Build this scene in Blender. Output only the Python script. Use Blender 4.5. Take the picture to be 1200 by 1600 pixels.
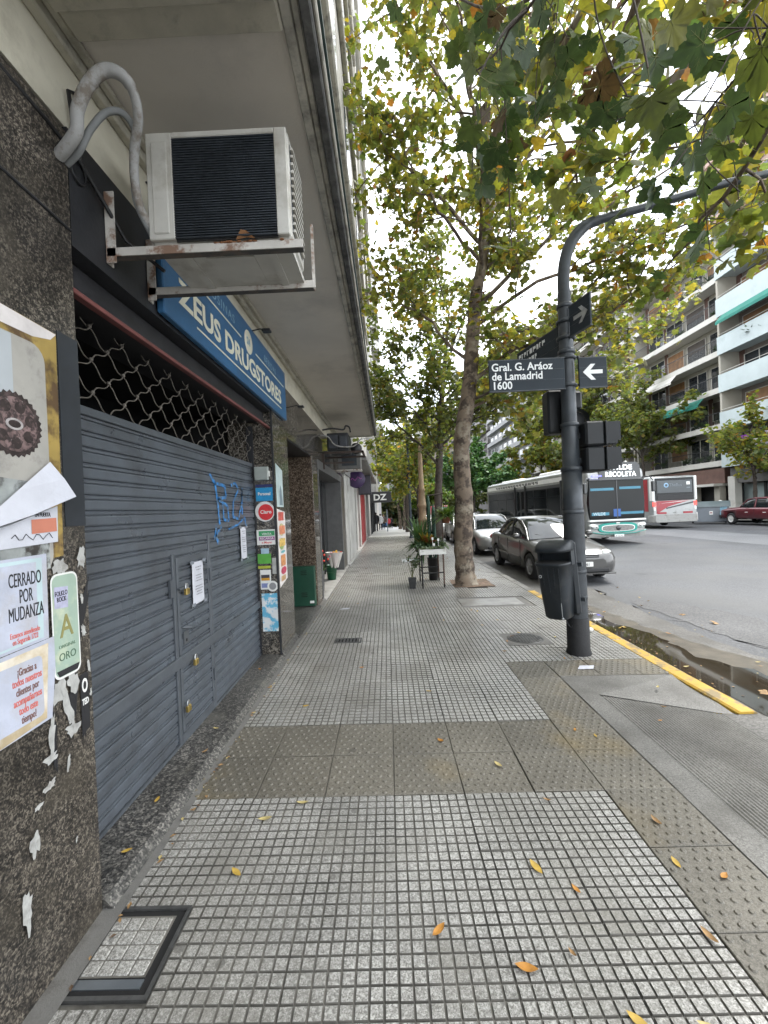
import bpy, math, random
import numpy as np
from mathutils import Vector, Matrix, Euler
R = math.radians
PI = math.pi
sc = bpy.context.scene
for o in list(bpy.data.objects): bpy.data.objects.remove(o)
COL = sc.collection

# ---------------------------------------------------------------- camera
cd = bpy.data.cameras.new('camera')
cam = bpy.data.objects.new('camera', cd); COL.objects.link(cam)
cd.sensor_width = 36.0; cd.sensor_fit = 'AUTO'
cd.lens = 650.0 / 1600.0 * 36.0
cd.clip_start = 0.05; cd.clip_end = 2000
cam.matrix_world = (Matrix.Translation((0, 0, 1.63)) @ Matrix.Rotation(R(0.44), 4, 'Z')
                    @ Matrix.Rotation(R(90 - 0.26), 4, 'X') @ Matrix.Rotation(R(-2.5), 4, 'Z'))
sc.camera = cam

# ---------------------------------------------------------------- sky, sun, exposure
SUN_EL, SUN_AZ = R(52), R(55)          # azimuth clockwise from +Y
w = bpy.data.worlds.new('World'); sc.world = w; w.use_nodes = True
nt = w.node_tree; nt.nodes.clear()
out = nt.nodes.new('ShaderNodeOutputWorld'); bg = nt.nodes.new('ShaderNodeBackground')
sky = nt.nodes.new('ShaderNodeTexSky'); sky.sky_type = 'NISHITA'; sky.sun_disc = False
sky.sun_elevation = SUN_EL; sky.sun_rotation = SUN_AZ
tc = nt.nodes.new('ShaderNodeTexCoord')
cn = nt.nodes.new('ShaderNodeTexNoise'); cn.inputs['Scale'].default_value = 2.6; cn.inputs['Detail'].default_value = 7
cn.inputs['Roughness'].default_value = .55
cr = nt.nodes.new('ShaderNodeValToRGB')
cr.color_ramp.elements[0].position = .34; cr.color_ramp.elements[0].color = (.45, .45, .45, 1)
cr.color_ramp.elements[1].position = .52; cr.color_ramp.elements[1].color = (.97, .97, .97, 1)
mx = nt.nodes.new('ShaderNodeMix'); mx.data_type = 'RGBA'
mx.inputs['B'].default_value = (10.4, 10.8, 11.3, 1)
nt.links.new(tc.outputs['Generated'], cn.inputs['Vector']); nt.links.new(cn.outputs['Fac'], cr.inputs['Fac'])
nt.links.new(cr.outputs['Color'], mx.inputs['Factor']); nt.links.new(sky.outputs['Color'], mx.inputs['A'])
nt.links.new(mx.outputs['Result'], bg.inputs['Color'])
bg.inputs['Strength'].default_value = 0.12
nt.links.new(bg.outputs[0], out.inputs[0])
sl = bpy.data.lights.new('sun', 'SUN'); sl.energy = 1.2; sl.angle = R(16); sl.color = (1, .965, .91)
so = bpy.data.objects.new('sun', sl); COL.objects.link(so)
sd = Vector((math.sin(SUN_AZ) * math.cos(SUN_EL), math.cos(SUN_AZ) * math.cos(SUN_EL), math.sin(SUN_EL)))
so.rotation_euler = sd.to_track_quat('Z', 'Y').to_euler(); so.location = (0, 0, 40)
sc.view_settings.view_transform = 'Standard'; sc.view_settings.look = 'None'
sc.view_settings.exposure = 1.74; sc.view_settings.gamma = 1.0
sc.view_settings.use_curve_mapping = False
sc.render.engine = 'CYCLES'
sc.cycles.max_bounces = 7; sc.cycles.diffuse_bounces = 4; sc.cycles.glossy_bounces = 3
sc.cycles.transmission_bounces = 4; sc.cycles.transparent_max_bounces = 6
sc.cycles.use_denoising = True
sc.cycles.caustics_reflective = False; sc.cycles.caustics_refractive = False
sc.cycles.use_adaptive_sampling = True; sc.cycles.adaptive_threshold = .02

# ---------------------------------------------------------------- materials
MATS = {}
def M(name, col, rough=.6, metal=0., var=.12, vs=6., bump=0., bs=60., spec=.5, col2=None, ramp=(.42, .62), coat=0.,
      dirt=None, ds=1.2, dramp=(.5, .68), rvar=0., rnd=0., coord='pos'):
    """procedural surface: base colour, broad variation, optional second colour patches, dirt, fine bump"""
    if name in MATS: return MATS[name]
    m = bpy.data.materials.new(name); m.use_nodes = True; MATS[name] = m
    n = m.node_tree; L = n.links.new; b = n.nodes['Principled BSDF']
    if coord == 'pos':
        g = n.nodes.new('ShaderNodeNewGeometry'); P = g.outputs['Position']
    else:
        g = n.nodes.new('ShaderNodeTexCoord'); P = g.outputs['Object']
    def noise(s, d=4, r=.6):
        t = n.nodes.new('ShaderNodeTexNoise'); t.inputs['Scale'].default_value = s
        t.inputs['Detail'].default_value = d; t.inputs['Roughness'].default_value = r
        L(P, t.inputs['Vector']); return t.outputs['Fac']
    def mr(v, a, b_, c, d):
        t = n.nodes.new('ShaderNodeMapRange'); t.inputs[1].default_value = a; t.inputs[2].default_value = b_
        t.inputs[3].default_value = c; t.inputs[4].default_value = d; L(v, t.inputs[0]); return t.outputs[0]
    def mix(f, a, b_, mode='MIX'):
        t = n.nodes.new('ShaderNodeMix'); t.data_type = 'RGBA'; t.blend_type = mode
        for s, v in (('Factor', f), ('A', a), ('B', b_)):
            if isinstance(v, (int, float)): t.inputs[s].default_value = v
            elif isinstance(v, (tuple, list)): t.inputs[s].default_value = (*v[:3], 1)
            else: L(v, t.inputs[s])
        return t.outputs['Result']
    c = tuple(col)
    if col2: c = mix(mr(noise(vs, 5), ramp[0], ramp[1], 0, 1), c, tuple(col2))
    if var:
        f = mr(noise(vs * .37 if col2 else vs, 5), .3, .7, 1 - var, 1 + var)
        cc = n.nodes.new('ShaderNodeCombineColor'); [L(f, cc.inputs[i]) for i in range(3)]
        c = mix(1., c, cc.outputs[0], 'MULTIPLY')
    if rnd:
        oi = n.nodes.new('ShaderNodeObjectInfo'); f = mr(oi.outputs['Random'], 0, 1, 1 - rnd, 1 + rnd)
        cc = n.nodes.new('ShaderNodeCombineColor'); [L(f, cc.inputs[i]) for i in range(3)]
        c = mix(1., c, cc.outputs[0], 'MULTIPLY')
    if dirt: c = mix(mr(noise(ds, 7, .68), dramp[0], dramp[1], 0, .85), c, tuple(dirt))
    if isinstance(c, tuple): b.inputs['Base Color'].default_value = (*c[:3], 1)
    else: L(c, b.inputs['Base Color'])
    b.inputs['Metallic'].default_value = metal; b.inputs['Specular IOR Level'].default_value = spec
    b.inputs['Coat Weight'].default_value = coat; b.inputs['Coat Roughness'].default_value = .08
    if rvar: L(mr(noise(vs * 1.7, 4), .3, .7, max(.02, rough - rvar), rough + rvar), b.inputs['Roughness'])
    else: b.inputs['Roughness'].default_value = rough
    if bump:
        t = n.nodes.new('ShaderNodeBump'); t.inputs['Strength'].default_value = min(1, bump); t.inputs['Distance'].default_value = .004
        L(noise(bs, 5), t.inputs['Height']); L(t.outputs[0], b.inputs['Normal'])
    return m

def speckle(name, cols, scale=160, rough=.3, var=.25, vs=2.5, bump=0., dirt=None, ds=2., dramp=(.5, .7), spec=.5, rnd=0., spots=None):
    """granite / terrazzo: cell noise through a colour ramp"""
    m = bpy.data.materials.new(name); m.use_nodes = True; MATS[name] = m
    n = m.node_tree; L = n.links.new; b = n.nodes['Principled BSDF']
    g = n.nodes.new('ShaderNodeNewGeometry'); P = g.outputs['Position']
    v = n.nodes.new('ShaderNodeTexVoronoi'); v.inputs['Scale'].default_value = scale; L(P, v.inputs['Vector'])
    sp = n.nodes.new('ShaderNodeSeparateColor'); L(v.outputs['Color'], sp.inputs[0])
    n1 = n.nodes.new('ShaderNodeTexNoise'); n1.inputs['Scale'].default_value = scale * .33; n1.inputs['Detail'].default_value = 3; L(P, n1.inputs['Vector'])
    ad = n.nodes.new('ShaderNodeMath'); ad.operation = 'ADD'; L(sp.outputs[0], ad.inputs[0])
    n1m = n.nodes.new('ShaderNodeMapRange'); n1m.inputs[1].default_value = .3; n1m.inputs[2].default_value = .7
    n1m.inputs[3].default_value = -.38; n1m.inputs[4].default_value = .38; L(n1.outputs['Fac'], n1m.inputs[0]); L(n1m.outputs[0], ad.inputs[1])
    r = n.nodes.new('ShaderNodeValToRGB'); r.color_ramp.interpolation = 'LINEAR'
    els = r.color_ramp.elements
    while len(els) < len(cols): els.new(.5)
    for e, (p, c) in zip(els, cols): e.position = p; e.color = (*c, 1)
    L(ad.outputs[0], r.inputs[0])
    n2 = n.nodes.new('ShaderNodeTexNoise'); n2.inputs['Scale'].default_value = vs; n2.inputs['Detail'].default_value = 6; L(P, n2.inputs['Vector'])
    mr = n.nodes.new('ShaderNodeMapRange'); mr.inputs[1].default_value = .3; mr.inputs[2].default_value = .7
    mr.inputs[3].default_value = 1 - var; mr.inputs[4].default_value = 1 + var; L(n2.outputs['Fac'], mr.inputs[0])
    fac = mr.outputs[0]
    if rnd:
        oi = n.nodes.new('ShaderNodeObjectInfo'); q = n.nodes.new('ShaderNodeMapRange')
        q.inputs[3].default_value = 1 - rnd; q.inputs[4].default_value = 1 + rnd; L(oi.outputs['Random'], q.inputs[0])
        k = n.nodes.new('ShaderNodeMath'); k.operation = 'MULTIPLY'; L(fac, k.inputs[0]); L(q.outputs[0], k.inputs[1]); fac = k.outputs[0]
    vm = n.nodes.new('ShaderNodeVectorMath'); vm.operation = 'SCALE'; L(r.outputs[0], vm.inputs[0]); L(fac, vm.inputs['Scale'])
    c = vm.outputs[0]
    if dirt:
        n3 = n.nodes.new('ShaderNodeTexNoise'); n3.inputs['Scale'].default_value = ds; n3.inputs['Detail'].default_value = 8; L(P, n3.inputs['Vector'])
        q = n.nodes.new('ShaderNodeMapRange'); q.inputs[1].default_value = dramp[0]; q.inputs[2].default_value = dramp[1]; q.inputs[4].default_value = .8
        L(n3.outputs['Fac'], q.inputs[0])
        t = n.nodes.new('ShaderNodeMix'); t.data_type = 'RGBA'; L(q.outputs[0], t.inputs['Factor']); L(c, t.inputs['A']); t.inputs['B'].default_value = (*dirt, 1)
        c = t.outputs['Result']
    if spots:
        # old gum and oil spots: a few round dark marks of uneven size
        sv = n.nodes.new('ShaderNodeTexVoronoi'); sv.inputs['Scale'].default_value = spots[0]; L(P, sv.inputs['Vector'])
        ss = n.nodes.new('ShaderNodeSeparateColor'); L(sv.outputs['Color'], ss.inputs[0])
        rr_ = n.nodes.new('ShaderNodeMath'); rr_.operation = 'MULTIPLY'; L(ss.outputs[0], rr_.inputs[0]); rr_.inputs[1].default_value = spots[1]
        lt = n.nodes.new('ShaderNodeMath'); lt.operation = 'LESS_THAN'; L(sv.outputs['Distance'], lt.inputs[0]); L(rr_.outputs[0], lt.inputs[1])
        g2 = n.nodes.new('ShaderNodeMath'); g2.operation = 'MULTIPLY'; L(lt.outputs[0], g2.inputs[0]); g2.inputs[1].default_value = .65
        t = n.nodes.new('ShaderNodeMix'); t.data_type = 'RGBA'; L(g2.outputs[0], t.inputs['Factor']); L(c, t.inputs['A']); t.inputs['B'].default_value = (*spots[2], 1)
        c = t.outputs['Result']
    L(c, b.inputs['Base Color']); b.inputs['Roughness'].default_value = rough; b.inputs['Specular IOR Level'].default_value = spec
    if bump:
        t = n.nodes.new('ShaderNodeBump'); t.inputs['Strength'].default_value = bump; t.inputs['Distance'].default_value = .003
        L(n1.outputs['Fac'], t.inputs['Height']); L(t.outputs[0], b.inputs['Normal'])
    return m

def emis(name, col, s=1.):
    m = bpy.data.materials.new(name); m.use_nodes = True; b = m.node_tree.nodes['Principled BSDF']
    b.inputs['Base Color'].default_value = (*[c * .5 for c in col], 1); b.inputs['Emission Color'].default_value = (*col, 1); b.inputs['Emission Strength'].default_value = s
    return m

def leafmat(name, rough=.5, trans=.45):
    m = bpy.data.materials.new(name); m.use_nodes = True; n = m.node_tree; L = n.links.new; b = n.nodes['Principled BSDF']
    a = n.nodes.new('ShaderNodeAttribute'); a.attribute_name = 'tint'
    g = n.nodes.new('ShaderNodeNewGeometry')
    t = n.nodes.new('ShaderNodeTexNoise'); t.inputs['Scale'].default_value = 25; L(g.outputs['Position'], t.inputs['Vector'])
    q = n.nodes.new('ShaderNodeMapRange'); q.inputs[1].default_value = .3; q.inputs[2].default_value = .7; q.inputs[3].default_value = .8; q.inputs[4].default_value = 1.2
    L(t.outputs['Fac'], q.inputs[0])
    vm = n.nodes.new('ShaderNodeVectorMath'); vm.operation = 'SCALE'; L(a.outputs['Color'], vm.inputs[0]); L(q.outputs[0], vm.inputs['Scale'])
    L(vm.outputs[0], b.inputs['Base Color']); b.inputs['Roughness'].default_value = rough
    tr = n.nodes.new('ShaderNodeBsdfTranslucent')
    v2 = n.nodes.new('ShaderNodeVectorMath'); v2.operation = 'MULTIPLY'; L(vm.outputs[0], v2.inputs[0]); v2.inputs[1].default_value = (1.75, 1.68, .8)
    L(v2.outputs[0], tr.inputs['Color'])
    mxs = n.nodes.new('ShaderNodeMixShader'); mxs.inputs[0].default_value = trans
    L(b.outputs[0], mxs.inputs[1]); L(tr.outputs[0], mxs.inputs[2])
    L(mxs.outputs[0], n.nodes['Material Output'].inputs['Surface'])
    return m

# ---------------------------------------------------------------- mesh helpers
class MB:
    """collects shapes and links them as ONE mesh object"""
    def __init__(s, T=None): s.v = []; s.f = []; s.m = []; s.sm = []; s.T = T
    def add(s, vs, fs, mi=0, smooth=False):
        o = len(s.v)
        s.v += [tuple(s.T @ Vector(p)) if s.T else tuple(p) for p in vs]
        s.f += [tuple(i + o for i in f) for f in fs]; s.m += [mi] * len(fs); s.sm += [smooth] * len(fs)
        return s
    def box(s, x0, x1, y0, y1, z0, z1, mi=0):
        return s.add([(x0,y0,z0),(x1,y0,z0),(x1,y1,z0),(x0,y1,z0),(x0,y0,z1),(x1,y0,z1),(x1,y1,z1),(x0,y1,z1)],
                     [(0,3,2,1),(4,5,6,7),(0,1,5,4),(1,2,6,5),(2,3,7,6),(3,0,4,7)], mi)
    def bbox(s, x0, x1, y0, y1, z0, z1, b=.01, mi=0):
        """box with chamfered edges"""
        V = []; idx = {}
        X = (x0, x1); Y = (y0, y1); Z = (z0, z1)
        for i in (0,1):
            for j in (0,1):
                for k in (0,1):
                    sx, sy, sz = b*(1-2*i), b*(1-2*j), b*(1-2*k)
                    for a, p in (('x',(X[i],Y[j]+sy,Z[k]+sz)),('y',(X[i]+sx,Y[j],Z[k]+sz)),('z',(X[i]+sx,Y[j]+sy,Z[k]))):
                        idx[a,i,j,k] = len(V); V.append(p)
        g = lambda a,i,j,k: idx[a,i,j,k]
        F = [(g('x',0,0,0),g('x',0,0,1),g('x',0,1,1),g('x',0,1,0)),(g('x',1,0,0),g('x',1,1,0),g('x',1,1,1),g('x',1,0,1)),
             (g('y',0,0,0),g('y',1,0,0),g('y',1,0,1),g('y',0,0,1)),(g('y',0,1,0),g('y',0,1,1),g('y',1,1,1),g('y',1,1,0)),
             (g('z',0,0,0),g('z',0,1,0),g('z',1,1,0),g('z',1,0,0)),(g('z',0,0,1),g('z',1,0,1),g('z',1,1,1),g('z',0,1,1))]
        for k in (0,1):
            for j in (0,1):
                F.append((g('y',0,j,k),g('y',1,j,k),g('z',1,j,k),g('z',0,j,k)))
                F.append((g('x',j,0,k),g('x',j,1,k),g('z',j,1,k),g('z',j,0,k)))
        for i in (0,1):
            for j in (0,1): F.append((g('x',i,j,0),g('x',i,j,1),g('y',i,j,1),g('y',i,j,0)))
        for i in (0,1):
            for j in (0,1):
                for k in (0,1): F.append((g('x',i,j,k),g('y',i,j,k),g('z',i,j,k)))
        return s.add(V, F, mi)
    def tube(s, pts, rad, n=8, mi=0, caps=True, smooth=True):
        pts = [Vector(p) for p in pts]
        if not hasattr(rad, '__len__'): rad = [rad] * len(pts)
        V = []; F = []; up = None
        for i, p in enumerate(pts):
            d = (pts[min(i+1, len(pts)-1)] - pts[max(i-1, 0)]).normalized()
            if up is None: up = d.orthogonal().normalized()
            a = (up - d * up.dot(d)); a = a.normalized() if a.length > 1e-5 else d.orthogonal().normalized(); up = a
            c = d.cross(a)
            V += [p + (a * math.cos(2*PI*k/n) + c * math.sin(2*PI*k/n)) * rad[i] for k in range(n)]
        for i in range(len(pts)-1):
            for k in range(n):
                q = (k+1) % n; F.append((i*n+k, i*n+q, (i+1)*n+q, (i+1)*n+k))
        s.add(V, F, mi, smooth)
        if caps:
            s.add(V[:n], [tuple(range(n))[::-1]], mi); s.add(V[-n:], [tuple(range(n))], mi)
        return s
    def lathe(s, prof, n=20, c=(0,0,0), axis='z', mi=0, smooth=True, a0=0, a1=2*PI):
        V = []; F = []; full = abs(a1 - a0 - 2*PI) < 1e-6; m = n if full else n + 1
        for r, z in prof:
            for k in range(m):
                a = a0 + (a1 - a0) * k / n; p = (r*math.cos(a), r*math.sin(a), z)
                if axis == 'x': p = (p[2], p[0], p[1])
                if axis == 'y': p = (p[0], p[2], p[1])
                V.append((p[0]+c[0], p[1]+c[1], p[2]+c[2]))
        for i in range(len(prof)-1):
            for k in range(n):
                q = (k+1) % m; F.append((i*m+k, i*m+q, (i+1)*m+q, (i+1)*m+k))
        return s.add(V, F, mi, smooth)
    def loft(s, rings, mi=0, smooth=True, closed=True, caps=True, mats=None):
        n = len(rings[0]); V = [p for r in rings for p in r]; o = len(s.v); s.add(V, [])
        for i in range(len(rings)-1):
            for k in range(n if closed else n-1):
                q = (k+1) % n
                s.f.append((o+i*n+k, o+i*n+q, o+(i+1)*n+q, o+(i+1)*n+k)); s.m.append(mats(i, k) if mats else mi); s.sm.append(smooth)
        if caps and closed:
            s.f += [tuple(o+k for k in range(n))[::-1], tuple(o+(len(rings)-1)*n+k for k in range(n))]; s.m += [mi]*2; s.sm += [False]*2
        return s
    def prism(s, poly, ax, a, b, mi=0):
        """extrude a 2D polygon along axis ax from a to b (poly in the other two axes, in order)"""
        def p3(q, t): return {'x': (t, q[0], q[1]), 'y': (q[0], t, q[1]), 'z': (q[0], q[1], t)}[ax]
        n = len(poly); V = [p3(q, a) for q in poly] + [p3(q, b) for q in poly]
        return s.add(V, [tuple(range(n))[::-1], tuple(range(n, 2*n))] + [(k, (k+1) % n, n+(k+1) % n, n+k) for k in range(n)], mi)
    def ball(s, c, r, n=12, mi=0, T=None):
        r = r if hasattr(r, '__len__') else (r, r, r); V = []; F = []; h = max(5, n//2)
        for i in range(h+1):
            t = PI*i/h
            for k in range(n):
                p = Vector((r[0]*math.sin(t)*math.cos(2*PI*k/n), r[1]*math.sin(t)*math.sin(2*PI*k/n), r[2]*math.cos(t)))
                if T: p = T @ p
                V.append((c[0]+p.x, c[1]+p.y, c[2]+p.z))
        for i in range(h):
            for k in range(n): q = (k+1) % n; F.append((i*n+k, (i+1)*n+k, (i+1)*n+q, i*n+q))
        return s.add(V, F, mi, True)
    def mesh(s, name, mats):
        me = bpy.data.meshes.new(name); me.from_pydata(s.v, [], s.f)
        for m in (mats if isinstance(mats, (list, tuple)) else [mats]): me.materials.append(m)
        me.polygons.foreach_set('material_index', s.m); me.polygons.foreach_set('use_smooth', s.sm); me.update()
        return me
    def build(s, name, mats, parent=None, loc=None, rot=None):
        return link(name, s.mesh(name, mats), parent, loc, rot)

def link(name, data, parent=None, loc=None, rot=None):
    o = bpy.data.objects.new(name, data); COL.objects.link(o)
    if parent is not None: o.parent = parent
    if loc is not None: o.location = loc
    if rot is not None: o.rotation_euler = rot
    return o
def tag(o, label=None, cat=None, group=None, kind=None):
    for k, v in (('label', label), ('category', cat), ('group', group), ('kind', kind)):
        if v: o[k] = v
    return o
def thing(name, label, cat, loc=(0,0,0), rz=0, group=None):
    o = bpy.data.objects.new(name, None); o.empty_display_size = .1; COL.objects.link(o); o.location = loc; o.rotation_euler = (0, 0, rz)
    return tag(o, label, cat, group)
def struct(o): o['kind'] = 'structure'; return o
def copy_tree(o, parent=None):
    c = o.copy(); COL.objects.link(c); c.parent = parent
    for ch in list(o.children): copy_tree(ch, c)
    return c
def fastmesh(name, V, F, mats, tint=None, smooth=False):
    """numpy triangles -> mesh, optional per-vertex colour attribute 'tint'"""
    me = bpy.data.meshes.new(name); V = np.asarray(V, np.float32); F = np.asarray(F, np.int32); k = F.shape[1]
    me.vertices.add(len(V)); me.vertices.foreach_set('co', V.ravel())
    me.loops.add(F.size); me.loops.foreach_set('vertex_index', F.ravel())
    me.polygons.add(len(F)); me.polygons.foreach_set('loop_start', np.arange(0, F.size, k, dtype=np.int32))
    me.polygons.foreach_set('loop_total', np.full(len(F), k, np.int32))
    if smooth: me.polygons.foreach_set('use_smooth', np.ones(len(F), bool))
    for m in (mats if isinstance(mats, (list, tuple)) else [mats]): me.materials.append(m)
    if tint is not None:
        a = me.color_attributes.new('tint', 'FLOAT_COLOR', 'POINT')
        a.data.foreach_set('color', np.concatenate([tint, np.ones((len(V), 1))], 1).astype(np.float32).ravel())
    me.update(calc_edges=True); me.validate(); return me

WALL_R = Matrix(((0,0,1),(1,0,0),(0,1,0))).to_euler()      # reads from the street, surface facing +X
CAM_R = Euler((R(90), 0, 0))                                # surface facing -Y
def text(s, size, mat, parent, loc, rot, name='lettering', bold=0., align='LEFT', sx=1., ext=.0006, space=1.):
    cu = bpy.data.curves.new('t', 'FONT'); cu.body = s; cu.size = size; cu.align_x = align; cu.offset = bold; cu.extrude = ext; cu.space_line = .85
    cu.space_character = space; cu.resolution_u = 3
    o = bpy.data.objects.new('t', cu); COL.objects.link(o)
    bpy.context.view_layer.update()
    me = bpy.data.meshes.new_from_object(o.evaluated_get(bpy.context.evaluated_depsgraph_get()))
    bpy.data.objects.remove(o); bpy.data.curves.remove(cu)
    if sx != 1.:
        for v in me.vertices: v.co.x *= sx
    me.materials.clear(); me.materials.append(mat); me.name = name
    r = link(name, me, parent, loc, rot); return r

def dip(y):
    if y < 18: return 0.
    if y < 45: return -.0007 * (y - 18) ** 2
    return -.5103 - .0378 * (y - 45)
def gz(x, y=0): return -.015 * x + dip(y)
ROAD = -.15
WORLDP = {}
def wthing(name, label, cat, loc, group=None):
    """a thing whose parts are built in world coordinates"""
    o = thing(name, label, cat, loc, 0, group); WORLDP[o.name] = True
    return o
_link0 = link
def link(name, data, parent=None, loc=None, rot=None):
    o = _link0(name, data, parent, loc, rot)
    if parent is not None and parent.name in WORLDP: o.matrix_parent_inverse = Matrix.Translation(-parent.location)
    return o
# ================================================================ GROUND
rng = random.Random(11)
m_square = speckle('terrazzo_grey', [(.0, (.155,.150,.136)), (.35, (.255,.249,.230)), (.62, (.31,.303,.281)), (.85, (.385,.377,.352)), (1., (.48,.472,.442))], 260, .30, .18, 1.3,
                   bump=.25, dirt=(.19,.18,.155), ds=1.9, dramp=(.48,.72), rnd=.12, spots=(5., .16, (.10,.095,.085)))
m_groove = M('grout_dark', (.135,.128,.112), .7, var=.45, vs=4, bump=.4, bs=200)
m_tact = speckle('tactile_cement', [(.0, (.085,.077,.060)), (.5, (.132,.121,.097)), (1., (.18,.166,.137))], 260, .5, .16, 2., bump=.35, dirt=(.20,.15,.065), ds=1.1, dramp=(.56,.75), rnd=.12, spots=(4., .14, (.06,.055,.045)))
m_concrete = speckle('concrete', [(.0, (.10,.096,.086)), (.5, (.145,.14,.128)), (1., (.20,.194,.178))], 240, .6, .25, 2.2, bump=.5, dirt=(.07,.066,.056), ds=2.6, dramp=(.5,.72))
m_cement = M('cement_strip', (.15,.146,.136), .75, var=.25, vs=5, bump=.5, bs=120, dirt=(.09,.085,.075), ds=5)
m_yellow = M('yellow_kerb_paint', (.56,.34,.04), .65, var=.25, vs=7, bump=.7, bs=50, dirt=(.15,.13,.09), ds=7, dramp=(.46,.58))
m_asph = speckle('asphalt', [(.0, (.042,.044,.048)), (.5, (.068,.071,.077)), (1., (.115,.119,.127))], 130, .58, .2, .55, bump=.6, dirt=(.10,.10,.098), ds=.6, dramp=(.45,.72), spots=(.8, .16, (.035,.035,.037)))
m_gutter = speckle('gutter_concrete', [(.0, (.07,.067,.06)), (.5, (.11,.105,.096)), (1., (.16,.153,.142))], 110, .65, .22, 1.2, bump=.5, dirt=(.06,.056,.046), ds=1.6, dramp=(.46,.66))
m_pale = speckle('pale_asphalt', [(.0, (.10,.102,.105)), (.5, (.14,.142,.146)), (1., (.19,.192,.196))], 110, .6, .12, .6, bump=.4)
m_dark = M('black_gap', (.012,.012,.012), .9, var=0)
m_iron = M('cast_iron', (.10,.10,.098), .5, .5, var=.3, vs=20, bump=.4, bs=120)
m_soil = M('bare_soil', (.11,.075,.05), .9, var=.35, vs=14, bump=1., bs=60, col2=(.17,.12,.085))

# one broad ground sheet out to the horizon, under everything
def strip(name, x0, x1, ys, zf, mat, nx=1):
    b = MB(); xs = [x0 + (x1-x0)*i/nx for i in range(nx+1)]
    V = [(x, y, zf(x, y)) for y in ys for x in xs]; n = nx+1
    F = [(j*n+i, j*n+i+1, (j+1)*n+i+1, (j+1)*n+i) for j in range(len(ys)-1) for i in range(nx)]
    b.add(V, F); return struct(b.build(name, mat))
YS = [-14, -6, 0, 6, 12, 18] + [18 + 3*i for i in range(1, 10)] + [50, 60, 80, 110, 150, 220, 340, 600]
strip('ground', -400, 400, YS, lambda x, y: ROAD - .06 + dip(y), m_asph)
strip('road', 2.74, 23.4, YS[:-2], lambda x, y: ROAD + dip(y), m_asph)
strip('pale_lane', 13.0, 16.2, YS[:-2], lambda x, y: ROAD + .004 + dip(y), m_pale)

# ---- pavement: slab with its tiles
strip('corner_pavement', -1.3, 1.6, [-6, 0, 3.95], lambda x, y: gz(x, y) - .012, m_groove)
pave = strip('pavement', -1.3, 2.62, [3.95, 6, 12, 18] + [18 + 3*i for i in range(1, 10)] + [50, 60, 80, 110], lambda x, y: gz(x, y) - .012, m_groove, 1)
def square_tile():
    b = MB(); n = 8; p = .4 / n; t = .0222; u = .0203; h = .0
    e = .1985
    b.add([(-e,-e,-.0075),(e,-e,-.0075),(e,e,-.0075),(-e,e,-.0075)], [(0,1,2,3)], 1)
    for s, q in (((-e,-e),(e,-e)),((e,-e),(e,e)),((e,e),(-e,e)),((-e,e),(-e,-e))):
        b.add([(s[0],s[1],-.0075),(s[0],s[1],-.02),(q[0],q[1],-.02),(q[0],q[1],-.0075)], [(0,1,2,3)], 1)
    for i in range(n):
        for j in range(n):
            cx, cy = -.2 + p*(i+.5), -.2 + p*(j+.5)
            if i == 0: cx += .0008
            V = [(cx-t,cy-t,-.0075),(cx+t,cy-t,-.0075),(cx+t,cy+t,-.0075),(cx-t,cy+t,-.0075),(cx-u,cy-u,h),(cx+u,cy-u,h),(cx+u,cy+u,h),(cx-u,cy+u,h)]
            b.add(V, [(4,5,6,7)], 0); b.add(V, [(0,1,5,4),(1,2,6,5),(2,3,7,6),(3,0,4,7)], 1)
    return b.mesh('tile', [m_square, m_groove])
def tact_tile():
    b = MB(); e = .1975
    b.bbox(-e, e, -e, e, -.03, 0, .003)
    for j in range(8):
        for i in range(7 if j % 2 else 6):
            cx = -.2 + .4*(i + (.5 if j % 2 else 1.0))/7; cy = -.2 + .4*(j+.5)/8
            V = [(cx+.0145*math.cos(PI*k/4), cy+.0145*math.sin(PI*k/4), 0) for k in range(8)] + [(cx+.009*math.cos(PI*k/4), cy+.009*math.sin(PI*k/4), .005) for k in range(8)]
            b.add(V, [(k,(k+1)%8,8+(k+1)%8,8+k) for k in range(8)] + [tuple(range(8,16))], 0, False)
    return b.mesh('tactile_tile', [m_tact])
sq_me, ta_me = square_tile(), tact_tile()
SLOPE = (0, math.atan(.015), 0)
NX0 = -1.23
def cellx(i): return NX0 + .4*i + .2
def rowy(j): return 2.37 + .4*j + .2
def is_tactile(i, j):
    if j in (0, 1) and i <= 5: return True
    if i == 6 and j <= 4: return True
    if j == 4 and i in (7, 8, 9): return True
    return False
def is_open(i, j):           # other surfaces: ramp, tree pit, covers
    x, y = cellx(i), rowy(j)
    if i >= 7 and j < 4: return True
    if i >= 10: return True
    if 1.1 < x < 2.3 and 6.8 < y < 7.5: return True
    if 1.4 < x < 2.1 and 8.55 < y < 9.4: return True
    if i == 0 and 1.3 < y < 1.85: return True
    return False
nt_ = 0; far_cells = []
for j in range(-12, 60):
    for i in range(0, 10):
        if is_open(i, j): continue
        x, y = cellx(i), rowy(j); tact = is_tactile(i, j)
        if tact:
            o = link('tactile_tile', ta_me, pave)
        elif -4 <= j and nt_ < 296 and i < 10:
            o = link('tile', sq_me, pave); nt_ += 1
        else:
            far_cells.append((x, y)); continue
        o.location = (x, y, gz(x, y) + rng.uniform(-.0026, .0022)); o.rotation_euler = (rng.gauss(0, .0042), SLOPE[1] + rng.gauss(0, .0042), rng.gauss(0, .005))
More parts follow.
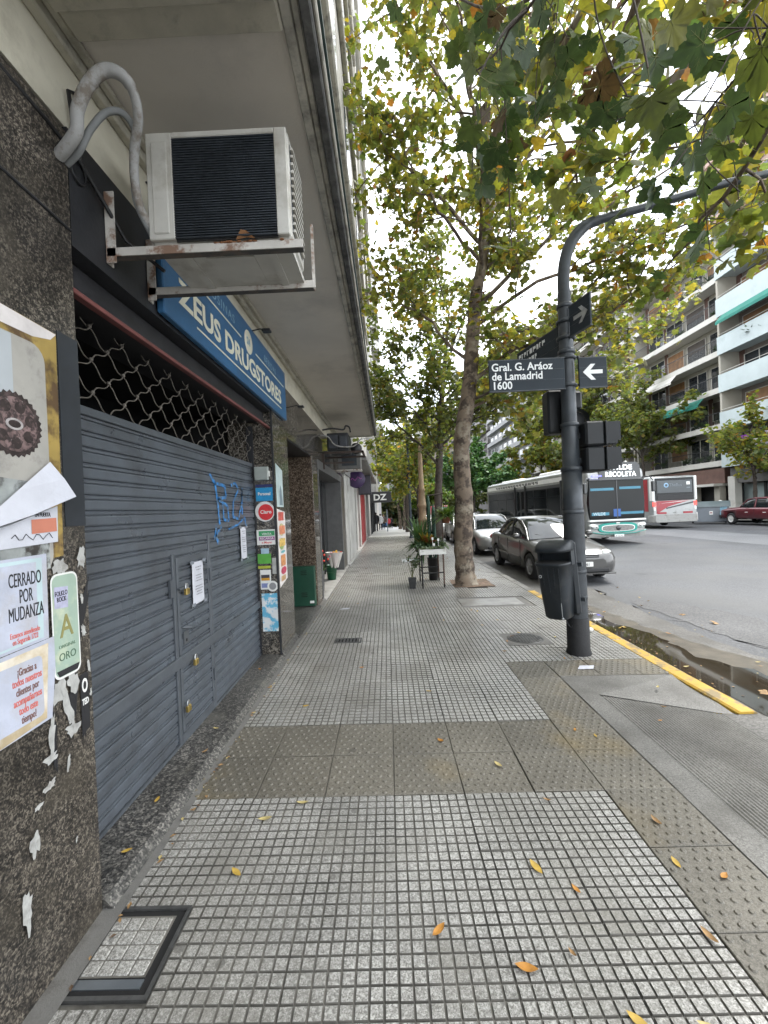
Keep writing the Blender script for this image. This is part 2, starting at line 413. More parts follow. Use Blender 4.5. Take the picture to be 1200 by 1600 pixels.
# the tiles farther off as one part
tv = np.array([v.co[:] for v in sq_me.vertices]); tf = np.array([p.vertices[:] for p in sq_me.polygons])
V = []; F = []; MI = []
for k, (x, y) in enumerate(far_cells):
    q = tv.copy(); q[:, 2] += -.015*q[:, 0] + gz(x, y) + rng.uniform(-.0012, .0012); q[:, 0] += x; q[:, 1] += y
    if y > 18: q[:, 2] += [dip(yy) - dip(y) for yy in q[:, 1]]
    V.append(q); F.append(tf + k*len(tv)); MI.append([p.material_index for p in sq_me.polygons])
me = fastmesh('farther_tiles', np.concatenate(V), np.concatenate(F), [m_square, m_groove])
me.polygons.foreach_set('material_index', np.concatenate(MI).astype(np.int32))
tag(link('farther_tiles', me, pave), kind='stuff')
# plain paving past the last tiles that can be told apart
m_farpave = M('far_paving', (.36,.355,.34), .4, var=.14, vs=1.2, bump=.2, bs=20)
strip('far_pavement', -1.3, 2.62, [26.37, 29.4, 33, 36, 39, 42, 45, 50, 60, 80, 110], lambda x, y: gz(x, y), m_farpave)
# squares of the two tiles that the hatch cuts into
b = MB()
for cy in (rowy(-3), rowy(-2)):
    for i in range(8):
        for j in range(8):
            x, y = cellx(0)-.2+.05*(i+.5), cy-.2+.05*(j+.5)
            if -1.29 < x < -.875 and 1.38 < y < 1.735: continue
            z = gz(x); t, u = .0222, .0203
            V = [(x-t,y-t,z-.0075),(x+t,y-t,z-.0075),(x+t,y+t,z-.0075),(x-t,y+t,z-.0075),(x-u,y-u,z),(x+u,y-u,z),(x+u,y+u,z),(x-u,y+u,z)]
            b.add(V, [(4,5,6,7)], 0); b.add(V, [(0,1,5,4),(1,2,6,5),(2,3,7,6),(3,0,4,7)], 1)
b.build('cut_tile', [m_square, m_groove], pave)
# cement along the wall and along the kerb
b = MB()
yy = [-6, 1.2, 5, 9, 13, 18, 24, 30, 36, 42, 50, 60]
for a, c in zip(yy[:-1], yy[1:]):
    b.add([(-1.3,a,gz(-1.2,a)+.012),(-1.165,a,gz(-1.2,a)+.003),(-1.165,c,gz(-1.2,c)+.003),(-1.3,c,gz(-1.2,c)+.012)], [(0,1,2,3)])
b.build('wall_edge_cement', m_cement, pave)
# kerb: grey stone further off, yellow painted by the corner
kerb_root = tag(thing('kerb', 'kerb stones along the road edge, yellow near the corner', 'kerb', (2.69, 8, 0)), kind='structure'); WORLDP[kerb_root.name] = True
y = 4.0
while y < 50:
    L_ = 1.0; mat = m_yellow if (y < 7.6) else m_concrete
    z = gz(2.69, y)
    bb = MB(); bb.bbox(2.605, 2.765, y+.004, y+L_-.004, z-.25, z+.006+rng.uniform(0,.004), .018)
    bb.build('kerb_stone', mat, kerb_root); y += L_
# curved end of the kerb that drops to the road at the ramp
bb = MB(); rings = []
for k in range(9):
    t = k/8; yk = 4.0 - .62*t; xk = 2.685 + .16*t*t; zt = gz(2.69)+.008 - .095*t**2.2
    rings.append([(xk-.075,yk,-.3),(xk-.075,yk,zt-.012),(xk-.055,yk,zt),(xk+.06,yk,zt),(xk+.085,yk,zt-.02),(xk+.085,yk,-.3)])
bb.loft(rings, smooth=False); bb.build('kerb_end', m_yellow, kerb_root)
# corner ramp: smooth border, grooved slope and side flare
ramp = struct(wthing('ramp', 'grooved concrete corner ramp sloping down to the road', 'ramp', (2.1, 2, -.05)))
del ramp['category']
zr = lambda x: -.024 if x < 1.74 else -.024 - (x-1.74)/(2.86-1.74)*.128
bb = MB(); bb.add([(1.572,-6,-.022),(1.74,-6,-.024),(1.74,3.62,-.024),(1.572,3.95,-.022)], [(0,1,2,3)]); bb.build('border', m_concrete, ramp)
xs = []; x = 1.742; k = 0
while x < 2.62:
    xs += [(x, 0), (x+.008, -.005), (x+.013, -.005), (x+.021, 0)]; x += .026
bb = MB(); V = []; F = []
for yk in (-6, 0, 1.5, 3.0, 3.55):
    V += [(a, yk + (.22*(a-1.74) if yk == 3.55 else 0)*-1, zr(a)+h) for a, h in xs]
n = len(xs)
for j in range(4): F += [(j*n+i, j*n+i+1, (j+1)*n+i+1, (j+1)*n+i) for i in range(n-1)]
bb.add(V, F); bb.build('grooved_slope', m_concrete, ramp)
xe = xs[-1][0]
bb = MB(); bb.add([(xe,-6,zr(xe)),(3.0,-6,ROAD+.006),(3.0,3.30,ROAD+.006),(xe,3.36,zr(xe))], [(0,1,2,3)]); bb.build('ramp_toe', m_gutter, ramp)
bb = MB(); bb.add([(1.575,3.965,gz(1.6)),(1.745,3.57,-.027),(xe,3.37,zr(xe)-.003),(2.72,3.36,-.135),(2.66,3.95,gz(2.6)-.002)], [(0,1,4),(1,2,4),(2,3,4)]); bb.build('flare', m_concrete, ramp)
bb = MB(); bb.add([(2.37,4.37,gz(2.4)-.001),(2.61,4.37,gz(2.6)-.001),(2.61,26,gz(2.6,26)),(2.37,26,gz(2.4,26))], [(0,1,2,3)]); bb.add([(2.37,4.37,gz(2.4)-.001),(2.61,4.37,gz(2.6)-.001),(2.61,18,gz(2.6)),(2.37,18,gz(2.4))], []); bb.build('kerb_side_cement', m_concrete, pave)
bb = MB(); bb.add([(1.97,4.37,gz(2)+.001),(2.62,4.37,gz(2.6)+.001),(2.62,4.9,gz(2.6)+.001),(2.22,4.9,gz(2.2)+.001)], [(0,1,2,3)])

# gutter, worn asphalt edge and puddles
def blob_sheet(name, mat, pts, z, seed, jit=.06, sub=6, parent=None):
    r = random.Random(seed); P = []
    n = len(pts)
    for i in range(n):
        a, c = Vector(pts[i]), Vector(pts[(i+1) % n]); m_ = max(1, int((c-a).length/ .12))
        for k in range(m_): p = a.lerp(c, k/m_); P.append((p.x+r.gauss(0,jit), p.y+r.gauss(0,jit*1.4), z))
    import bmesh
    bm = bmesh.new(); vs = [bm.verts.new(p) for p in P]; f = bm.faces.new(vs); bmesh.ops.triangulate(bm, faces=[f])
    bm.normal_update()
    for f in bm.faces:
        if f.normal.z < 0: f.normal_flip()
    me = bpy.data.meshes.new(name); bm.to_mesh(me); bm.free(); me.materials.append(mat)
    return link(name, me, parent)
struct(blob_sheet('gutter', m_gutter, [(2.77,-5),(4.3,-5),(4.2,2),(4.0,4.2),(3.95,6),(4.1,9),(3.9,13),(3.8,17.5),(2.77,17.5)], ROAD+.004, 5, .03))
m_water = M('puddle_water', (.035,.027,.018), .03, var=.2, vs=2, spec=.9)
struct(blob_sheet('puddle', m_water, [(2.80,7.6),(3.05,7.7),(3.25,6.9),(3.2,6.1),(3.42,5.3),(3.35,4.7),(3.6,4.2),(3.9,3.6),(3.7,3.2),(3.25,3.45),(2.98,3.3),(2.9,3.9),(2.80,4.3),(2.79,6)], ROAD+.008, 8, .025))
struct(blob_sheet('puddle', m_water, [(3.05,2.95),(3.3,3.05),(3.75,2.6),(3.9,2.0),(3.6,1.6),(3.3,2.2)], ROAD+.0085, 9, .03))
m_mud = M('wet_silt', (.10,.085,.062), .35, var=.4, vs=6, bump=.6, bs=60)
struct(blob_sheet('silt', m_mud, [(2.78,8.1),(3.2,8.0),(3.4,7),(3.5,5.9),(3.7,5),(4.0,4.2),(3.75,3.85),(3.5,4.3),(3.3,4.75),(3.35,5.3),(3.15,6.1),(3.2,6.9),(3.0,7.6),(2.78,7.5)], ROAD+.006, 4, .03))
struct(blob_sheet('asphalt_patch', speckle('old_asphalt', [(.0,(.055,.055,.057)),(.5,(.09,.09,.092)),(1.,(.14,.139,.137))], 110, .7, .2, 1., bump=.6),
                  [(4.2,7.5),(4.9,6.8),(5.4,5.4),(5.9,4.2),(6.5,3.0),(5.2,2.6),(4.6,4.0),(4.1,5.5)], ROAD+.005, 14, .05))

# covers in the paving
def frame(b, x0, x1, y0, y1, wd, z0, z1, mi=0):
    b.box(x0,x1,y0,y0+wd,z0,z1,mi).box(x0,x1,y1-wd,y1,z0,z1,mi).box(x0,x0+wd,y0+wd,y1-wd,z0,z1,mi).box(x1-wd,x1,y0+wd,y1-wd,z0,z1,mi)
hz = gz(1.7)
t = thing('utility_cover', 'large rectangular worn cement cover in the paving before the tree', 'cover', (1.7, 7.17, hz), 0); t.rotation_euler = SLOPE
MB().box(-.61,.61,-.38,.38,-.02,-.006).build('surround', m_cement, t)
MB().bbox(-.52,.52,-.27,.27,-.02,.003,.004).build('plate', M('worn_cover', (.23,.225,.21), .35, var=.3, vs=5, bump=.5, bs=50, dirt=(.12,.11,.10), ds=4), t)
t = thing('manhole_cover', 'round grey iron manhole cover left of the dark pole foot', 'cover', (1.63, 5.12, gz(1.63)+.002), 0); t.rotation_euler = SLOPE
MB().box(-.27,.26,-.24,.22,-.02,.001).build('surround', m_cement, t)
MB().lathe([(.215,-.01),(.215,.004),(.195,.004),(.193,.0)], 32).build('rim', m_iron, t)
b = MB().lathe([(.192,0),(.19,.003),(.0,.003)], 32)
for i in range(-5, 6):
    for j in range(-5, 6):
        if math.hypot(i, j) < 5.2: x, y = i*.034, j*.034; b.box(x-.011,x+.011,y-.011,y+.011,.003,.007)
b.build('plate', m_iron, t)
t = thing('access_hatch', 'small tiled access hatch beside the granite wall in the near corner', 'hatch', (-1.05, 1.555, gz(-1.05)), 0); t.rotation_euler = SLOPE
MB().box(-.163,.163,-.163,.17,-.025,-.008).build('recess', m_dark, t)
b = MB(); frame(b, -.165, .165, -.165, .172, .014, -.02, .001); b.build('surround', m_iron, t)
b = MB()
for i in range(4):
    for j in range(4): b.bbox(-.118+.058*i, -.065+.058*i, -.085+.054*j, -.036+.054*j, -.02, -.002, .003)
b.box(-.12,.117,-.09,.134,-.02,-.006,1); b.build('tile_insert', [m_square, m_groove], t)
MB().box(-.125,.12,-.128,-.098,-.012,-.004).build('metal_bar', M('hatch_steel', (.30,.33,.36), .4, .8), t)
t = thing('floor_grate', 'small dark drain grate in the pavement beyond the roller shutter', 'grate', (-.56, 5.22, gz(-.56)+.002), 0); t.rotation_euler = SLOPE
b = MB(); frame(b, -.17, .17, -.09, .09, .02, -.01, .006); b.build('rim', m_iron, t)
MB().box(-.16,.16,-.08,.08,-.012,-.002).build('pit', m_dark, t)
for k in range(7): MB().box(-.145+.042*k, -.122+.042*k, -.075, .075, -.004, .004).build('bar', m_iron, t)
t = tag(MB().bbox(.4,.9,12.9,13.5,-.03,.004,.004).build('pavement_cover', M('pale_cover', (.42,.44,.45), .35, var=.1)), 'pale rectangular cover plate set into the far pavement', 'cover')
# square of soil at the foot of the near tree
struct(blob_sheet('tree_pit', m_soil, [(1.33,8.5),(2.15,8.5),(2.15,9.45),(1.33,9.45)], gz(1.7)+.008, 3, .012))
# ================================================================ NEAR BUILDING ON THE LEFT
rng = random.Random(5)
m_granite = speckle('brown_granite', [(.0, (.012,.011,.010)), (.4, (.032,.028,.024)), (.62, (.062,.053,.043)), (.82, (.105,.09,.072)), (1., (.17,.15,.12))], 190, .34, .45, 3.5, bump=.15, dirt=(.07,.06,.045), ds=4., dramp=(.52,.75))
m_granite_gl = speckle('polished_granite', [(.0, (.02,.019,.017)), (.5, (.06,.054,.046)), (.8, (.13,.115,.095)), (1., (.22,.20,.17))], 110, .07, .2, 3., spec=.8)
m_granite_br = speckle('warm_granite', [(.0, (.03,.022,.016)), (.5, (.085,.062,.045)), (.8, (.14,.105,.078)), (1., (.22,.18,.14))], 95, .2, .25, 2.)
m_step = speckle('threshold_granite', [(.0, (.02,.02,.02)), (.5, (.062,.06,.056)), (.85, (.12,.115,.105)), (1., (.20,.19,.17))], 120, .45, .3, 3., bump=.2, dirt=(.12,.115,.10), ds=4, dramp=(.55,.75))
m_cream = M('cream_render', (.62,.59,.48), .85, var=.12, vs=2, bump=.4, bs=45, dirt=(.34,.31,.24), ds=2.4, dramp=(.52,.75))
m_soffit = M('grey_soffit', (.63,.59,.53), .8, var=.08, vs=1.5, bump=.35, bs=90, dirt=(.40,.38,.35), ds=1.1, dramp=(.52,.8))
m_mould = M('sooty_moulding', (.46,.44,.385), .85, var=.2, vs=6, bump=.5, bs=60, dirt=(.10,.10,.095), ds=7, dramp=(.48,.70))
m_mould_dk = M('sooty_edge', (.13,.13,.125), .85, var=.3, vs=8, bump=.5, bs=60, dirt=(.03,.03,.03), ds=9, dramp=(.42,.62))
m_blackpaint = M('black_paint', (.018,.019,.022), .5, var=.25, vs=5, bump=.2, bs=40)
m_shutter = M('blue_grey_enamel', (.098,.112,.130), .38, .15, var=.10, vs=2.4, bump=.15, bs=30, dirt=(.064,.068,.074), ds=3.1, dramp=(.46,.7), rvar=.16)
m_shut_frame = M('shutter_frame_paint', (.082,.092,.104), .42, .1, var=.15, vs=6, bump=.2, bs=40)
m_lattice = M('lattice_zinc', (.125,.112,.094), .6, .15, var=.2, vs=12)
m_redbar = M('red_oxide_bar', (.15,.05,.045), .55, var=.25, vs=6)
m_brass = M('brass', (.55,.40,.13), .3, .9, var=.15, vs=30)
m_steel = M('steel', (.55,.56,.57), .28, .95, var=.1, vs=30)
m_white = M('white_paint', (.74,.74,.71), .55, var=.06, vs=4)
m_paper = M('white_paper', (.54,.55,.60), .7, var=.08, vs=7, bump=.6, bs=22)
m_ink = M('black_ink', (.02,.02,.022), .7, var=0)

bld = wthing('corner_building', 'old corner building with dark granite front and sooty grey canopy', 'building', (-1.6, 4, 0))
def bp(name, mat, *boxes, parent=bld, bev=0.):
    b = MB()
    for q in boxes:
        if bev: b.bbox(*q, bev)
        else: b.box(*q)
    return b.build(name, mat, parent)
XW = -1.25
wallN = bp('wall', m_blackpaint, (-2.2,-1.275,-4,1.70,0,3.27))
# granite slabs on the near pillar
for (y0, y1) in ((-2.6,-1.2),(-1.2,.25),(.25,1.71)):
    for z0, z1 in ((.012,1.03),(1.03,2.84),(2.84,3.24)):
        bp('granite_slab', m_granite, (-1.278,XW,y0+.0015,y1-.0015,z0+.0015,z1-.0015), parent=wallN, bev=.002)
bp('pillar_reveal', m_blackpaint, (-1.70,-1.279,1.702,1.712,0.02,2.78))
bp('upper_wall', m_cream, (-2.4,-1.262,-4,12.0,3.27,3.80))
bp('lintel', m_blackpaint, (-1.72,XW-.003,1.714,4.64,2.78,3.268))
bp('header_band', m_granite_gl, (-1.75,XW-.002,5.36,12.2,2.62,3.268))
# shop void behind the shutter
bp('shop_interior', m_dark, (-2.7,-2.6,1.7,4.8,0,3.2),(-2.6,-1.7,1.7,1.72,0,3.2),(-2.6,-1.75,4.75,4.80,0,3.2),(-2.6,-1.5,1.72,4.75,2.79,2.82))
bp('shutter_box', M('shutter_box_steel', (.03,.03,.033), .55, .3, var=.3, vs=8), (-1.70,-1.34,1.714,4.64,2.67,2.775))
bp('red_bar', m_redbar, (-1.30,-1.262,1.714,4.64,2.592,2.614), bev=.003)
pil2 = bp('pillar', m_granite_gl, (-1.75,XW,4.645,5.36,.01,3.266), bev=.003)
bp('steel_edge', m_blackpaint, (-1.262,-1.243,4.637,4.652,.06,2.82), parent=pil2)
# threshold
b = MB(); b.prism([(-1.62,0),(-1.62,.075),(-1.30,.068),(-1.245,.062),(-1.205,.024),(-1.20,-.01)], 'y', 1.712, 4.643); b.build('threshold', m_step, bld)
b = MB(); b.prism([(-1.25,0),(-1.25,.09),(-1.236,.085),(-1.215,.03),(-1.21,-.01)], 'y', 4.645, 5.36); b.build('plinth', m_step, bld)
# entrance recess with warm granite
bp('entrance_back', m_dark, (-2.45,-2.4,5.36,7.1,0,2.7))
b = MB(); b.prism([(-2.4,0),(-2.4,.07),(-1.26,.06),(-1.20,.05),(-1.195,0)], 'y', 5.362, 7.098); b.build('entrance_step', m_step, bld)
bp('entrance_jamb', m_granite_br, (-2.4,XW,7.1,7.62,.01,2.615), bev=.003)
bp('jamb_face', m_granite_gl, (XW-.002,XW+.006,7.12,7.60,.10,2.61))
bp('entrance_ceiling', m_blackpaint, (-2.4,-1.26,5.362,7.098,2.60,2.618))
dr = bp('entrance_door', M('dark_door_metal', (.02,.02,.02), .35, .5), (-2.38,-2.33,5.4,7.05,.07,2.58))
bp('pane', M('door_glass', (.02,.022,.022), .05, var=0, spec=.8), (-2.33,-2.322,5.5,6.2,.3,2.4),(-2.33,-2.322,6.28,6.98,.3,2.4), parent=dr)
# dark shop front past the entrance
sf = bp('shop_front', m_blackpaint, (-1.72,-1.66,7.62,11.6,0,2.62))
for y0, y1 in ((7.78,8.5),(8.6,9.5),(9.65,10.5),(10.6,11.4)):
    bp('glazed_panel', M('shop_glass', (.015,.017,.018), .07, var=0, spec=.7), (-1.662,-1.645,y0,y1,.35,2.3), parent=sf)
for y0 in (7.64,8.52,9.54,10.52,11.42): bp('mullion', M('anodised', (.05,.05,.052), .4, .7), (-1.66,-1.62,y0,y0+.06,.06,2.5), parent=sf)
bp('door_casing', M('grey_casing', (.10,.10,.10), .5, var=.2), (-1.66,-1.235,7.625,7.70,.05,2.62),(-1.66,-1.235,11.3,11.45,.05,2.62),(-1.66,-1.235,7.70,11.3,2.45,2.62))
bp('jamb', m_granite, (-1.75,-1.24,11.455,12.2,.01,2.62))
b = MB(); b.prism([(-1.66,0),(-1.66,.07),(-1.25,.06),(-1.19,.05),(-1.185,-.02)], 'y', 7.625, 12.2); b.build('shop_step', M('pale_step', (.33,.32,.30), .5, var=.2, vs=4, dirt=(.15,.14,.12), ds=3), bld)

# ---- canopy with mouldings
can = bp('canopy', m_soffit, (-1.262,-.335,1.70,11.0,3.62,3.95))
m_cove = M('cream_cove', (.46,.435,.36), .85, var=.15, vs=5, bump=.4, bs=60, dirt=(.20,.19,.16), ds=6, dramp=(.5,.72))
bp('cove', m_cove, (-1.262,-1.215,-4,11.0,3.555,3.62), parent=can, bev=.008); bp('cove', m_cove, (-1.215,-1.175,-4,11.0,3.592,3.62), parent=can, bev=.008)
bp('edge_moulding', m_mould, (-.335,-.292,-4,11.03,3.592,3.95), parent=can, bev=.006); bp('edge_moulding', m_mould, (-.290,-.258,-4,11.03,3.608,3.95), parent=can, bev=.006)
bp('drip_edge', m_mould_dk, (-.256,-.208,-4,11.03,3.58,3.82), parent=can, bev=.008)
bp('fascia', m_mould, (-.208,-.190,-4,11.03,3.615,3.80), parent=can, bev=.006)
bp('gutter_pipe', M('green_black_pipe', (.02,.045,.045), .5), (-.189,-.178,-4,11.03,3.66,3.69), parent=can)
for y0, y1, z in ((1.575,1.697,3.582),(1.512,1.573,3.555),(1.362,1.51,3.54),(1.31,1.36,3.572)): bp('cross_moulding', m_cove, (-1.174,-.336,y0,y1,z,3.9), parent=can, bev=.009)
bp('cross_moulding', m_mould, (-1.174,-.336,1.18,1.308,3.60,3.9), parent=can, bev=.009); bp('cross_moulding', m_mould_dk, (-1.174,-.336,.3,1.178,3.52,3.9), parent=can, bev=.009)
bp('far_end', m_mould, (-1.262,-.335,11.0,11.06,3.59,3.98), parent=can)
bp('near_soffit', m_soffit, (-1.174,-.336,-4,.298,3.62,3.9), parent=can)
# storeys above the canopy with shallow ledges
m_upper = M('upper_render', (.42,.40,.36), .85, var=.15, vs=1.2, bump=.3, bs=30, dirt=(.2,.19,.17), ds=1.5)
up = bp('upper_storeys', m_upper, (-8,-.45,-4,12.6,3.96,26))
for z in (6.6, 9.4, 12.2, 15.0, 17.8):
    bp('ledge', m_mould, (-.45,-.36,-4,12.6,z,z+.16), parent=up, bev=.02)
    for y in (2.5, 5.2, 7.9, 10.6):
        wn = bp('window', M('upper_window', (.05,.055,.06), .12, var=.1), (-.45,-.43,y-.6,y+.6,z+.5,z+2.1), parent=up)
for k, (y0, z0) in enumerate(((10.6, 5.0), (11.2, 8.0))):
    bp('balcony', m_upper, (-.45,-.37,y0,y0+1.9,z0,z0+1.1), parent=up)

# ---- roller shutter
sh = wthing('roller_shutter', 'blue grey metal roller shutter with open lattice along its top', 'shutter', (-1.5, 3.4, .07))
XS = -1.5; Y0, Y1 = 1.75, 4.70
prof = [(0,0),(.011,.005),(.0135,.012),(.0135,.047),(.0115,.052),(.002,.0545),(.002,.0585),(.0105,.061),(.0115,.0655),(.0105,.070),(.002,.0725),(.002,.0765),(0,.08)]
def slat_mesh(y0, y1):
    b = MB(); n = len(prof)
    V = [(XS+x, y0, z) for x, z in prof] + [(XS+x, y1, z) for x, z in prof]
    b.add(V, [(i, n+i, n+i+1, i+1) for i in range(n-1)], 0, False)
    b.add([V[0], V[n-1], (XS-.01,y0,.08), (XS-.01,y0,0)], [(0,1,2,3)])
    return b.mesh('slat', m_shutter)
DY0, DY1, DZ1 = 2.87, 3.40, 1.36
full, left, mid, right = slat_mesh(Y0, Y1), slat_mesh(Y0, DY0-.012), slat_mesh(DY0+.012, DY1-.010), slat_mesh(DY1+.006, Y1)
door = MB().box(XS-.012,XS-.004,DY0,DY1,.14,DZ1).build('wicket_door', m_dark, sh)
z = .09; k = 0
while z < 2.15:
    if z + .04 < .16 or z > DZ1 - .02:
        o = link('slat', full, sh); o.location.z += z; o.location.x += rng.uniform(-.0012, .0012)
    else:
        for me in (left, right):
            o = link('slat', me, sh); o.location.z += z; o.location.x += rng.uniform(-.0012, .0012)
        o = link('slat', mid, door); o.location.z += z; o.location.x += .003
    z += .08; k += 1
ZT = z
bp('top_rail', m_shut_frame, (XS-.01,XS+.016,Y0,Y1,ZT+.001,ZT+.045), parent=sh, bev=.004)
bp('bottom_rail', m_shut_frame, (XS-.01,XS+.022,Y0,DY0-.01,.072,.09),(XS-.01,XS+.022,DY1+.01,Y1,.072,.09),(XS-.01,XS+.022,DY0-.01,DY1+.01,.072,.135), parent=sh)
bp('door_post', m_shut_frame, (XS-.004,XS+.026,DY0-.055,DY0-.018,.09,DZ1+.03), parent=sh, bev=.004)
bp('door_post', m_shut_frame, (XS-.004,XS+.024,DY1-.004,DY1+.032,.09,DZ1+.13), parent=sh, bev=.004)
bp('door_frame', m_shut_frame, (XS,XS+.022,DY0+.002,DY0+.036,.14,DZ1),(XS,XS+.022,DY1-.03,DY1-.008,.14,DZ1),(XS,XS+.02,DY0+.037,DY1-.031,DZ1-.05,DZ1), parent=door, bev=.003)
bp('hinge', m_shut_frame, (XS+.02,XS+.036,DY1-.012,DY1+.012,1.12,1.22),(XS+.02,XS+.036,DY1-.012,DY1+.012,.30,.40), parent=door, bev=.003)
bp('latch_plate', m_shut_frame, (XS+.014,XS+.03,DY0-.10,DY0-.055,1.10,1.22),(XS+.014,XS+.04,DY0+.0,DY0+.09,1.135,1.15), parent=sh)
bp('cross_bar', m_shut_frame, (XS+.014,XS+.034,Y0,Y1,.60,.675), parent=sh, bev=.004)
bp('lock', M('lock_steel', (.14,.15,.16), .45, .6), (XS+.014,XS+.026,DY0+.06,DY0+.13,.74,.83), parent=door)
bp('keyhole', m_dark, (XS+.026,XS+.028,DY0+.085,DY0+.102,.755,.775), parent=door)
b = MB(); b.tube([(XS+.02,DY0+.055,.86),(XS+.045,DY0+.07,.86),(XS+.045,DY0+.16,.835)], .009, 6); b.build('handle', m_shut_frame, door)
bp('side_guide', m_blackpaint, (XS-.04,XS+.035,Y1+.001,4.643,.07,2.63), parent=sh)
bp('side_guide', m_blackpaint, (XS-.04,XS+.035,1.714,Y0-.001,.07,2.63), parent=sh)
# lattice: wavy rods linked at nodes, each rod its own piece
zl0, zl1 = ZT+.046, 2.74; px_, pz_ = .262, .172
def rod(p, q, s):
    a, c = Vector(p), Vector(q); d = (c-a); L = d.length; n = max(2, int(L/.02)); per = math.hypot(px_, pz_)
    nrm = Vector((0, -d.z, d.y)).normalized()
    b = MB(); b.tube([a + d*(i/n) + nrm*.011*math.sin(2*PI*(L*i/n)/(per/2)) for i in range(n+1)], .0038, 5); return b
nn = int((Y1-Y0)/px_) + 1
hh = int((zl1-zl0)/pz_) + 1
for s in (1, -1):
    for i in range(-hh, nn+hh):
        # line through (Y0+i*px, zl0) with slope s
        ya = Y0 + i*px_; yb = ya + s*(zl1-zl0)*px_/pz_
        za, zb = zl0, zl1
        def clip(yv): return zl0 + (yv-ya)*s*pz_/px_
        lo, hi = Y0+.005, Y1-.005
        if (ya < lo and yb < lo) or (ya > hi and yb > hi): continue
        y0_, y1_ = ya, yb
        if y0_ < lo: za = clip(lo); y0_ = lo
        if y0_ > hi: za = clip(hi); y0_ = hi
        if y1_ < lo: zb = clip(lo); y1_ = lo
        if y1_ > hi: zb = clip(hi); y1_ = hi
        if zb-za < .03: continue
        rod((XS+.006*s, y0_, za), (XS+.006*s, y1_, zb), s).build('lattice_rod', m_lattice, sh)
b = MB()
for i in range(nn*2+2):
    for j in range(1, hh*2):
        yv, zv = Y0 + i*px_/2, zl0 + j*pz_/2
        if (i+j) % 2 == 0 and Y0+.02 < yv < Y1-.02 and zv < zl1-.02: b.ball((XS+.004, yv, zv), (.012,.013,.013), 6)
tag(b.build('lattice_knots', m_lattice, sh), kind='stuff')
# graffiti: strokes of blue spray paint lying on the slats
m_spray = M('blue_spray_paint', (.03,.20,.50), .5, var=.3, vs=30, col2=(.085,.12,.16), ramp=(.44,.58))
gr = wthing('graffiti', 'blue spray paint tag scrawled on the roller shutter', 'graffiti', (XS+.014, 3.9, 1.7))
def stroke(pts, wd):
    b = MB(); P = []
    for i in range(len(pts)-1):
        for k in range(5): t = k/5; P.append((pts[i][0]*(1-t)+pts[i+1][0]*t, pts[i][1]*(1-t)+pts[i+1][1]*t))
    P.append(pts[-1])
    for i in range(len(P)-1):
        (y0, z0), (y1, z1) = P[i], P[i+1]; dy, dz = y1-y0, z1-z0; l = math.hypot(dy, dz) or 1; ny, nz = -dz/l*wd/2, dy/l*wd/2
        b.add([(XS+.0165,y0-ny,z0-nz),(XS+.0165,y1-ny,z1-nz),(XS+.0165,y1+ny,z1+nz),(XS+.0165,y0+ny,z0+nz)], [(0,1,2,3)])
    return b.build('stroke', m_spray, gr)
def gy(x): return 3.47 + (x-665)/ (830-665) * .82       # zoom-crop column -> metres along the shutter
def gzv(y, x): return 2.0 - (y-310)/290*.60 
for pts, wd in (([(670,312),(692,345),(700,430),(705,520)],.035),([(690,345),(735,350),(740,400),(700,410)],.03),([(700,410),(745,440),(748,505),(725,500),(722,430)],.028),
                ([(765,345),(790,330),(805,355),(775,420),(770,490)],.028),([(770,490),(800,500),(822,420),(828,345)],.028),([(826,350),(822,480)],.03),([(745,545),(800,525),(835,495)],.02),
                ([(690,520),(686,560),(696,600)],.04),([(678,575),(712,530)],.03),([(835,490),(842,545)],.026)):
    stroke([(gy(x), gzv(y, x)) for x, y in pts], wd)
# padlocks
def padlock(y, z, label, x=XS+.05):
    t = thing('padlock', label, 'padlock', (x, y, z), 0, 'brass padlocks on the shutter')
    MB().bbox(-.012,.012,-.024,.024,-.045,0,.005).build('body', m_brass, t)
    MB().tube([(0,-.015,-.005),(0,-.015,.022),(0,-.008,.033),(0,.008,.033),(0,.015,.022),(0,.015,-.005)], .0042, 6).build('shackle', m_steel, t)
padlock(2.95, 1.135, 'brass padlock beside the printed notice on the wicket door')
padlock(3.04, .60, 'brass padlock hanging on the horizontal bar of the shutter')
padlock(2.90, .325, 'lowest brass padlock near the foot of the wicket door')
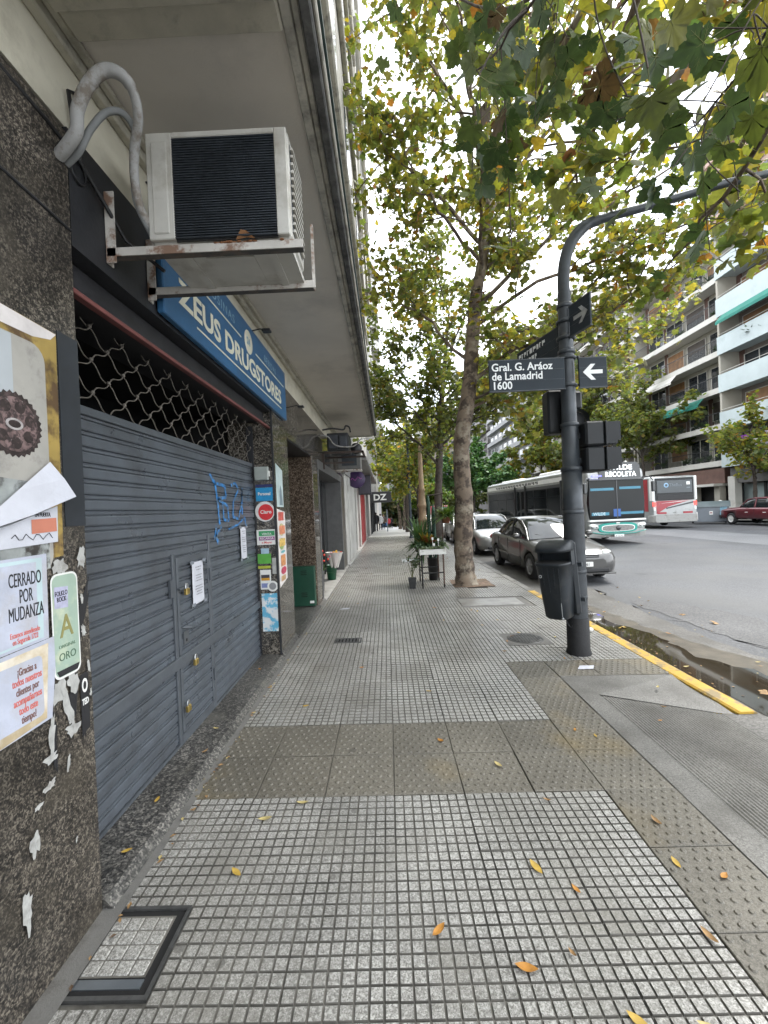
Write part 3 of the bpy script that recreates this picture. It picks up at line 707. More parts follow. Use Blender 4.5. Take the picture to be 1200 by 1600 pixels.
# notices on the shutter
def notice(y0, y1, z0, z1, label, seed):
    r = random.Random(seed)
    t = thing('notice', label, 'notice', (XS+.026, (y0+y1)/2, (z0+z1)/2), 0, 'paper notices taped on the shutter'); w_, h_ = (y1-y0)/2, (z1-z0)/2
    b = MB(); n = 6
    V = [(.004*math.sin(3*i/n+seed)+.003*r.random(), -w_+2*w_*i/n, s*h_) for s in (-1, 1) for i in range(n+1)]
    b.add(V, [(i, i+1, n+2+i, n+1+i) for i in range(n)], 0, True); b.build('sheet', m_paper, t)
    lines = ['Cerrado por', 'mudanza', '', 'Nos trasladamos', 'a la vuelta', '', 'Gracias'] if seed == 1 else ['AVISO', '', 'Nos mudamos', 'a la esquina', '', 'gracias']
    b = MB()
    for i in range(11):
        zz = h_*.72 - i*h_*.13
        if i in (2, 6): continue
        ww = w_*r.uniform(.35, .68); yv = -ww
        while yv < ww:
            l = r.uniform(.008, .022); b.add([(.0085,yv,zz),(.0085,min(ww,yv+l),zz),(.0085,min(ww,yv+l),zz+.007),(.0085,yv,zz+.007)], [(0,1,2,3)]); yv += l+.006
    b.build('print', M('faint_print', (.18,.18,.2), .7, var=0), t)
    for sy, sz in ((-1,1),(1,1),(1,-1),(-1,-1)):
        MB().add([(.009,sy*w_-.03,sz*h_-.012),(.009,sy*w_+.03,sz*h_-.012),(.009,sy*w_+.03,sz*h_+.012),(.009,sy*w_-.03,sz*h_+.012)], [(0,1,2,3)]).build('tape', M('clear_tape', (.20,.22,.25), .15, var=0), t)
notice(3.08, 3.28, .985, 1.30, 'white printed notice taped on the wicket door of the shutter', 1)
notice(4.13, 4.31, 1.20, 1.52, 'white printed notice taped below the blue graffiti tag', 2)

# ---- blue shop sign
m_blue = M('sign_blue', (.035,.125,.26), .4, var=.12, vs=2.5, dirt=(.03,.08,.15), ds=1.6, dramp=(.5,.75))
m_signtxt = M('sign_cream', (.72,.70,.56), .5, var=.08)
m_signdim = M('sign_pale_blue', (.22,.36,.46), .5, var=.1)
sg = wthing('shop_sign', 'long blue shop sign with cream ZEUS DRUGSTORES lettering under canopy', 'sign', (-1.2, 3.8, 2.83))
XG = -1.205
SY0, SY1, SZ0, SZ1 = 2.34, 5.20, 2.80, 3.395
bp('panel', m_blue, (-1.247,XG,SY0,SY1,SZ0,SZ1), parent=sg, bev=.006)
text('ZEUS DRUGSTORES', .215, m_signtxt, sg, (XG+.002, 2.52, 2.945), WALL_R, bold=.006, sx=1.28)
text('GOLOSINAS', .10, m_signdim, sg, (XG+.002, 2.72, 3.235), WALL_R, sx=1.2, space=1.2)
text('BEBIDAS', .095, m_signdim, sg, (XG+.002, 4.30, 3.225), WALL_R, sx=1.1, space=1.2)
for y0, y1, zz in ((2.45,3.62,3.185),(4.02,5.10,3.185),(2.75,4.95,2.885)):
    bp('rule', m_signtxt, (XG+.0005,XG+.002,y0,y1,zz,zz+.012), parent=sg)
b = MB(); b.lathe([(0,.003),(.105,.003),(.108,0)], 24, (XG,3.82,3.225), 'x'); bd = b.build('badge', m_signtxt, sg)
text('24', .09, m_signdim, bd, (XG+.005, 3.76, 3.195), WALL_R, bold=.003)
for i, (y, z, l) in enumerate(((3.95,3.40,'first'),(5.45,3.05,'second'))):
    t = thing('sign_lamp', ('thin bracket lamp sticking out above the blue sign','small bracket lamp on the wall past the blue sign')[i], 'lamp', (-1.25, y, z-.02), 0)
    MB().tube([(0,0,0),(.12,0,.02),(.16,0,.012)], .006, 6).build('arm', m_blackpaint, t)
    MB().bbox(.14,.22,-.035,.035,-.012,.012,.005).build('head', m_blackpaint, t)
# loose cable along the cream wall
b = MB(); b.tube([(-1.255,5.3-.05*i,3.30+.02*math.sin(i*.5)+.004*i) for i in range(0,56)]+[(-1.252,2.3,3.50)], .006, 5)
tag(b.build('wall_cable', m_blackpaint), 'thin black cable along the cream wall above the blue sign', 'cable')
b = MB(); b.tube([(-1.256,1.35,3.205),(-1.247,1.60,3.19),(-1.246,1.78,3.17),(-1.2,2.0,2.98),(-1.05,2.06,2.86)], .009, 6)
b.tube([(-1.246,1.78,3.17),(-1.244,1.74,3.30),(-1.242,1.72,3.42),(-1.24,1.78,3.46)], .008, 6)
b.tube([(-1.244,1.76+.045*math.sin(a*.5),3.12+.05*math.cos(a*.5)) for a in range(14)], .004, 5)
tag(b.build('loose_cables', M('black_rubber', (.012,.012,.013), .5, var=.1)), 'tangle of loose black cables on the wall beside the air conditioner', 'cable')
b = MB(); b.tube([(-1.248,-.5,2.83),(-1.248,1.0,2.845),(-1.246,1.70,2.83)], .006, 5)
tag(b.build('wall_cable', m_blackpaint), 'thin black cable running across the near granite wall', 'cable')
# ================================================================ AIR CONDITIONERS
m_acwhite = M('aged_white_enamel', (.50,.49,.45), .5, var=.12, vs=4, bump=.15, bs=40, dirt=(.22,.19,.14), ds=3.2, dramp=(.52,.75))
m_fin = M('condenser_fin', (.040,.048,.058), .5, .4, var=.25, vs=14)
m_rust = M('rusty_white_steel', (.50,.48,.44), .6, var=.15, vs=7, dirt=(.16,.07,.03), ds=9, dramp=(.50,.60), bump=.3, bs=60)
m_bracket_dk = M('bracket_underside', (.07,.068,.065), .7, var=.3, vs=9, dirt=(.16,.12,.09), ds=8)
m_foam = M('pipe_insulation', (.34,.34,.33), .8, var=.15, vs=10, bump=.6, bs=50, dirt=(.16,.13,.10), ds=10, dramp=(.5,.62))
ac = wthing('air_conditioner', 'boxy white air conditioner condenser on wall brackets under the canopy', 'air conditioner', (-.68, 2.0, 2.86))
ax0, ax1, ay0, ay1, az0, az1 = -1.035, -.385, 1.90, 2.22, 2.905, 3.402
bp('casing', m_acwhite, (ax0,ax1,ay0+.02,ay1,az0,az1), parent=ac, bev=.012)
bp('front_frame', m_acwhite, (ax0+.003,ax0+.122,ay0,ay0+.022,az0+.006,az1-.004),(ax1-.06,ax1-.003,ay0,ay0+.022,az0+.006,az1-.004),(ax0+.122,ax1-.06,ay0,ay0+.022,az1-.03,az1-.004), parent=ac, bev=.004)
bp('embossed_panel', m_acwhite, (ax0+.028,ax0+.10,ay0-.005,ay0+.001,az0+.03,az1-.05), parent=ac, bev=.004)
bp('fin_backing', m_dark, (ax0+.122,ax1-.06,ay0+.014,ay0+.02,az0,az1-.03), parent=ac)
fin = MB().box(ax0+.122,ax1-.06,ay0+.0,ay0+.014,0,.0055).mesh('fin', m_fin)
zf = az0+.008
while zf < az1-.036:
    o = link('fin', fin, ac); o.location.z += zf; zf += .0115
for k in range(12):
    z0 = az0+.05+k*.035
    bp('side_louver', m_acwhite, (ax1-.002,ax1+.014,ay0+.06,ay1-.05,z0,z0+.012), parent=ac)
bp('side_dark', m_fin, (ax1-.003,ax1+.002,ay0+.055,ay1-.045,az0+.045,az1-.04), parent=ac)
bp('base_pan', m_acwhite, (ax0+.02,ax1-.01,ay0+.03,ay1+.05,az0-.025,az0+.0), parent=ac)
bp('pan_rib', m_acwhite, (ax0+.12,ax0+.16,ay0+.03,ay1+.05,az0-.034,az0-.026),(ax1-.13,ax1-.09,ay0+.03,ay1+.05,az0-.034,az0-.026),(ax0+.22,ax1-.2,ay0+.1,ay1-.02,az0-.03,az0-.0255), parent=ac)
bk = wthing('wall_bracket', 'rusty white steel bracket pair carrying the near air conditioner', 'bracket', (-1.2, 2.0, 2.8))
for y, x1, zz in ((1.925,-.335,2.892),(2.26,-.345,2.886)):
    bp('arm', m_rust, (-1.245,x1,y,y+.006,zz-.03,zz+.008),(-1.245,x1,y+.006,y+.05,zz+.002,zz+.008), parent=bk)
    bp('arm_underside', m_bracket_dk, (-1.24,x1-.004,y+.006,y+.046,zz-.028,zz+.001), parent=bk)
    bp('upright', m_rust, (-1.249,-1.205,y+.0,y+.006,zz-.06,zz+.27),(-1.249,-1.243,y+.006,y+.045,zz-.06,zz+.27), parent=bk)
bp('end_stop', m_rust, (-.352,-.344,2.268,2.312,2.86,3.20),(-.344,-.336,2.268,2.274,2.86,3.20), parent=bk)
b = MB()
for k in range(26): b.ball((-.66+rng.gauss(0,.09), 1.922+rng.random()*.01, 2.9), (.012,.008,.005), 5)
tag(b.build('rust_flakes', M('rust', (.20,.085,.035), .8, var=.3, vs=40), bk), kind='stuff')
pp = wthing('insulated_pipe', 'thick white insulated pipe bent like a gooseneck above the brackets', 'pipe', (-1.2, 1.9, 3.2))
def smooth_path(P, n=6):
    P = [Vector(p) for p in P]; O = []
    for i in range(len(P)-1):
        p0, p1, p2, p3 = P[max(0,i-1)], P[i], P[i+1], P[min(len(P)-1,i+2)]
        for k in range(n):
            t = k/n; O.append(.5*((2*p1)+(p2-p0)*t+(2*p0-5*p1+4*p2-p3)*t*t+(3*p1-p0-3*p2+p3)*t**3))
    return O+[P[-1]]
MB().tube(smooth_path([(-1.25,1.66,3.10),(-1.20,1.64,3.12),(-1.145,1.62,3.16),(-1.122,1.60,3.226),(-1.059,1.58,3.30),(-.995,1.58,3.345),(-.94,1.60,3.338),(-.928,1.65,3.31),(-.947,1.70,3.26),(-1.002,1.76,3.20),(-1.04,1.82,3.11),(-1.051,1.88,3.03),(-1.03,1.95,2.97)]), [.0225]*40+[.018]*33, 10).build('outer_lagging', m_foam, pp)
MB().tube(smooth_path([(-1.25,1.70,3.10),(-1.19,1.69,3.14),(-1.13,1.68,3.22),(-1.06,1.68,3.285),(-1.0,1.70,3.29),(-.985,1.75,3.24),(-1.03,1.80,3.15),(-1.06,1.86,3.05),(-1.04,1.95,2.95)]), .013, 8).build('inner_lagging', M('grey_lagging', (.22,.23,.23), .8, var=.2, vs=10), pp)
MB().add([(-.64,1.912,2.902),(-.59,1.916,2.91),(-.55,1.912,2.903),(-.585,1.892,2.928),(-.61,1.890,2.932)], [(0,1,3,4),(1,2,3)]).build('leaf_scrap', M('dead_leaf', (.25,.12,.05), .8), bk)

# second cluster of units further along the wall
a2 = wthing('air_conditioner', 'dark rusty air conditioner seen end on past the shop entrance', 'air conditioner', (-.9, 8.6, 2.9))
bp('casing', M('dark_casing', (.03,.032,.035), .6, .2, var=.3, vs=6), (-1.15,-.72,8.35,9.1,2.86,3.22), parent=a2, bev=.015)
bp('casing_end', M('dark_casing2', (.045,.05,.06), .6, .2, var=.3, vs=6), (-1.12,-.93,8.30,8.35,2.90,3.18),(-.90,-.75,8.31,8.35,2.90,3.16), parent=a2, bev=.01)
MB().lathe([(0,.0),(.11,.0),(.12,.08),(.10,.14),(0,.15)], 16, (-.58,8.5,2.92), 'y').build('compressor', M('comp_black', (.015,.015,.017), .4), a2)
bp('frame', M('rusty_frame', (.045,.03,.024), .7, .2, var=.4, vs=10), (-1.25,-.42,8.30,8.34,2.80,2.84),(-1.25,-.42,9.06,9.10,2.80,2.84),(-1.25,-1.21,8.30,8.34,2.5,2.84),(-.46,-.42,8.3,9.1,2.80,2.84),(-1.25,-.62,8.30,8.33,2.60,2.63), parent=a2)
MB().tube(smooth_path([(-1.25,8.2,3.16),(-1.1,8.2,3.12),(-1.0,8.22,2.98),(-.85,8.24,2.92),(-.6,8.22,2.92),(-.45,8.22,3.05),(-.2,8.6,3.14)]), .014, 6).build('hose', m_foam, a2)
MB().tube(smooth_path([(-1.2,8.15,3.25),(-1.0,8.2,3.28),(-.8,8.25,3.26),(-.75,8.25,3.33),(-.68,8.25,3.30),(-.66,8.26,3.2)]), .016, 6).build('tube', m_blackpaint, a2)
a3 = wthing('air_conditioner', 'small pale air conditioner mounted behind the dark one', 'air conditioner', (-.9, 11, 2.9))
bp('casing', M('grey_ac', (.13,.13,.125), .6, var=.2), (-1.2,-.62,10.6,11.0,2.72,3.20), parent=a3, bev=.015)
bp('grille', m_fin, (-1.1,-.72,10.588,10.60,2.80,3.12), parent=a3)
bp('bracket', m_rust, (-1.25,-.6,10.62,10.66,2.67,2.71),(-1.25,-.6,10.92,10.96,2.67,2.71), parent=a3)

# ================================================================ POSTERS AND STICKERS
XP = XW + .0025
def sheet(b, pts, x, mi=0): b.add([(x, y, z) for y, z in pts], [tuple(range(len(pts)))], mi)
def flat(name, mat, pts, x, parent): b = MB(); sheet(b, pts, x); return b.build(name, mat, parent)
def rrect(y0, y1, z0, z1, r, n=5):
    P = []
    for cy, cz, a in ((y1-r,z0+r,-90),(y1-r,z1-r,0),(y0+r,z1-r,90),(y0+r,z0+r,180)):
        for k in range(n+1): t = R(a+90*k/n); P.append((cy+r*math.cos(t), cz+r*math.sin(t)))
    return P
m_gold = M('poster_gold_brown', (.34,.24,.07), .35, var=.35, vs=9, col2=(.10,.06,.03), ramp=(.45,.6))
m_pbeige = M('poster_beige', (.38,.365,.33), .35, var=.12, vs=5, bump=.3, bs=14, dirt=(.24,.225,.21), ds=9, dramp=(.55,.7))
m_pgrey = M('poster_blue_grey', (.42,.45,.47), .35, var=.08, vs=4)
m_pdark = M('poster_dark_print', (.03,.02,.019), .45, var=.5, vs=60, col2=(.09,.06,.058), ramp=(.55,.65))
m_prust = M('poster_rust_print', (.17,.115,.11), .45, var=.5, vs=60, col2=(.045,.03,.03), ramp=(.44,.56), dirt=(.30,.27,.26), ds=45, dramp=(.58,.68))
m_pwhite = M('poster_white_print', (.66,.62,.60), .4, var=.12, vs=10)
t = wthing('large_poster', 'large glossy photo poster of a rusty gear wheel on the granite wall', 'poster', (XP, 1.3, 1.95))
PY0, PY1, PZ0, PZ1 = .55, 1.598, 1.42, 2.372
flat('sheet', m_gold, [(PY0,PZ0),(PY1-.012,PZ0+.09),(PY1,PZ1-.01),(PY0,PZ1+.03)], XP, t)
flat('pale_border', m_pwhite, [(PY0,2.29),(1.49,2.31),(1.57,2.33),(PY1,PZ1-.012),(PY0,PZ1+.028)], XP+.0008, t)
flat('beige_field', m_pbeige, rrect(PY0, 1.537, 1.46, 2.285, .06), XP+.0016, t)
flat('grey_field', m_pgrey, [(PY0,1.9),(1.40,1.9),(1.40,2.282),(PY0,2.282)], XP+.0022, t)
flat('lower_print', M('poster_streaks', (.33,.35,.34), .4, var=.45, vs=14, col2=(.05,.045,.04), ramp=(.5,.62)), [(PY0,1.47),(1.52,1.47),(1.52,1.78),(PY0,1.84)], XP+.0022, t)
gc = (1.396, 1.975)
def gear(r0, r1, n):
    return [(gc[0]+(r0 if k % 2 else r1)*math.cos(2*PI*k/(2*n)), gc[1]+(r0 if k % 2 else r1)*math.sin(2*PI*k/(2*n))) for k in range(2*n)]
flat('gear_print', m_pdark, gear(.105, .114, 30), XP+.003, t)
flat('gear_face', m_prust, gear(.093, .093, 16), XP+.0036, t)
b = MB()
for k in range(7):
    a = 2*PI*k/7+.3; q = (gc[0]+.064*math.cos(a), gc[1]+.064*math.sin(a)); sheet(b, [(q[0]+.021*math.cos(s*PI/5), q[1]+.021*math.sin(s*PI/5)) for s in range(10)], XP+.0042)
b.build('gear_holes', m_pdark, t)
flat('hub_print', M('poster_hub', (.36,.34,.33), .4, var=.3, vs=40), [(gc[0]+.034*math.cos(k*PI/8), gc[1]+.02*math.sin(k*PI/8)) for k in range(16)], XP+.0046, t)
flat('hub_ring', m_pdark, [(gc[0]+.024*math.cos(k*PI/8), gc[1]+.013*math.sin(k*PI/8)) for k in range(16)], XP+.0050, t)
# dark blank panel next to it
tag(MB().box(XW+.0005,XW+.004,1.602,1.709,1.62,2.38).build('blank_poster', M('dark_blue_panel', (.022,.026,.032), .45, var=.2, vs=6)), 'narrow dark blue blank strip pasted beside the gear poster', 'poster')
# torn sheet hanging folded over
t = wthing('folded_flyer', 'white flyer peeled and folded over below the gear poster', 'flyer', (XP+.01, 1.45, 1.65))
b = MB(); b.add([(XP+.006,1.05,1.545),(XP+.006,1.555,1.565),(XP+.006,1.560,1.70),(XP+.03,1.605,1.735),(XP+.012,1.525,1.848),(XP+.035,1.22,1.60)], [(0,1,2,5)]); b.build('lower_half', m_paper, t)
b = MB(); b.add([(XP+.014,1.20,1.60),(XP+.03,1.42,1.665),(XP+.045,1.606,1.735),(XP+.030,1.572,1.80),(XP+.012,1.528,1.862),(XP+.020,1.38,1.75)], [(0,1,5),(1,2,3,5),(5,3,4)]); b.build('folded_half', m_paper, t)
flat('red_print', M('flyer_red', (.55,.20,.13), .7), [(1.44,1.60),(1.55,1.605),(1.55,1.655),(1.44,1.65)], XP+.0075, t)
text('EN PUERTA', .022, m_ink, t, (XP+.0078,1.455,1.660), WALL_R, sx=.6)
b = MB(); b.tube([(XP+.0078, 1.36+.014*i, 1.59+.012*math.sin(i*1.9)) for i in range(13)], .0013, 4); b.build('signature', m_ink, t)
XQ = XP + .006
# closing-down notices
m_aged = M('aged_paper_edge', (.50,.40,.25), .6, var=.25, vs=9, col2=(.66,.60,.50))
m_pale = M('pale_green_border', (.46,.58,.60), .6, var=.1)
m_lil = M('lilac_paper', (.45,.475,.56), .6, var=.12, vs=8, bump=.8, bs=16, dirt=(.42,.40,.40), ds=7, dramp=(.52,.75))
m_red = M('faded_red_ink', (.62,.16,.13), .7, var=.2); m_redb = M('brown_ink', (.20,.10,.08), .7, var=.2)
t = wthing('notice_poster', 'white notice reading CERRADO POR MUDANZA on the granite wall', 'notice', (XQ, 1.25, 1.36))
flat('sheet', m_lil, [(.80,1.205),(1.492,1.222),(1.497,1.526),(.80,1.512)], XQ+.001, t)
flat('green_border', m_pale, [(.80,1.21),(1.470,1.232),(1.475,1.515),(.80,1.505)], XQ+.0016, t)
flat('field', m_lil, [(.80,1.215),(1.447,1.240),(1.450,1.502),(.80,1.496)], XQ+.0022, t)
text('CERRADO\nPOR\nMUDANZA', .066, m_ink, t, (XQ+.003,1.404,1.428), WALL_R, align='CENTER', bold=0., sx=.42)
text('Estamos atendiendo\nen Segurola 1722', .026, m_red, t, (XQ+.003,1.395,1.262), WALL_R, align='CENTER', sx=.55)
t = wthing('notice_poster', 'stained paper notice thanking customers below the closing notice', 'notice', (XQ, 1.25, 1.06))
flat('backing', m_lil, [(.80,.92),(1.49,.935),(1.53,1.222),(.80,1.198)], XQ+.0012, t)
flat('sheet', m_aged, [(.80,.90),(1.465,.945),(1.485,1.206),(.80,1.188)], XQ+.0032, t)
flat('field', m_lil, rrect(.80,1.455,.965,1.175,.02), XQ+.004, t)
for k, (s, mt) in enumerate((('¡Gracias a', m_redb), ('todos nuestros', m_red), ('clientes por', m_redb), ('acompañarnos', m_red), ('todo este', m_red), ('tiempo!', m_redb))):
    text(s, .036, mt, t, (XQ+.0048,1.392,1.135-.032*k), WALL_R, align='CENTER', sx=.52, bold=.0004)
# can sticker
m_can = M('can_green', (.33,.43,.35), .35, var=.08, vs=12, dirt=(.55,.58,.42), ds=8)
t = wthing('can_sticker', 'pale green drinks can sticker beside the closing notice', 'sticker', (XQ, 1.57, 1.25))
flat('outline', m_white, rrect(1.508,1.640,1.052,1.445,.03), XQ+.001, t)
flat('can', m_can, rrect(1.514,1.634,1.060,1.438,.028), XQ+.0016, t)
flat('can_base', m_ink, [(1.53,1.062),(1.62,1.062),(1.632,1.085),(1.518,1.085)], XQ+.0022, t)
text('A', .12, M('can_gold', (.26,.24,.09), .4), t, (XQ+.0024,1.574,1.205), WALL_R, align='CENTER', bold=.001, sx=.8)
text('ORO', .042, M('can_dark_green', (.08,.14,.09), .5), t, (XQ+.0024,1.574,1.118), WALL_R, align='CENTER', sx=.9)
text('ORIGINAL', .018, M('can_dark_green2', (.14,.22,.15), .5), t, (XQ+.0024,1.574,1.165), WALL_R, align='CENTER')
lb = flat('label_patch', M('lilac_patch', (.42,.42,.55), .6, var=.2, vs=30), [(1.52,1.318),(1.585,1.312),(1.588,1.392),(1.522,1.398)], XQ+.003, t)
text('FOLKLO\nROCK', .026, m_ink, lb, (XQ+.0036,1.554,1.362), WALL_R, align='CENTER', sx=.62)
# scraps of torn paper, each a thing
m_torn = M('torn_paper', (.40,.40,.38), .8, var=.25, vs=16, dirt=(.25,.24,.22), ds=14)
m_tornb = M('torn_black_paper', (.015,.015,.017), .6, var=.2, vs=16)
SCR = ['high on the strip by the shutter edge','just right of the can sticker top','right of the can sticker middle','under the can sticker','low beside the shutter edge','below the thanking notice corner','below the thanking notice, pointed','between the notice and the black sticker','flat and wide, low on the wall','halfway down the bare granite','small, low by the shutter','thin, beneath the torn black sheet','broad, under the can','small, near the bottom left','lowest long one on the wall','tiny, by the shutter edge']
def scrap(cy, cz, w_, h_, seed, mat, label, x=XP+.002, tilt=0):
    r = random.Random(seed); n = 18; P = []
    for k in range(n):
        a = 2*PI*k/n; q = r.uniform(.55, 1.15); u, v = w_*q*math.cos(a), h_*q*math.sin(a)
        P.append((cy+u*math.cos(tilt)-v*math.sin(tilt), cz+u*math.sin(tilt)+v*math.cos(tilt)))
    b = MB(); b.add([(x,cy,cz)]+[(x+r.uniform(0,.002),p[0],p[1]) for p in P], [(0,k+1,(k+1)%n+1) for k in range(n)])
    return tag(b.build('paper_scrap', mat), label, 'paper scrap', 'torn paper scraps on the granite wall')
W_ = 'torn white paper scrap stuck on the near granite wall'; B_ = 'torn black poster remnant stuck on the near granite wall'
scrap(1.672,1.49,.026,.05,101,m_torn,'small white torn scrap on the dark strip by the shutter')
for k, (cy, cz, w_, h_, mt) in enumerate(((1.655,1.25,.035,.17,m_tornb),(1.60,.95,.03,.10,m_tornb),(1.655,.90,.022,.13,m_tornb),(1.50,.84,.016,.12,m_tornb),(1.665,1.33,.011,.022,m_torn),(1.665,1.20,.014,.026,m_torn),
        (1.57,.93,.022,.10,m_torn),(1.59,.84,.045,.028,m_torn),(1.49,.87,.016,.085,m_torn),(1.48,.79,.035,.022,m_torn),(1.53,1.01,.04,.06,m_torn),(1.60,1.02,.03,.05,m_torn),(1.47,.70,.03,.018,m_torn),(1.56,.73,.010,.035,m_torn),
        (1.40,.55,.022,.05,m_torn),(1.36,.36,.02,.09,m_torn),(1.685,1.05,.008,.03,m_torn),(1.42,.66,.02,.012,m_torn),(1.58,.42,.006,.014,m_torn),(1.69,.94,.006,.022,m_torn))):
    scrap(cy, cz, w_, h_, 200+k, mt, ('torn white paper scrap ' + SCR[k-4]) if mt is m_torn else 'torn black poster remnant ' + ('beside the can sticker','under the can sticker','beside the shutter edge','under the thanking notice')[k], XP+(.0015 if mt is m_tornb else .0028), (k*.7) % .6-.3)
t = tag(scrap(1.56,1.47,.04,.035,77,m_torn,'crumpled grey paper remnant just above the can sticker'), None)
lt = wthing('torn_sticker', 'black vertical sticker remnant with white letters near the shutter edge', 'sticker', (XP, 1.655, .9))
flat('sheet', m_tornb, rrect(1.635,1.680,.80,1.03,.012), XP+.0036, lt)
text('O', .075, m_white, lt, (XP+.0042,1.658,.955), WALL_R, align='CENTER', bold=.002, sx=.5)
text('TED', .034, m_white, lt, (XP+.0042,1.658,.905), WALL_R, align='CENTER', bold=.001, sx=.55)

# stickers on the pillar reveal that faces the camera
YR = 4.645 - .003
def rpanel(name, label, x0, x1, z0, z1, mat, cat='sticker', circ=False, y=YR):
    t = wthing(name, label, cat, ((x0+x1)/2, y, z0))
    b = MB()
    if circ:
        cx, cz, rx, rz = (x0+x1)/2, (z0+z1)/2, (x1-x0)/2, (z1-z0)/2
        P = [(cx+rx*math.cos(k*PI/14), cz+rz*math.sin(k*PI/14)) for k in range(28)]
    else: P = [(x0,z0),(x1,z0),(x1,z1),(x0,z1)]
    b.add([(p[0],y,p[1]) for p in P], [tuple(range(len(P)))]); b.build('sheet', mat, t); return t
def pm(n, c): return M(n, c, .45, var=.12, vs=20)
t = wthing('meter_box', 'small grey box fixed to the pillar above the stickers', 'box', (-1.38, YR, 2.07)); bp('housing', M('grey_plastic', (.30,.33,.31), .5, var=.1), (-1.455,-1.30,YR-.05,YR-.002,2.02,2.17), parent=t, bev=.008); bp('side_knob', m_white, (-1.30,-1.285,YR-.04,YR-.02,2.06,2.12), parent=t)
t = rpanel('phone_sticker', 'square blue sticker reading Personal on the pillar', -1.46,-1.27,1.79,1.94, pm('sticker_blue',(.02,.25,.50))); text('Personal', .048, m_white, t, (-1.365,YR-.002,1.855), CAM_R, align='CENTER', bold=.001, sx=.85)
flat_b = rpanel('dark_sticker', 'narrow dark blue strip above the blue sticker', -1.46,-1.27,1.945,1.975, pm('sticker_navy',(.02,.03,.12)))
t = rpanel('round_sticker', 'round red and white sticker reading Claro', -1.475,-1.255,1.56,1.785, pm('sticker_white',(.68,.66,.64)), circ=True, y=YR-.0015); b = MB(); P = [(-1.355+.085*math.cos(k*PI/12), 1.665+.09*math.sin(k*PI/12)) for k in range(24)]; b.add([(p[0],YR-.003,p[1]) for p in P],[tuple(range(24))]); b.build('red_disc', pm('sticker_red',(.60,.035,.04)), t); text('Claro', .055, m_white, t, (-1.355,YR-.0045,1.65), CAM_R, align='CENTER', bold=.0012)
t = rpanel('offer_sticker', 'white sticker with green and purple bands and red text', -1.47,-1.245,1.30,1.47, m_white, y=YR-.001)
for z0, z1, c, n, s in ((1.40,1.455,(.05,.30,.12),'sticker_green','VENTA'),(1.35,1.39,(.25,.05,.22),'sticker_plum','RECARGA'),(1.305,1.342,(.75,.73,.70),'sticker_pale','x Mayor')):
    q = MB().add([(-1.445,YR-.002,z0),(-1.27,YR-.002,z0),(-1.27,YR-.002,z1),(-1.445,YR-.002,z1)],[(0,1,2,3)]).build('band', pm(n,c), t)
    text(s, .034, m_white if n != 'sticker_pale' else pm('sticker_red',(.60,.035,.04)), t, (-1.358,YR-.003,z0+.010), CAM_R, align='CENTER', bold=.0006)
t = rpanel('green_sticker', 'torn green sticker on the pillar', -1.47,-1.32,1.09,1.20, pm('sticker_leaf',(.10,.36,.06)))
t = rpanel('blue_scrap', 'small pale blue torn sticker above the green one', -1.43,-1.34,1.20,1.26, pm('sticker_sky',(.35,.50,.60)))
t = rpanel('yellow_strip', 'thin yellow green strip sticker on the pillar', -1.47,-1.33,1.035,1.065, pm('sticker_lime',(.40,.44,.05)))
t = rpanel('white_scrap', 'torn white sticker remnant at the pillar corner', -1.31,-1.25,.97,1.15, m_torn)
t = rpanel('card_sticker', 'white payment card sticker with dark and orange bands', -1.45,-1.33,.80,1.02, m_white)
for z0, z1, c, n in ((.90,.95,(.55,.28,.03),'card_orange'),(.93,.965,(.05,.05,.06),'card_black'),(.82,.87,(.20,.24,.45),'card_blue')):
    MB().add([(-1.44,YR-.002-(.001 if n=='card_black' else 0),z0),(-1.345,YR-.002-(.001 if n=='card_black' else 0),z0),(-1.345,YR-.002-(.001 if n=='card_black' else 0),z1),(-1.44,YR-.002-(.001 if n=='card_black' else 0),z1)],[(0,1,2,3)]).build('band', pm(n,c), t)
t = rpanel('ring_sticker', 'round white no smoking style sticker low on the pillar', -1.375,-1.255,.775,.895, m_white, circ=True, y=YR-.0045); b = MB(); P = [(-1.315+.04*math.cos(k*PI/12), .835+.04*math.sin(k*PI/12)) for k in range(24)]; b.add([(p[0],YR-.0055,p[1]) for p in P],[tuple(range(24))]); b.build('inner_disc', pm('sticker_grey',(.25,.25,.26)), t)
t = rpanel('torn_poster', 'tall torn light blue poster at the foot of the pillar', -1.445,-1.27,.33,.755, M('torn_blue_poster',(.12,.40,.58),.6,var=.1,vs=12,col2=(.66,.68,.68),ramp=(.46,.54)), 'poster')
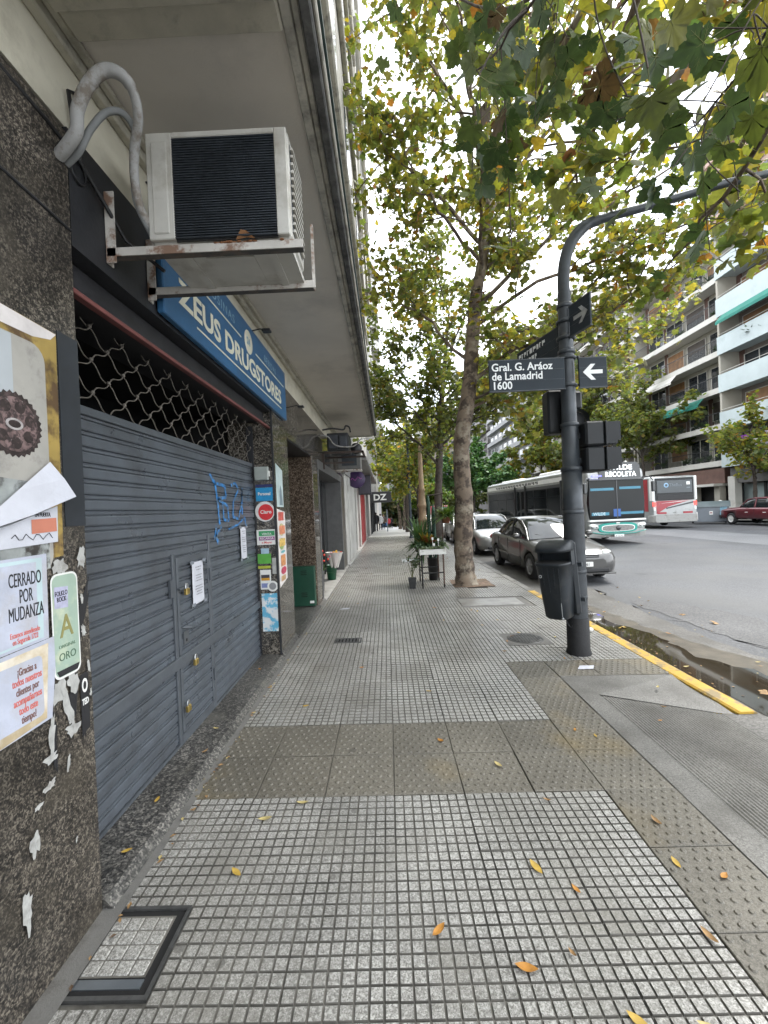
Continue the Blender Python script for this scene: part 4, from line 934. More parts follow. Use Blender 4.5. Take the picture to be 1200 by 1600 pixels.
# posters on the front face of the pillar
t = wthing('pale_poster', 'pale blue printed poster high on the polished pillar', 'poster', (XP, 5.0, 1.9)); flat('sheet', M('poster_pale_blue',(.50,.60,.60),.3,var=.2,vs=8), [(4.72,1.72),(5.02,1.72),(5.02,2.16),(4.72,2.22)], XP, t)
flat('figure_print', M('figure_print',(.16,.22,.25),.4,var=.4,vs=16), [(4.84,1.74),(4.98,1.74),(4.95,1.92),(4.90,1.98),(4.85,1.9)], XP+.001, t)
t = wthing('food_poster', 'colourful food menu poster on the polished pillar front', 'poster', (XP, 5.0, 1.2)); flat('sheet', m_pwhite, [(4.70,.80),(5.06,.86),(5.06,1.66),(4.70,1.70)], XP, t)
r_ = random.Random(3)
for k, (c, z0, z1) in enumerate((((.50,.10,.08),1.56,1.66),((.45,.40,.20),1.38,1.53),((.60,.22,.12),1.40,1.50),((.25,.35,.12),1.22,1.36),((.62,.42,.12),1.26,1.35),((.10,.35,.38),1.18,1.21),((.58,.25,.10),1.03,1.16),((.45,.05,.10),.93,1.02),((.50,.32,.16),.86,.92))):
    y0 = 4.73+r_.random()*.06; y1 = 5.03-r_.random()*.08
    flat('food_print', M('food_%d' % k, c, .4, var=.45, vs=35), [(y0+(y1-y0)*(.5+.5*math.cos(q*PI/5)), (z0+z1)/2+(z1-z0)/2*math.sin(q*PI/5)) for q in range(10)] if k % 2 else [(y0,z0),(y1,z0),(y1,z1),(y0,z1)], XP+.001+.0003*k, t)
# green cabinet and bouquets in the entrance
t = wthing('metal_cabinet', 'dark green metal cabinet with vents in the granite entrance', 'cabinet', (-1.5, 7.0, .07))
bp('body', M('dark_green_enamel', (.012,.06,.035), .4, var=.15, vs=6), (-1.80,-1.27,6.98,7.095,.07,.74), parent=t, bev=.006)
for k in range(3):
    bp('vent', m_dark, (-1.50,-1.40,6.974,6.981,.60+.03*k,.61+.03*k), parent=t); bp('vent', m_dark, (-1.50,-1.40,6.974,6.981,.23+.03*k,.24+.03*k), parent=t)
bp('plate', m_white, (-1.36,-1.29,6.972,6.981,.12,.16), parent=t)
# ================================================================ POLE, SIGNS, SIGNALS, BIN
rng = random.Random(21)
m_pole = M('dark_pole_paint', (.034,.041,.048), .42, .2, var=.25, vs=5, bump=.35, bs=30, rvar=.14, dirt=(.06,.062,.06), ds=6, dramp=(.55,.7))
m_pole_lo = M('rough_black_paint', (.03,.035,.04), .6, var=.25, vs=12, bump=.9, bs=30)
m_tar = M('black_foot_paint', (.008,.008,.009), .7, var=.3, vs=20, bump=.9, bs=40)
m_signdk = M('street_sign_navy', (.010,.018,.026), .55, var=.15, vs=5, spec=.3)
m_signwh = M('street_sign_white', (.72,.74,.74), .5, var=.04)
PX, PY = 2.04, 4.585
pole = thing('signal_pole', 'dark steel traffic signal pole with arm curving over the road', 'pole', (PX, PY, gz(PX)))
MB().lathe([(.128,-.02),(.130,.01),(.118,.05),(.117,.38),(.111,.385),(.110,.40)], 24).build('foot', m_tar, pole)
b = MB(); P = []; Rr = []
for k in range(16):
    z = .39+.08*k; P.append((0,0,z)); Rr.append(.108 + (.0015 if k % 2 else 0))
b.tube(P, Rr, 24); b.build('lower_shaft', m_pole_lo, pole)
b = MB(); b.tube([(0,0,1.58),(0,0,2.02),(0,0,2.0201),(0,0,2.5)], [.105,.105,.090,.088], 24); b.build('middle_shaft', m_pole, pole)
b = MB(); b.tube([(0,0,2.48),(0,0,3.95)], [.080,.070], 24); b.build('upper_shaft', m_pole, pole)
for z, r_ in ((2.02,.112),(2.50,.097),(3.30,.090),(3.80,.086),(1.55,.113),(.62,.112),(.90,.112)):
    MB().lathe([(r_-.012,-.025),(r_,-.018),(r_,.018),(r_-.012,.025)], 24, (0,0,z)).build('collar', m_pole if z > 1.2 else m_pole_lo, pole)
arm = smooth_path([(0,0,3.94),(0,0,4.10),(.025,0,4.30),(.10,0,4.50),(.25,0,4.665),(.40,0,4.73)], 6)
MB().tube(arm, [.062]*(len(arm)-6)+[.056]*6, 16).build('bend', m_pole, pole)
MB().tube([(.38,0,4.725),(.9,0,4.84),(1.8,0,5.06),(2.6,0,5.20),(4.2,0,5.36)], [.046,.044,.042,.04,.036], 12).build('arm', m_pole, pole)
# name plates
def plate(root, x0, x1, z0, z1, y, mat=m_signdk, frame_=True):
    b = MB().bbox(x0,x1,y-.012,y+.012,z0,z1,.004); o = b.build('panel', mat, root)
    for zz in (z0+(z1-z0)*.33, z0+(z1-z0)*.66): MB().box(x0+.004,x1-.004,y-.0135,y-.011,zz-.0015,zz+.0015).build('rib', m_pole, root)
    MB().box(x0-.004,x1+.004,y-.015,y+.015,z1-.004,z1+.006).build('top_edge', m_pole, root); MB().box(x0-.004,x1+.004,y-.015,y+.015,z0-.006,z0+.004).build('bottom_edge', m_pole, root)
    return o
s1 = thing('street_sign', 'dark street name sign facing the camera reading Gral. G. Araoz de Lamadrid 1600', 'street sign', (PX, PY-.10, 0))
plate(s1, -.885, -.075, 2.845, 3.175, 0); plate(s1, .075, .375, 2.85, 3.165, 0)
text('Gral. G. Aráoz\nde Lamadrid\n1600', .115, m_signwh, s1, (-.86,-.016,3.062), CAM_R, bold=.0022, sx=.95)
b = MB(); ar = [(.115,3.01),(.20,3.095),(.25,3.095),(.195,3.032),(.325,3.032),(.325,2.99),(.195,2.99),(.25,2.925),(.20,2.925)]
b.add([(x,-.0165,z) for x,z in ar], [(0,3,6,8)[:0] or (0,1,2,3),(0,3,6),(0,6,7,8),(3,4,5,6)]); b.build('arrow', m_signwh, s1)
for z in (2.90,3.20): MB().lathe([(.086,-.02),(.098,-.012),(.098,.012),(.086,.02)], 20, (0,.10,z)).build('clamp', m_pole, s1)
for sx_ in (-1,1): MB().ball((sx_*.105,.06,2.90),.016,8).ball((sx_*.105,.06,3.20),.016,8).build('bolt', m_pole, s1)
s2 = thing('street_sign', 'dark street name sign turned along the avenue above the other sign', 'street sign', (PX, PY, 0), R(90))
s2.rotation_euler.z = R(68)
plate(s2, -.95, -.09, 3.28, 3.60, 0); plate(s2, .09, .40, 3.40, 3.72, -.01)
s2.rotation_euler.z = R(-76)
b = MB(); r_ = random.Random(9)
for zz, n_ in ((3.50,9),(3.40,6)):
    xx = -.90
    for k in range(n_):
        l = r_.uniform(.03,.055); b.box(xx,xx+.012,-.0165,-.0125,zz,zz+.06).box(xx+.012,xx+l,-.0165,-.0125,zz+r_.choice((0,.025,.048)),zz+r_.choice((.056,.06))); xx += l+.022
b.build('worn_lettering', m_signwh, s2)
b = MB(); ar2 = [(x+.0, z+.55) for x, z in ar]
b.add([(.56-x-.07,-.0265,z) for x,z in ar2], [(0,1,2,3),(0,3,6),(0,6,7,8),(3,4,5,6)]); b.build('arrow', M('worn_white', (.30,.31,.31), .6, var=.3, vs=20), s2)
for z in (3.42,3.60): MB().lathe([(.086,-.02),(.098,-.012),(.098,.012),(.086,.02)], 20, (0,0,z)).build('clamp', m_pole, s2)
# signal heads, seen from behind and the side
m_sig = M('signal_black', (.012,.014,.016), .55, var=.15, vs=6, spec=.35)
ts = thing('traffic_light', 'black traffic signal head on the pole seen from its side', 'traffic light', (PX+.10, PY, 1.94))
for k in range(2):
    z0 = .005+.272*k
    MB().bbox(.0,.20,-.16,.16,z0,z0+.262,.02).build('housing', m_sig, ts)
    MB().bbox(.203,.225,-.17,.17,z0+.004,z0+.258,.006).build('lens_frame', m_sig, ts)
    b = MB(); V = []
    for j in range(9):
        a = PI*j/8; V += [(.226,-.13*math.cos(a),z0+.13+.125*math.sin(a)),(.226+.17*(.25+.75*math.sin(a)),-.125*math.cos(a),z0+.12+.115*math.sin(a))]
    b.add(V, [(2*j,2*j+2,2*j+3,2*j+1) for j in range(8)]); b.build('visor', m_sig, ts)
    MB().box(.226,.34,-.15,.15,z0+.02,z0+.05).box(.226,.37,-.152,-.145,z0+.05,z0+.25).build('visor_side', m_sig, ts)
    MB().lathe([(.0,.02),(.10,.008),(.105,0)], 20, (.226,0,z0+.13), 'x').build('lens', M('dark_lens', (.02,.01,.01), .15), ts)
    MB().box(-.05,.002,-.03,.03,z0+.10,z0+.16).build('bracket', m_pole, ts)
tp = thing('pedestrian_signal', 'dark pedestrian signal partly hidden behind the pole below the signs', 'traffic light', (PX, PY+.16, 2.46))
MB().bbox(-.18,.02,-.04,.14,-.05,.44,.02).build('housing', m_sig, tp)
MB().bbox(.06,.21,-.06,.12,.20,.42,.03).build('hood', m_sig, tp)
MB().lathe([(.115,-.12),(.12,.0),(.115,.03)], 20, (.13,.0,.08), 'y').build('round_hood', M('signal_grey', (.05,.06,.065), .35), tp)
MB().lathe([(0,-.02),(.11,-.02)], 20, (.13,.0,.08), 'y').build('lens', m_sig, tp)
MB().box(-.02,.06,-.08,0,.05,.35).build('bracket', m_pole, tp)
# litter bin
m_bin = M('bin_plastic', (.014,.018,.022), .45, var=.18, vs=6, bump=.25, bs=90, dirt=(.035,.036,.036), ds=7, dramp=(.55,.72), spec=.4)
bn = thing('litter_bin', 'black plastic litter bin hung tilted on the signal pole', 'litter bin', (PX-.20, PY-.14, .42), R(-8))
bn.rotation_euler = (R(3), R(-2), R(-46)); bn.location = (PX-.215, PY-.12, .42)
def ringD(w, d, z, n=14, off=0):
    P = [(w/2*math.cos(PI+PI*k/n)+off, -d*math.sin(PI*k/n)**.8 if 0 < k < n else 0, z) for k in range(n+1)]
    return P
def dshape(w0, d, z, n=16, y0=0.):
    """half-round front (towards -y), flat back"""
    P = []
    for k in range(n+1):
        a = PI*k/n; c_, s_ = math.cos(a), math.sin(a)
        P.append((-w0*math.copysign(abs(c_)**.55, c_), y0-d*abs(s_)**.55, z))
    return P
b = MB()
rings = [dshape(.115,.17,.0), dshape(.128,.19,.02), dshape(.142,.205,.20), dshape(.158,.22,.40), dshape(.172,.235,.565), dshape(.180,.243,.572), dshape(.180,.243,.592), dshape(.168,.23,.594)]
b.loft(rings); b.build('body', m_bin, bn)
b = MB(); b.loft([dshape(.164,.226,.52), dshape(.167,.229,.5945)], mi=0, caps=True); b.build('mouth', m_dark, bn)
b = MB(); b.bbox(-.19,.19,.004,.085,.01,.80,.03); b.loft([[(x*1.0, .04+.04*math.copysign(1,1)*0+ y, z) for x,y,z in []] or dshape(.185,.02,.70)], caps=False) if False else None
b.build('back_shell', m_bin, bn)
hood = MB(); rr = []
for k in range(7):
    t_ = k/6; rr.append(dshape(.184*(1-.12*t_**3), .245*(1-.72*t_**2.2), .705+.105*t_**.8, 16, .03))
hood.loft(rr); hood.build('hood', m_bin, bn)
MB().box(-.182,-.158,-.06,.03,.56,.72).box(.158,.182,-.06,.03,.56,.72).build('hood_post', m_bin, bn)
for k, xx in enumerate((-.06,.0,.06,.11)): 
    q = MB(); q.tube([(xx*.75,-.176-.0*k,.03),(xx,-.243+.03*abs(xx)*4,.55)], .004, 5); q.build('rib', m_bin, bn)
text('◆', .001, m_signwh, bn, (-.07,-.24,.45), CAM_R) if False else None
MB().lathe([(.010,-.002),(.016,-.004),(.016,0)], 14, (-.085,-.232,.46), 'y').build('emblem', M('bin_emblem', (.45,.47,.48), .5), bn)
MB().box(.098,.103,-.215,-.2135,.05,.19).build('printed_line', M('bin_emblem', (.45,.47,.48), .5), bn)
MB().lathe([(0,-.003),(.012,-.003),(.013,0)], 12, (.10,-.207,.03), 'y').build('seal', M('bin_emblem', (.45,.47,.48), .5), bn)
MB().box(-.03,.22,.086,.115,.15,.19).box(-.03,.22,.086,.115,.52,.56).build('strap', m_pole, bn)
b = MB(); b.tube(smooth_path([(PX-.14,PY-.05,.44),(PX-.15,PY-.06,.36),(PX-.12,PY-.09,.28),(PX-.10,PY-.10,.30)]), .004, 5)
tag(b.build('loose_wire', m_blackpaint), 'loose black wire dangling below the litter bin', 'wire')

# ================================================================ VEHICLES
m_tyre = M('tyre_rubber', (.016,.016,.017), .8, var=.15, vs=20)
m_rim = M('alloy', (.38,.39,.40), .35, .8, var=.1)
m_glass = M('car_glass', (.014,.018,.019), .03, var=0, spec=.6)
m_chrome = M('chrome', (.6,.6,.6), .15, 1., var=0)
m_lamp = M('lamp_glass', (.62,.64,.62), .12, .25, var=.1, vs=60, coat=1.)
m_tail = M('tail_lamp', (.42,.03,.025), .2, var=.1, coat=1.)
m_trim = M('black_trim', (.018,.018,.019), .55, var=.1)
def wheel_parts(root, x, y, r, side, rimcol=m_rim):
    ty = MB(); ty.lathe([(r*.62,-.085),(r*.93,-.095),(r,-.07),(r,.07),(r*.93,.095),(r*.62,.085)], 28, (x,y,r), 'x'); w_ = ty.build('wheel', m_tyre, root)
    rb = MB(); s = side
    rb.lathe([(r*.64,s*.088),(r*.60,s*.07),(r*.56,s*.045),(.0,s*.045)], 24, (x,y,r), 'x')
    for k in range(7):
        a = 2*PI*k/7; c_, n_ = Vector((0,math.cos(a),math.sin(a))), Vector((0,-math.sin(a),math.cos(a))); o = Vector((x,y,r))
        q = [o+c_*r*.1+n_*.025, o+c_*r*.1-n_*.025, o+c_*r*.6-n_*.018, o+c_*r*.6+n_*.018]
        rb.add([p+Vector((s*.075,0,0)) for p in q]+[p+Vector((s*.05,0,0)) for p in q], [(0,1,2,3),(0,3,7,4),(1,0,4,5),(2,1,5,6),(3,2,6,7)])
    rb.lathe([(0,s*.09),(.03,s*.088),(.035,s*.05)], 12, (x,y,r), 'x'); rb.build('rim', rimcol, w_)
def boolean_cut(me, cutters):
    """cut closed cutter meshes out of a body mesh, return the new mesh"""
    o = bpy.data.objects.new('tmp', me); COL.objects.link(o); cs = []
    for c in cutters:
        q = bpy.data.objects.new('tmpc', c); COL.objects.link(q); cs.append(q)
        md = o.modifiers.new('b', 'BOOLEAN'); md.object = q; md.operation = 'DIFFERENCE'; md.solver = 'EXACT'
    bpy.context.view_layer.update()
    r = bpy.data.meshes.new_from_object(o.evaluated_get(bpy.context.evaluated_depsgraph_get()))
    bpy.data.objects.remove(o); [bpy.data.objects.remove(q) for q in cs]
    return r
def car(name, label, loc, rz, paint, style='sedan', S=1., group='cars parked along the kerb', plate_s='EFJ 061'):
    t = thing(name, label, 'car', loc, rz, group)
    W = .86
    st = [(-2.24,.50,.27,.50,.53),(-2.20,.66,.21,.56,.60),(-2.10,.765,.185,.615,.68),(-1.90,.825,.175,.685,.745),(-1.5,.85,.17,.76,.83),(-1.08,.86,.17,.835,.905),(-.85,.86,.17,.87,.925),
          (.2,.862,.17,.895,.935),(1.2,.86,.175,.915,.955),(1.45,.855,.18,.925,1.005 if style=='sedan' else .97),(1.9,.825,.20,.915,1.0 if style=='sedan' else .965),(2.10,.77,.25,.86,.95),(2.20,.68,.30,.74,.80)]
    if style == 'hatch': st = [(y*.9 if y > 0 else y*.95, a, b_, c, d) for y, a, b_, c, d in st]
    rings = []
    for y, w_, zb, zs, zt in st:
        h = [(0,zb),(w_*.86,zb),(w_*.965,zb+.09),(w_,zb+(zs-zb)*.50),(w_*.992,zs-.09),(w_*.95,zs-.01),(w_*.86,zs+.035*(zt>zs+.02)),(w_*.5,zt-.012),(0,zt)]
        ring = [(x,y,z) for x,z in h] + [(-x,y,z) for x,z in h[-2:0:-1]]
        rings.append(ring)
    b = MB(); b.loft(rings); me = b.mesh('body', paint)
    yf, yr = (-1.36, 1.30) if style == 'sedan' else (-1.30, 1.12)
    cut = []
    for yw in (yf, yr):
        for sx_ in (-1, 1):
            c = MB(); c.lathe([(0,-.2),(.355,-.2),(.355,.2),(0,.2)], 24, (sx_*.80,yw,.31), 'x', smooth=False); cut.append(c.mesh('c', m_trim))
    me = boolean_cut(me, cut); link('body', me, t)
    for yw in (yf, yr):
        MB().box(-.70,.70,yw-.30,yw+.30,.20,.58).build('wheel_well', m_dark, t)
        for sx_ in (-1, 1): wheel_parts(t, sx_*.765, yw, .305, sx_)
    # cabin
    if style == 'sedan': cs = [(-1.02,.90,.72,.905,.70),(-.62,.915,.735,1.185,.60),(-.28,.92,.74,1.375,.575),(.1,.925,.745,1.425,.57),(.55,.93,.745,1.42,.565),(.85,.94,.74,1.365,.56),(1.2,.955,.72,1.16,.60),(1.52,.985,.66,.99,.62)]
    else: cs = [(-1.0,.88,.72,.885,.70),(-.60,.90,.735,1.19,.62),(-.25,.91,.74,1.385,.59),(.15,.92,.745,1.44,.58),(.7,.93,.745,1.44,.575),(1.2,.94,.74,1.40,.57),(1.55,.95,.72,1.22,.60),(1.80,.965,.69,.98,.64)]
    rings = []
    for y, zb, wb, zt, wt in cs:
        h = [(wb,zb-.03),(wb*.4+wt*.6+.03,zb+(zt-zb)*.55),(wt+.015,zt-.05*(zt-zb)/.45),(wt*.86,zt),(0,zt+.022)]
        rings.append([(x,y,z) for x,z in h] + [(-x,y,z) for x,z in h[-2::-1]])
    lo, hi = (2, 4) if style == 'sedan' else (2, 4)
    b = MB(); b.loft(rings, closed=False, mats=lambda i, k: 1 if (lo <= i <= hi and 2 <= k <= 5) else 0)
    b.build('greenhouse', [m_glass, paint], t)
    def pillar(pts, r_, nm='pillar', mt=paint):
        for s in (-1, 1): MB().tube([(s*x,y,z) for x,y,z in pts], r_, 6).build(nm, mt, t)
    n_ = len(cs)
    pt = lambda i, f: (cs[i][2]*(1-f)+(cs[i][4]+.022)*f+ .012, cs[i][0], cs[i][1]-.03+(cs[i][3]-.03-cs[i][1]+.03)*f)
    pillar([pt(0,.2),pt(1,.97),pt(2,.98)], .028)
    pillar([pt(2,.99),pt(3,1.0),pt(4,1.0),pt(5,.99)], .024, 'roof_rail')
    pillar([pt(5,.99),pt(6,.98),pt(7,.5)], .045)
    yb = cs[3][0]+.08; pillar([(.755,yb,.90),(.66,yb+.03,1.20),(.60,yb+.05,1.38)], .03, 'pillar', m_trim)
    for s in (-1,1): q = MB(); q.tube([(s*.762,-.92,.90),(s*.77,.1,.925),(s*.765,1.1,.955)], .013, 5); q.build('window_trim', m_trim, t)
    # doors: shut lines, handles
    for s in (-1, 1):
        for y in (-.78, yb, 1.02 if style=='sedan' else .95):
            MB().box(min(s*.853,s*.866),max(s*.853,s*.866),y-.004,y+.004,.25,.88).build('door_gap', m_trim, t)
        for y in (yb-.16, .86): MB().bbox(min(s*.855,s*.885),max(s*.855,s*.885),y-.08,y+.08,.775,.80,.006).build('door_handle', paint, t)
        MB().bbox(min(s*.845,s*.872),max(s*.845,s*.872),-.72,.98,.45,.485,.006).build('side_moulding', paint, t)
        MB().ball((s*.92,-.72,.985),(.10,.06,.07),12).build('mirror', paint, t)
        MB().ball((s*.92,-.675,.985),(.08,.03,.055),10).build('mirror_glass', m_chrome, t)
        MB().box(min(s*.78,s*.87),max(s*.78,s*.87),-.76,-.72,.945,.965).build('mirror_stalk', m_trim, t)
        T_ = Matrix.Rotation(R(s*34),3,'Z') @ Matrix.Rotation(R(-28),3,'X')
        fy = -2.02 if style == 'sedan' else -1.93
        MB().ball((s*.60,fy,.625),(.185,.10,.088),16,T=T_).build('headlight', m_lamp, t)
        MB().ball((s*.64,2.10 if style=='sedan' else 1.9,.80),(.17,.06,.10),12).build('tail_light', m_tail, t)
    k = 1. if style == 'sedan' else .952
    gr_ = MB().bbox(-.36,.36,-2.225*k,-2.12*k,.545,.635,.02).build('grille', m_trim, t)
    q = MB(); q.tube([(-.34,-2.228*k,.63),(0,-2.245*k,.638),(.34,-2.228*k,.63)], .010, 6).box(-.33,.33,-2.235*k,-2.22*k,.585,.592); q.build('grille_bar', m_chrome, gr_)
    MB().ball((0,-2.245*k,.59),(.045,.015,.034),10).build('badge', m_chrome, t)
    MB().bbox(-.56,.56,-2.262*k,-2.15*k,.245,.335,.02).build('air_intake', m_trim, t)
    MB().bbox(-.70,.70,-2.255*k,-2.16*k,.20,.235,.012).build('bumper_lip', paint, t)
    pl = MB().bbox(-.19,.19,-2.268*k-.012,-2.24*k,.375,.475,.005).build('number_plate', m_white, t)
    text(plate_s, .085, m_ink, pl, (0,-2.268*k-.0135,.397), CAM_R, align='CENTER', bold=.001, sx=.9)
    for s in (-1, 1):
        q = MB(); q.tube([(s*.10,-1.00,.915),(s*.5,-.86,1.02)], .008, 5); q.build('wiper', m_trim, t)
    return t
def paintm(n, c, metal=.5, rough=.32): return M(n, c, rough, metal, var=.07, vs=2.5, coat=.6, dirt=tuple(x*.75 for x in c), ds=2.5, dramp=(.5,.8))
p_grey = paintm('graphite_paint', (.085,.083,.079)); p_silver = paintm('silver_paint', (.25,.25,.24)); p_white = paintm('white_car_paint', (.60,.62,.62), .1)
CZ = ROAD + .006
c1 = car('parked_car', 'grey sedan parked nearest at the yellow kerb, facing the camera', (4.10, 11.18, CZ), R(1.5), p_grey)
MB().box(-.5,-.26,-.785,-.775,.93,1.0).build('dash_paper', M('dash_green', (.35,.50,.45), .5), c1) if False else None
car('parked_car', 'silver sedan parked directly behind the grey sedan', (3.98, 16.75, CZ), R(1), p_silver, 'sedan', plate_s='CKB 482')
car('parked_car', 'pale silver hatchback partly behind the near tree trunk', (4.0, 21.7, CZ+dip(21.7)), R(0), p_silver, 'hatch', plate_s='GHT 715')
car('parked_car', 'white car further along the kerb behind the hatchback', (4.05, 26.8, CZ+dip(26.8)), R(0), p_white, 'hatch', plate_s='AB 123 CD')
car('parked_car', 'white car parked far along the kerb beyond the dark post', (3.9, 38.0, CZ+dip(38)), R(0), p_white, 'sedan', plate_s='AC 774 KL')
car('parked_car', 'silver car parked far off behind the plant stand', (3.95, 32.4, CZ+dip(32.4)), R(0), p_silver, 'sedan', plate_s='FDR 209')
car('moving_car', 'white car driving in the road left of the bus', (6.2, 42, CZ+dip(42)), R(2), p_white, 'sedan', group='cars driving on the road', plate_s='AD 555 MN')
# ================================================================ BUSES, PICKUP, CONTAINER
def glow(n, c, e): 
    if n not in MATS: MATS[n] = emis(n, c, e)
    return MATS[n]
m_busgrey = M('bus_silver', (.33,.34,.335), .35, .4, var=.1, vs=2, coat=.4, dirt=(.22,.21,.19), ds=1.5)
m_busdark = M('bus_dark', (.028,.03,.032), .3, var=.1, vs=2, coat=.3)
m_busglass = M('bus_glass', (.008,.010,.011), .06, var=0, spec=.25)
m_bluestrip = M('windscreen_blue_film', (.04,.19,.28), .3, var=.1, vs=4)
m_teal = M('bus_teal', (.01,.27,.22), .35, var=.08, coat=.4)
m_red = M('bus_red', (.28,.012,.022), .35, var=.1, coat=.4)
m_bumper = M('bus_bumper', (.30,.30,.285), .45, var=.15, vs=3, dirt=(.18,.17,.15), ds=3)
# local frame: front at -y, x across, z up; 12 m long, 2.5 wide, 3.15 high
bus = thing('city_bus', 'silver and teal city bus coming towards the camera, display reading WILDE RECOLETA', 'bus', (7.98+1.22, 16.75, ROAD+.005), R(5.2))
HW, LB, HB = 1.25, 12.0, 3.12
def xs(w_, z0, z1, y, r=.12, n=4, z2=None):
    P = []
    for cx, cz, a in ((w_-r,z0+.05,-90),(w_-r,z1-r,0),(-w_+r,z1-r,90),(-w_+r,z0+.05,180)):
        rr = .05 if cz == z0+.05 else r
        if cz == z0+.05: cx = math.copysign(w_-.05, cx)
        for k in range(n+1): t_ = R(a+90*k/n); P.append((cx+rr*math.cos(t_), y, cz+rr*math.sin(t_)))
    return P
b = MB(); b.loft([xs(1.15,.45,2.85,.0), xs(1.22,.36,3.02,.10), xs(1.25,.32,3.08,.30), xs(1.25,.32,3.10,1.2), xs(1.25,.32,3.10,11.6), xs(1.22,.36,3.05,11.95), xs(1.15,.45,2.9,12.0)]); me = b.mesh('body', m_busgrey)
cut = []
for yw in (2.6, 8.7): c = MB(); c.lathe([(0,-1.5),(.56,-1.5),(.56,1.5),(0,1.5)], 24, (0,yw,.48), 'x', smooth=False); cut.append(c.mesh('c', m_trim))
link('body', boolean_cut(me, cut), bus)
for yw in (2.6, 8.7):
    for s in (-1, 1): wheel_parts(bus, s*1.08, yw, .48, s)
    MB().box(-1.0,1.0,yw-.5,yw+.5,.3,1.0).build('wheel_well', m_dark, bus)
# front
MB().loft([[(x,-.03+.0*z,z) for x,z in ((-1.14,1.02),(1.14,1.02),(1.17,1.7),(1.14,2.58),(-1.14,2.58),(-1.17,1.7))],[(x,.12,z) for x,z in ((-1.20,1.02),(1.20,1.02),(1.22,1.7),(1.20,2.60),(-1.20,2.60),(-1.22,1.7))]], smooth=False).build('windscreen', m_busglass, bus)
MB().box(-.02,.02,-.045,.0,1.05,2.56).build('windscreen_divider', m_busdark, bus)
for x0, x1, z0, z1 in ((-1.10,-.12,2.17,2.27),(.12,1.02,2.20,2.30),(.14,1.10,1.20,1.30)):
    MB().box(x0,x1,-.042,-.032,z0,z1).build('blue_film', m_bluestrip, bus)
MB().box(-1.08,-.35,-.042,-.032,1.18,1.30).build('blue_film', m_bluestrip, bus)
text('WILDE', .17, M('film_white', (.5,.62,.66), .5), bus, (-1.02,-.044,1.185), CAM_R, bold=.003)
MB().box(-.16,.14,-.041,-.032,1.12,1.42).build('dash_poster', M('poster_royal', (.03,.10,.32), .5), bus)
MB().bbox(-1.18,1.18,-.06,.3,2.56,2.64,.02).build('brow', m_busdark, bus)
dsp = MB().loft([[(x,-.02,z) for x,z in ((-.72,2.64),(1.06,2.64),(1.02,3.16),(.88,3.28),(-.55,3.28),(-.68,3.18))],[(x,.55,z) for x,z in ((-.74,2.64),(1.08,2.64),(1.03,3.16),(.88,3.30),(-.55,3.30),(-.70,3.18))]], smooth=False).build('display_box', m_busdark, bus)
m_led = glow('led_white', (.85,.92,.95), 1.1)
text('WILDE', .27, m_led, dsp, (.2,-.026,2.99), CAM_R, align='CENTER', bold=.004, sx=1.15, space=1.1)
text('RECOLETA', .27, m_led, dsp, (.2,-.026,2.72), CAM_R, align='CENTER', bold=.004, sx=.92, space=1.1)
MB().box(-1.0,-.62,-.05,-.02,2.735,2.78).build('route_led', glow('led_blue', (.12,.12,.95), 1.6), bus)
for k in range(3): MB().bbox(-.3+.4*k,-.22+.4*k,.1,.2,3.29,3.34,.01).build('marker_lamp', M('marker_white', (.75,.75,.7), .3), dsp)
MB().bbox(-1.2,1.2,-.06,.1,.93,1.0,.02).build('sill_trim', m_white, bus)
MB().bbox(-1.15,1.15,-.035,.1,.86,.925,.015).build('black_band', m_busdark, bus)
# teal oval mask round the grille
def oval(w_, h_, cx, cz, y, n=28, p=.62): return [(cx+w_*math.copysign(abs(math.cos(2*PI*k/n))**p, math.cos(2*PI*k/n)), y, cz+h_*math.copysign(abs(math.sin(2*PI*k/n))**p, math.sin(2*PI*k/n))) for k in range(n)]
MB().loft([oval(.82,.20,0,.67,-.045), oval(.86,.22,0,.67,.05)], smooth=False).build('mask', m_teal, bus)
MB().loft([oval(.70,.135,0,.66,-.056), oval(.71,.14,0,.66,-.03)], smooth=False).build('mask_ring', m_white, bus)
MB().loft([oval(.66,.11,0,.66,-.066), oval(.67,.115,0,.66,-.03)], smooth=False).build('grille', M('bus_grille', (.20,.195,.185), .5, .3, var=.3, vs=20), bus)
MB().lathe([(.0,-.02),(.09,-.02),(.10,0)], 20, (0,-.066,.66), 'y').build('emblem', m_busdark, bus)
MB().bbox(-.08,.08,-.062,-.04,.83,.88,.01).build('top_badge', m_white, bus)
for s in (-1, 1):
    MB().ball((s*1.0,.0,.74),(.22,.09,.12),14,T=Matrix.Rotation(R(-s*14),3,'Y')).build('headlight', m_lamp, bus)
    for k in (-1,1): MB().ball((s*1.0+k*.08,-.075,.74),(.055,.03,.055),10).build('lamp_bulb', m_chrome, bus)
    q = MB(); q.tube(smooth_path([(s*1.1,-.02,2.66),(s*1.30,-.16,2.66),(s*1.42,-.22,2.5)]), .02, 6).bbox(min(s*1.35,s*1.50),max(s*1.35,s*1.50),-.26,-.16,2.05,2.48,.03); q.build('mirror', m_busdark, bus)
MB().loft([[(x,y,z) for x,y,z in ((-1.18,.02,.30),(1.18,.02,.30),(1.22,.0,.52),(.6,-.07,.43),(0,-.085,.41),(-.6,-.07,.43),(-1.22,.0,.52))],[(x,.25,z) for x,z in ((-1.24,.30),(1.24,.30),(1.26,.52),(.6,.43),(0,.41),(-.6,.43),(-1.26,.52))]], smooth=False).build('bumper', m_bumper, bus)
MB().tube([(-1.2,-.02,.54),(-.7,-.075,.44),(0,-.09,.42),(.7,-.075,.44),(1.2,-.02,.54)], .018, 6).build('bumper_line', m_teal, bus)
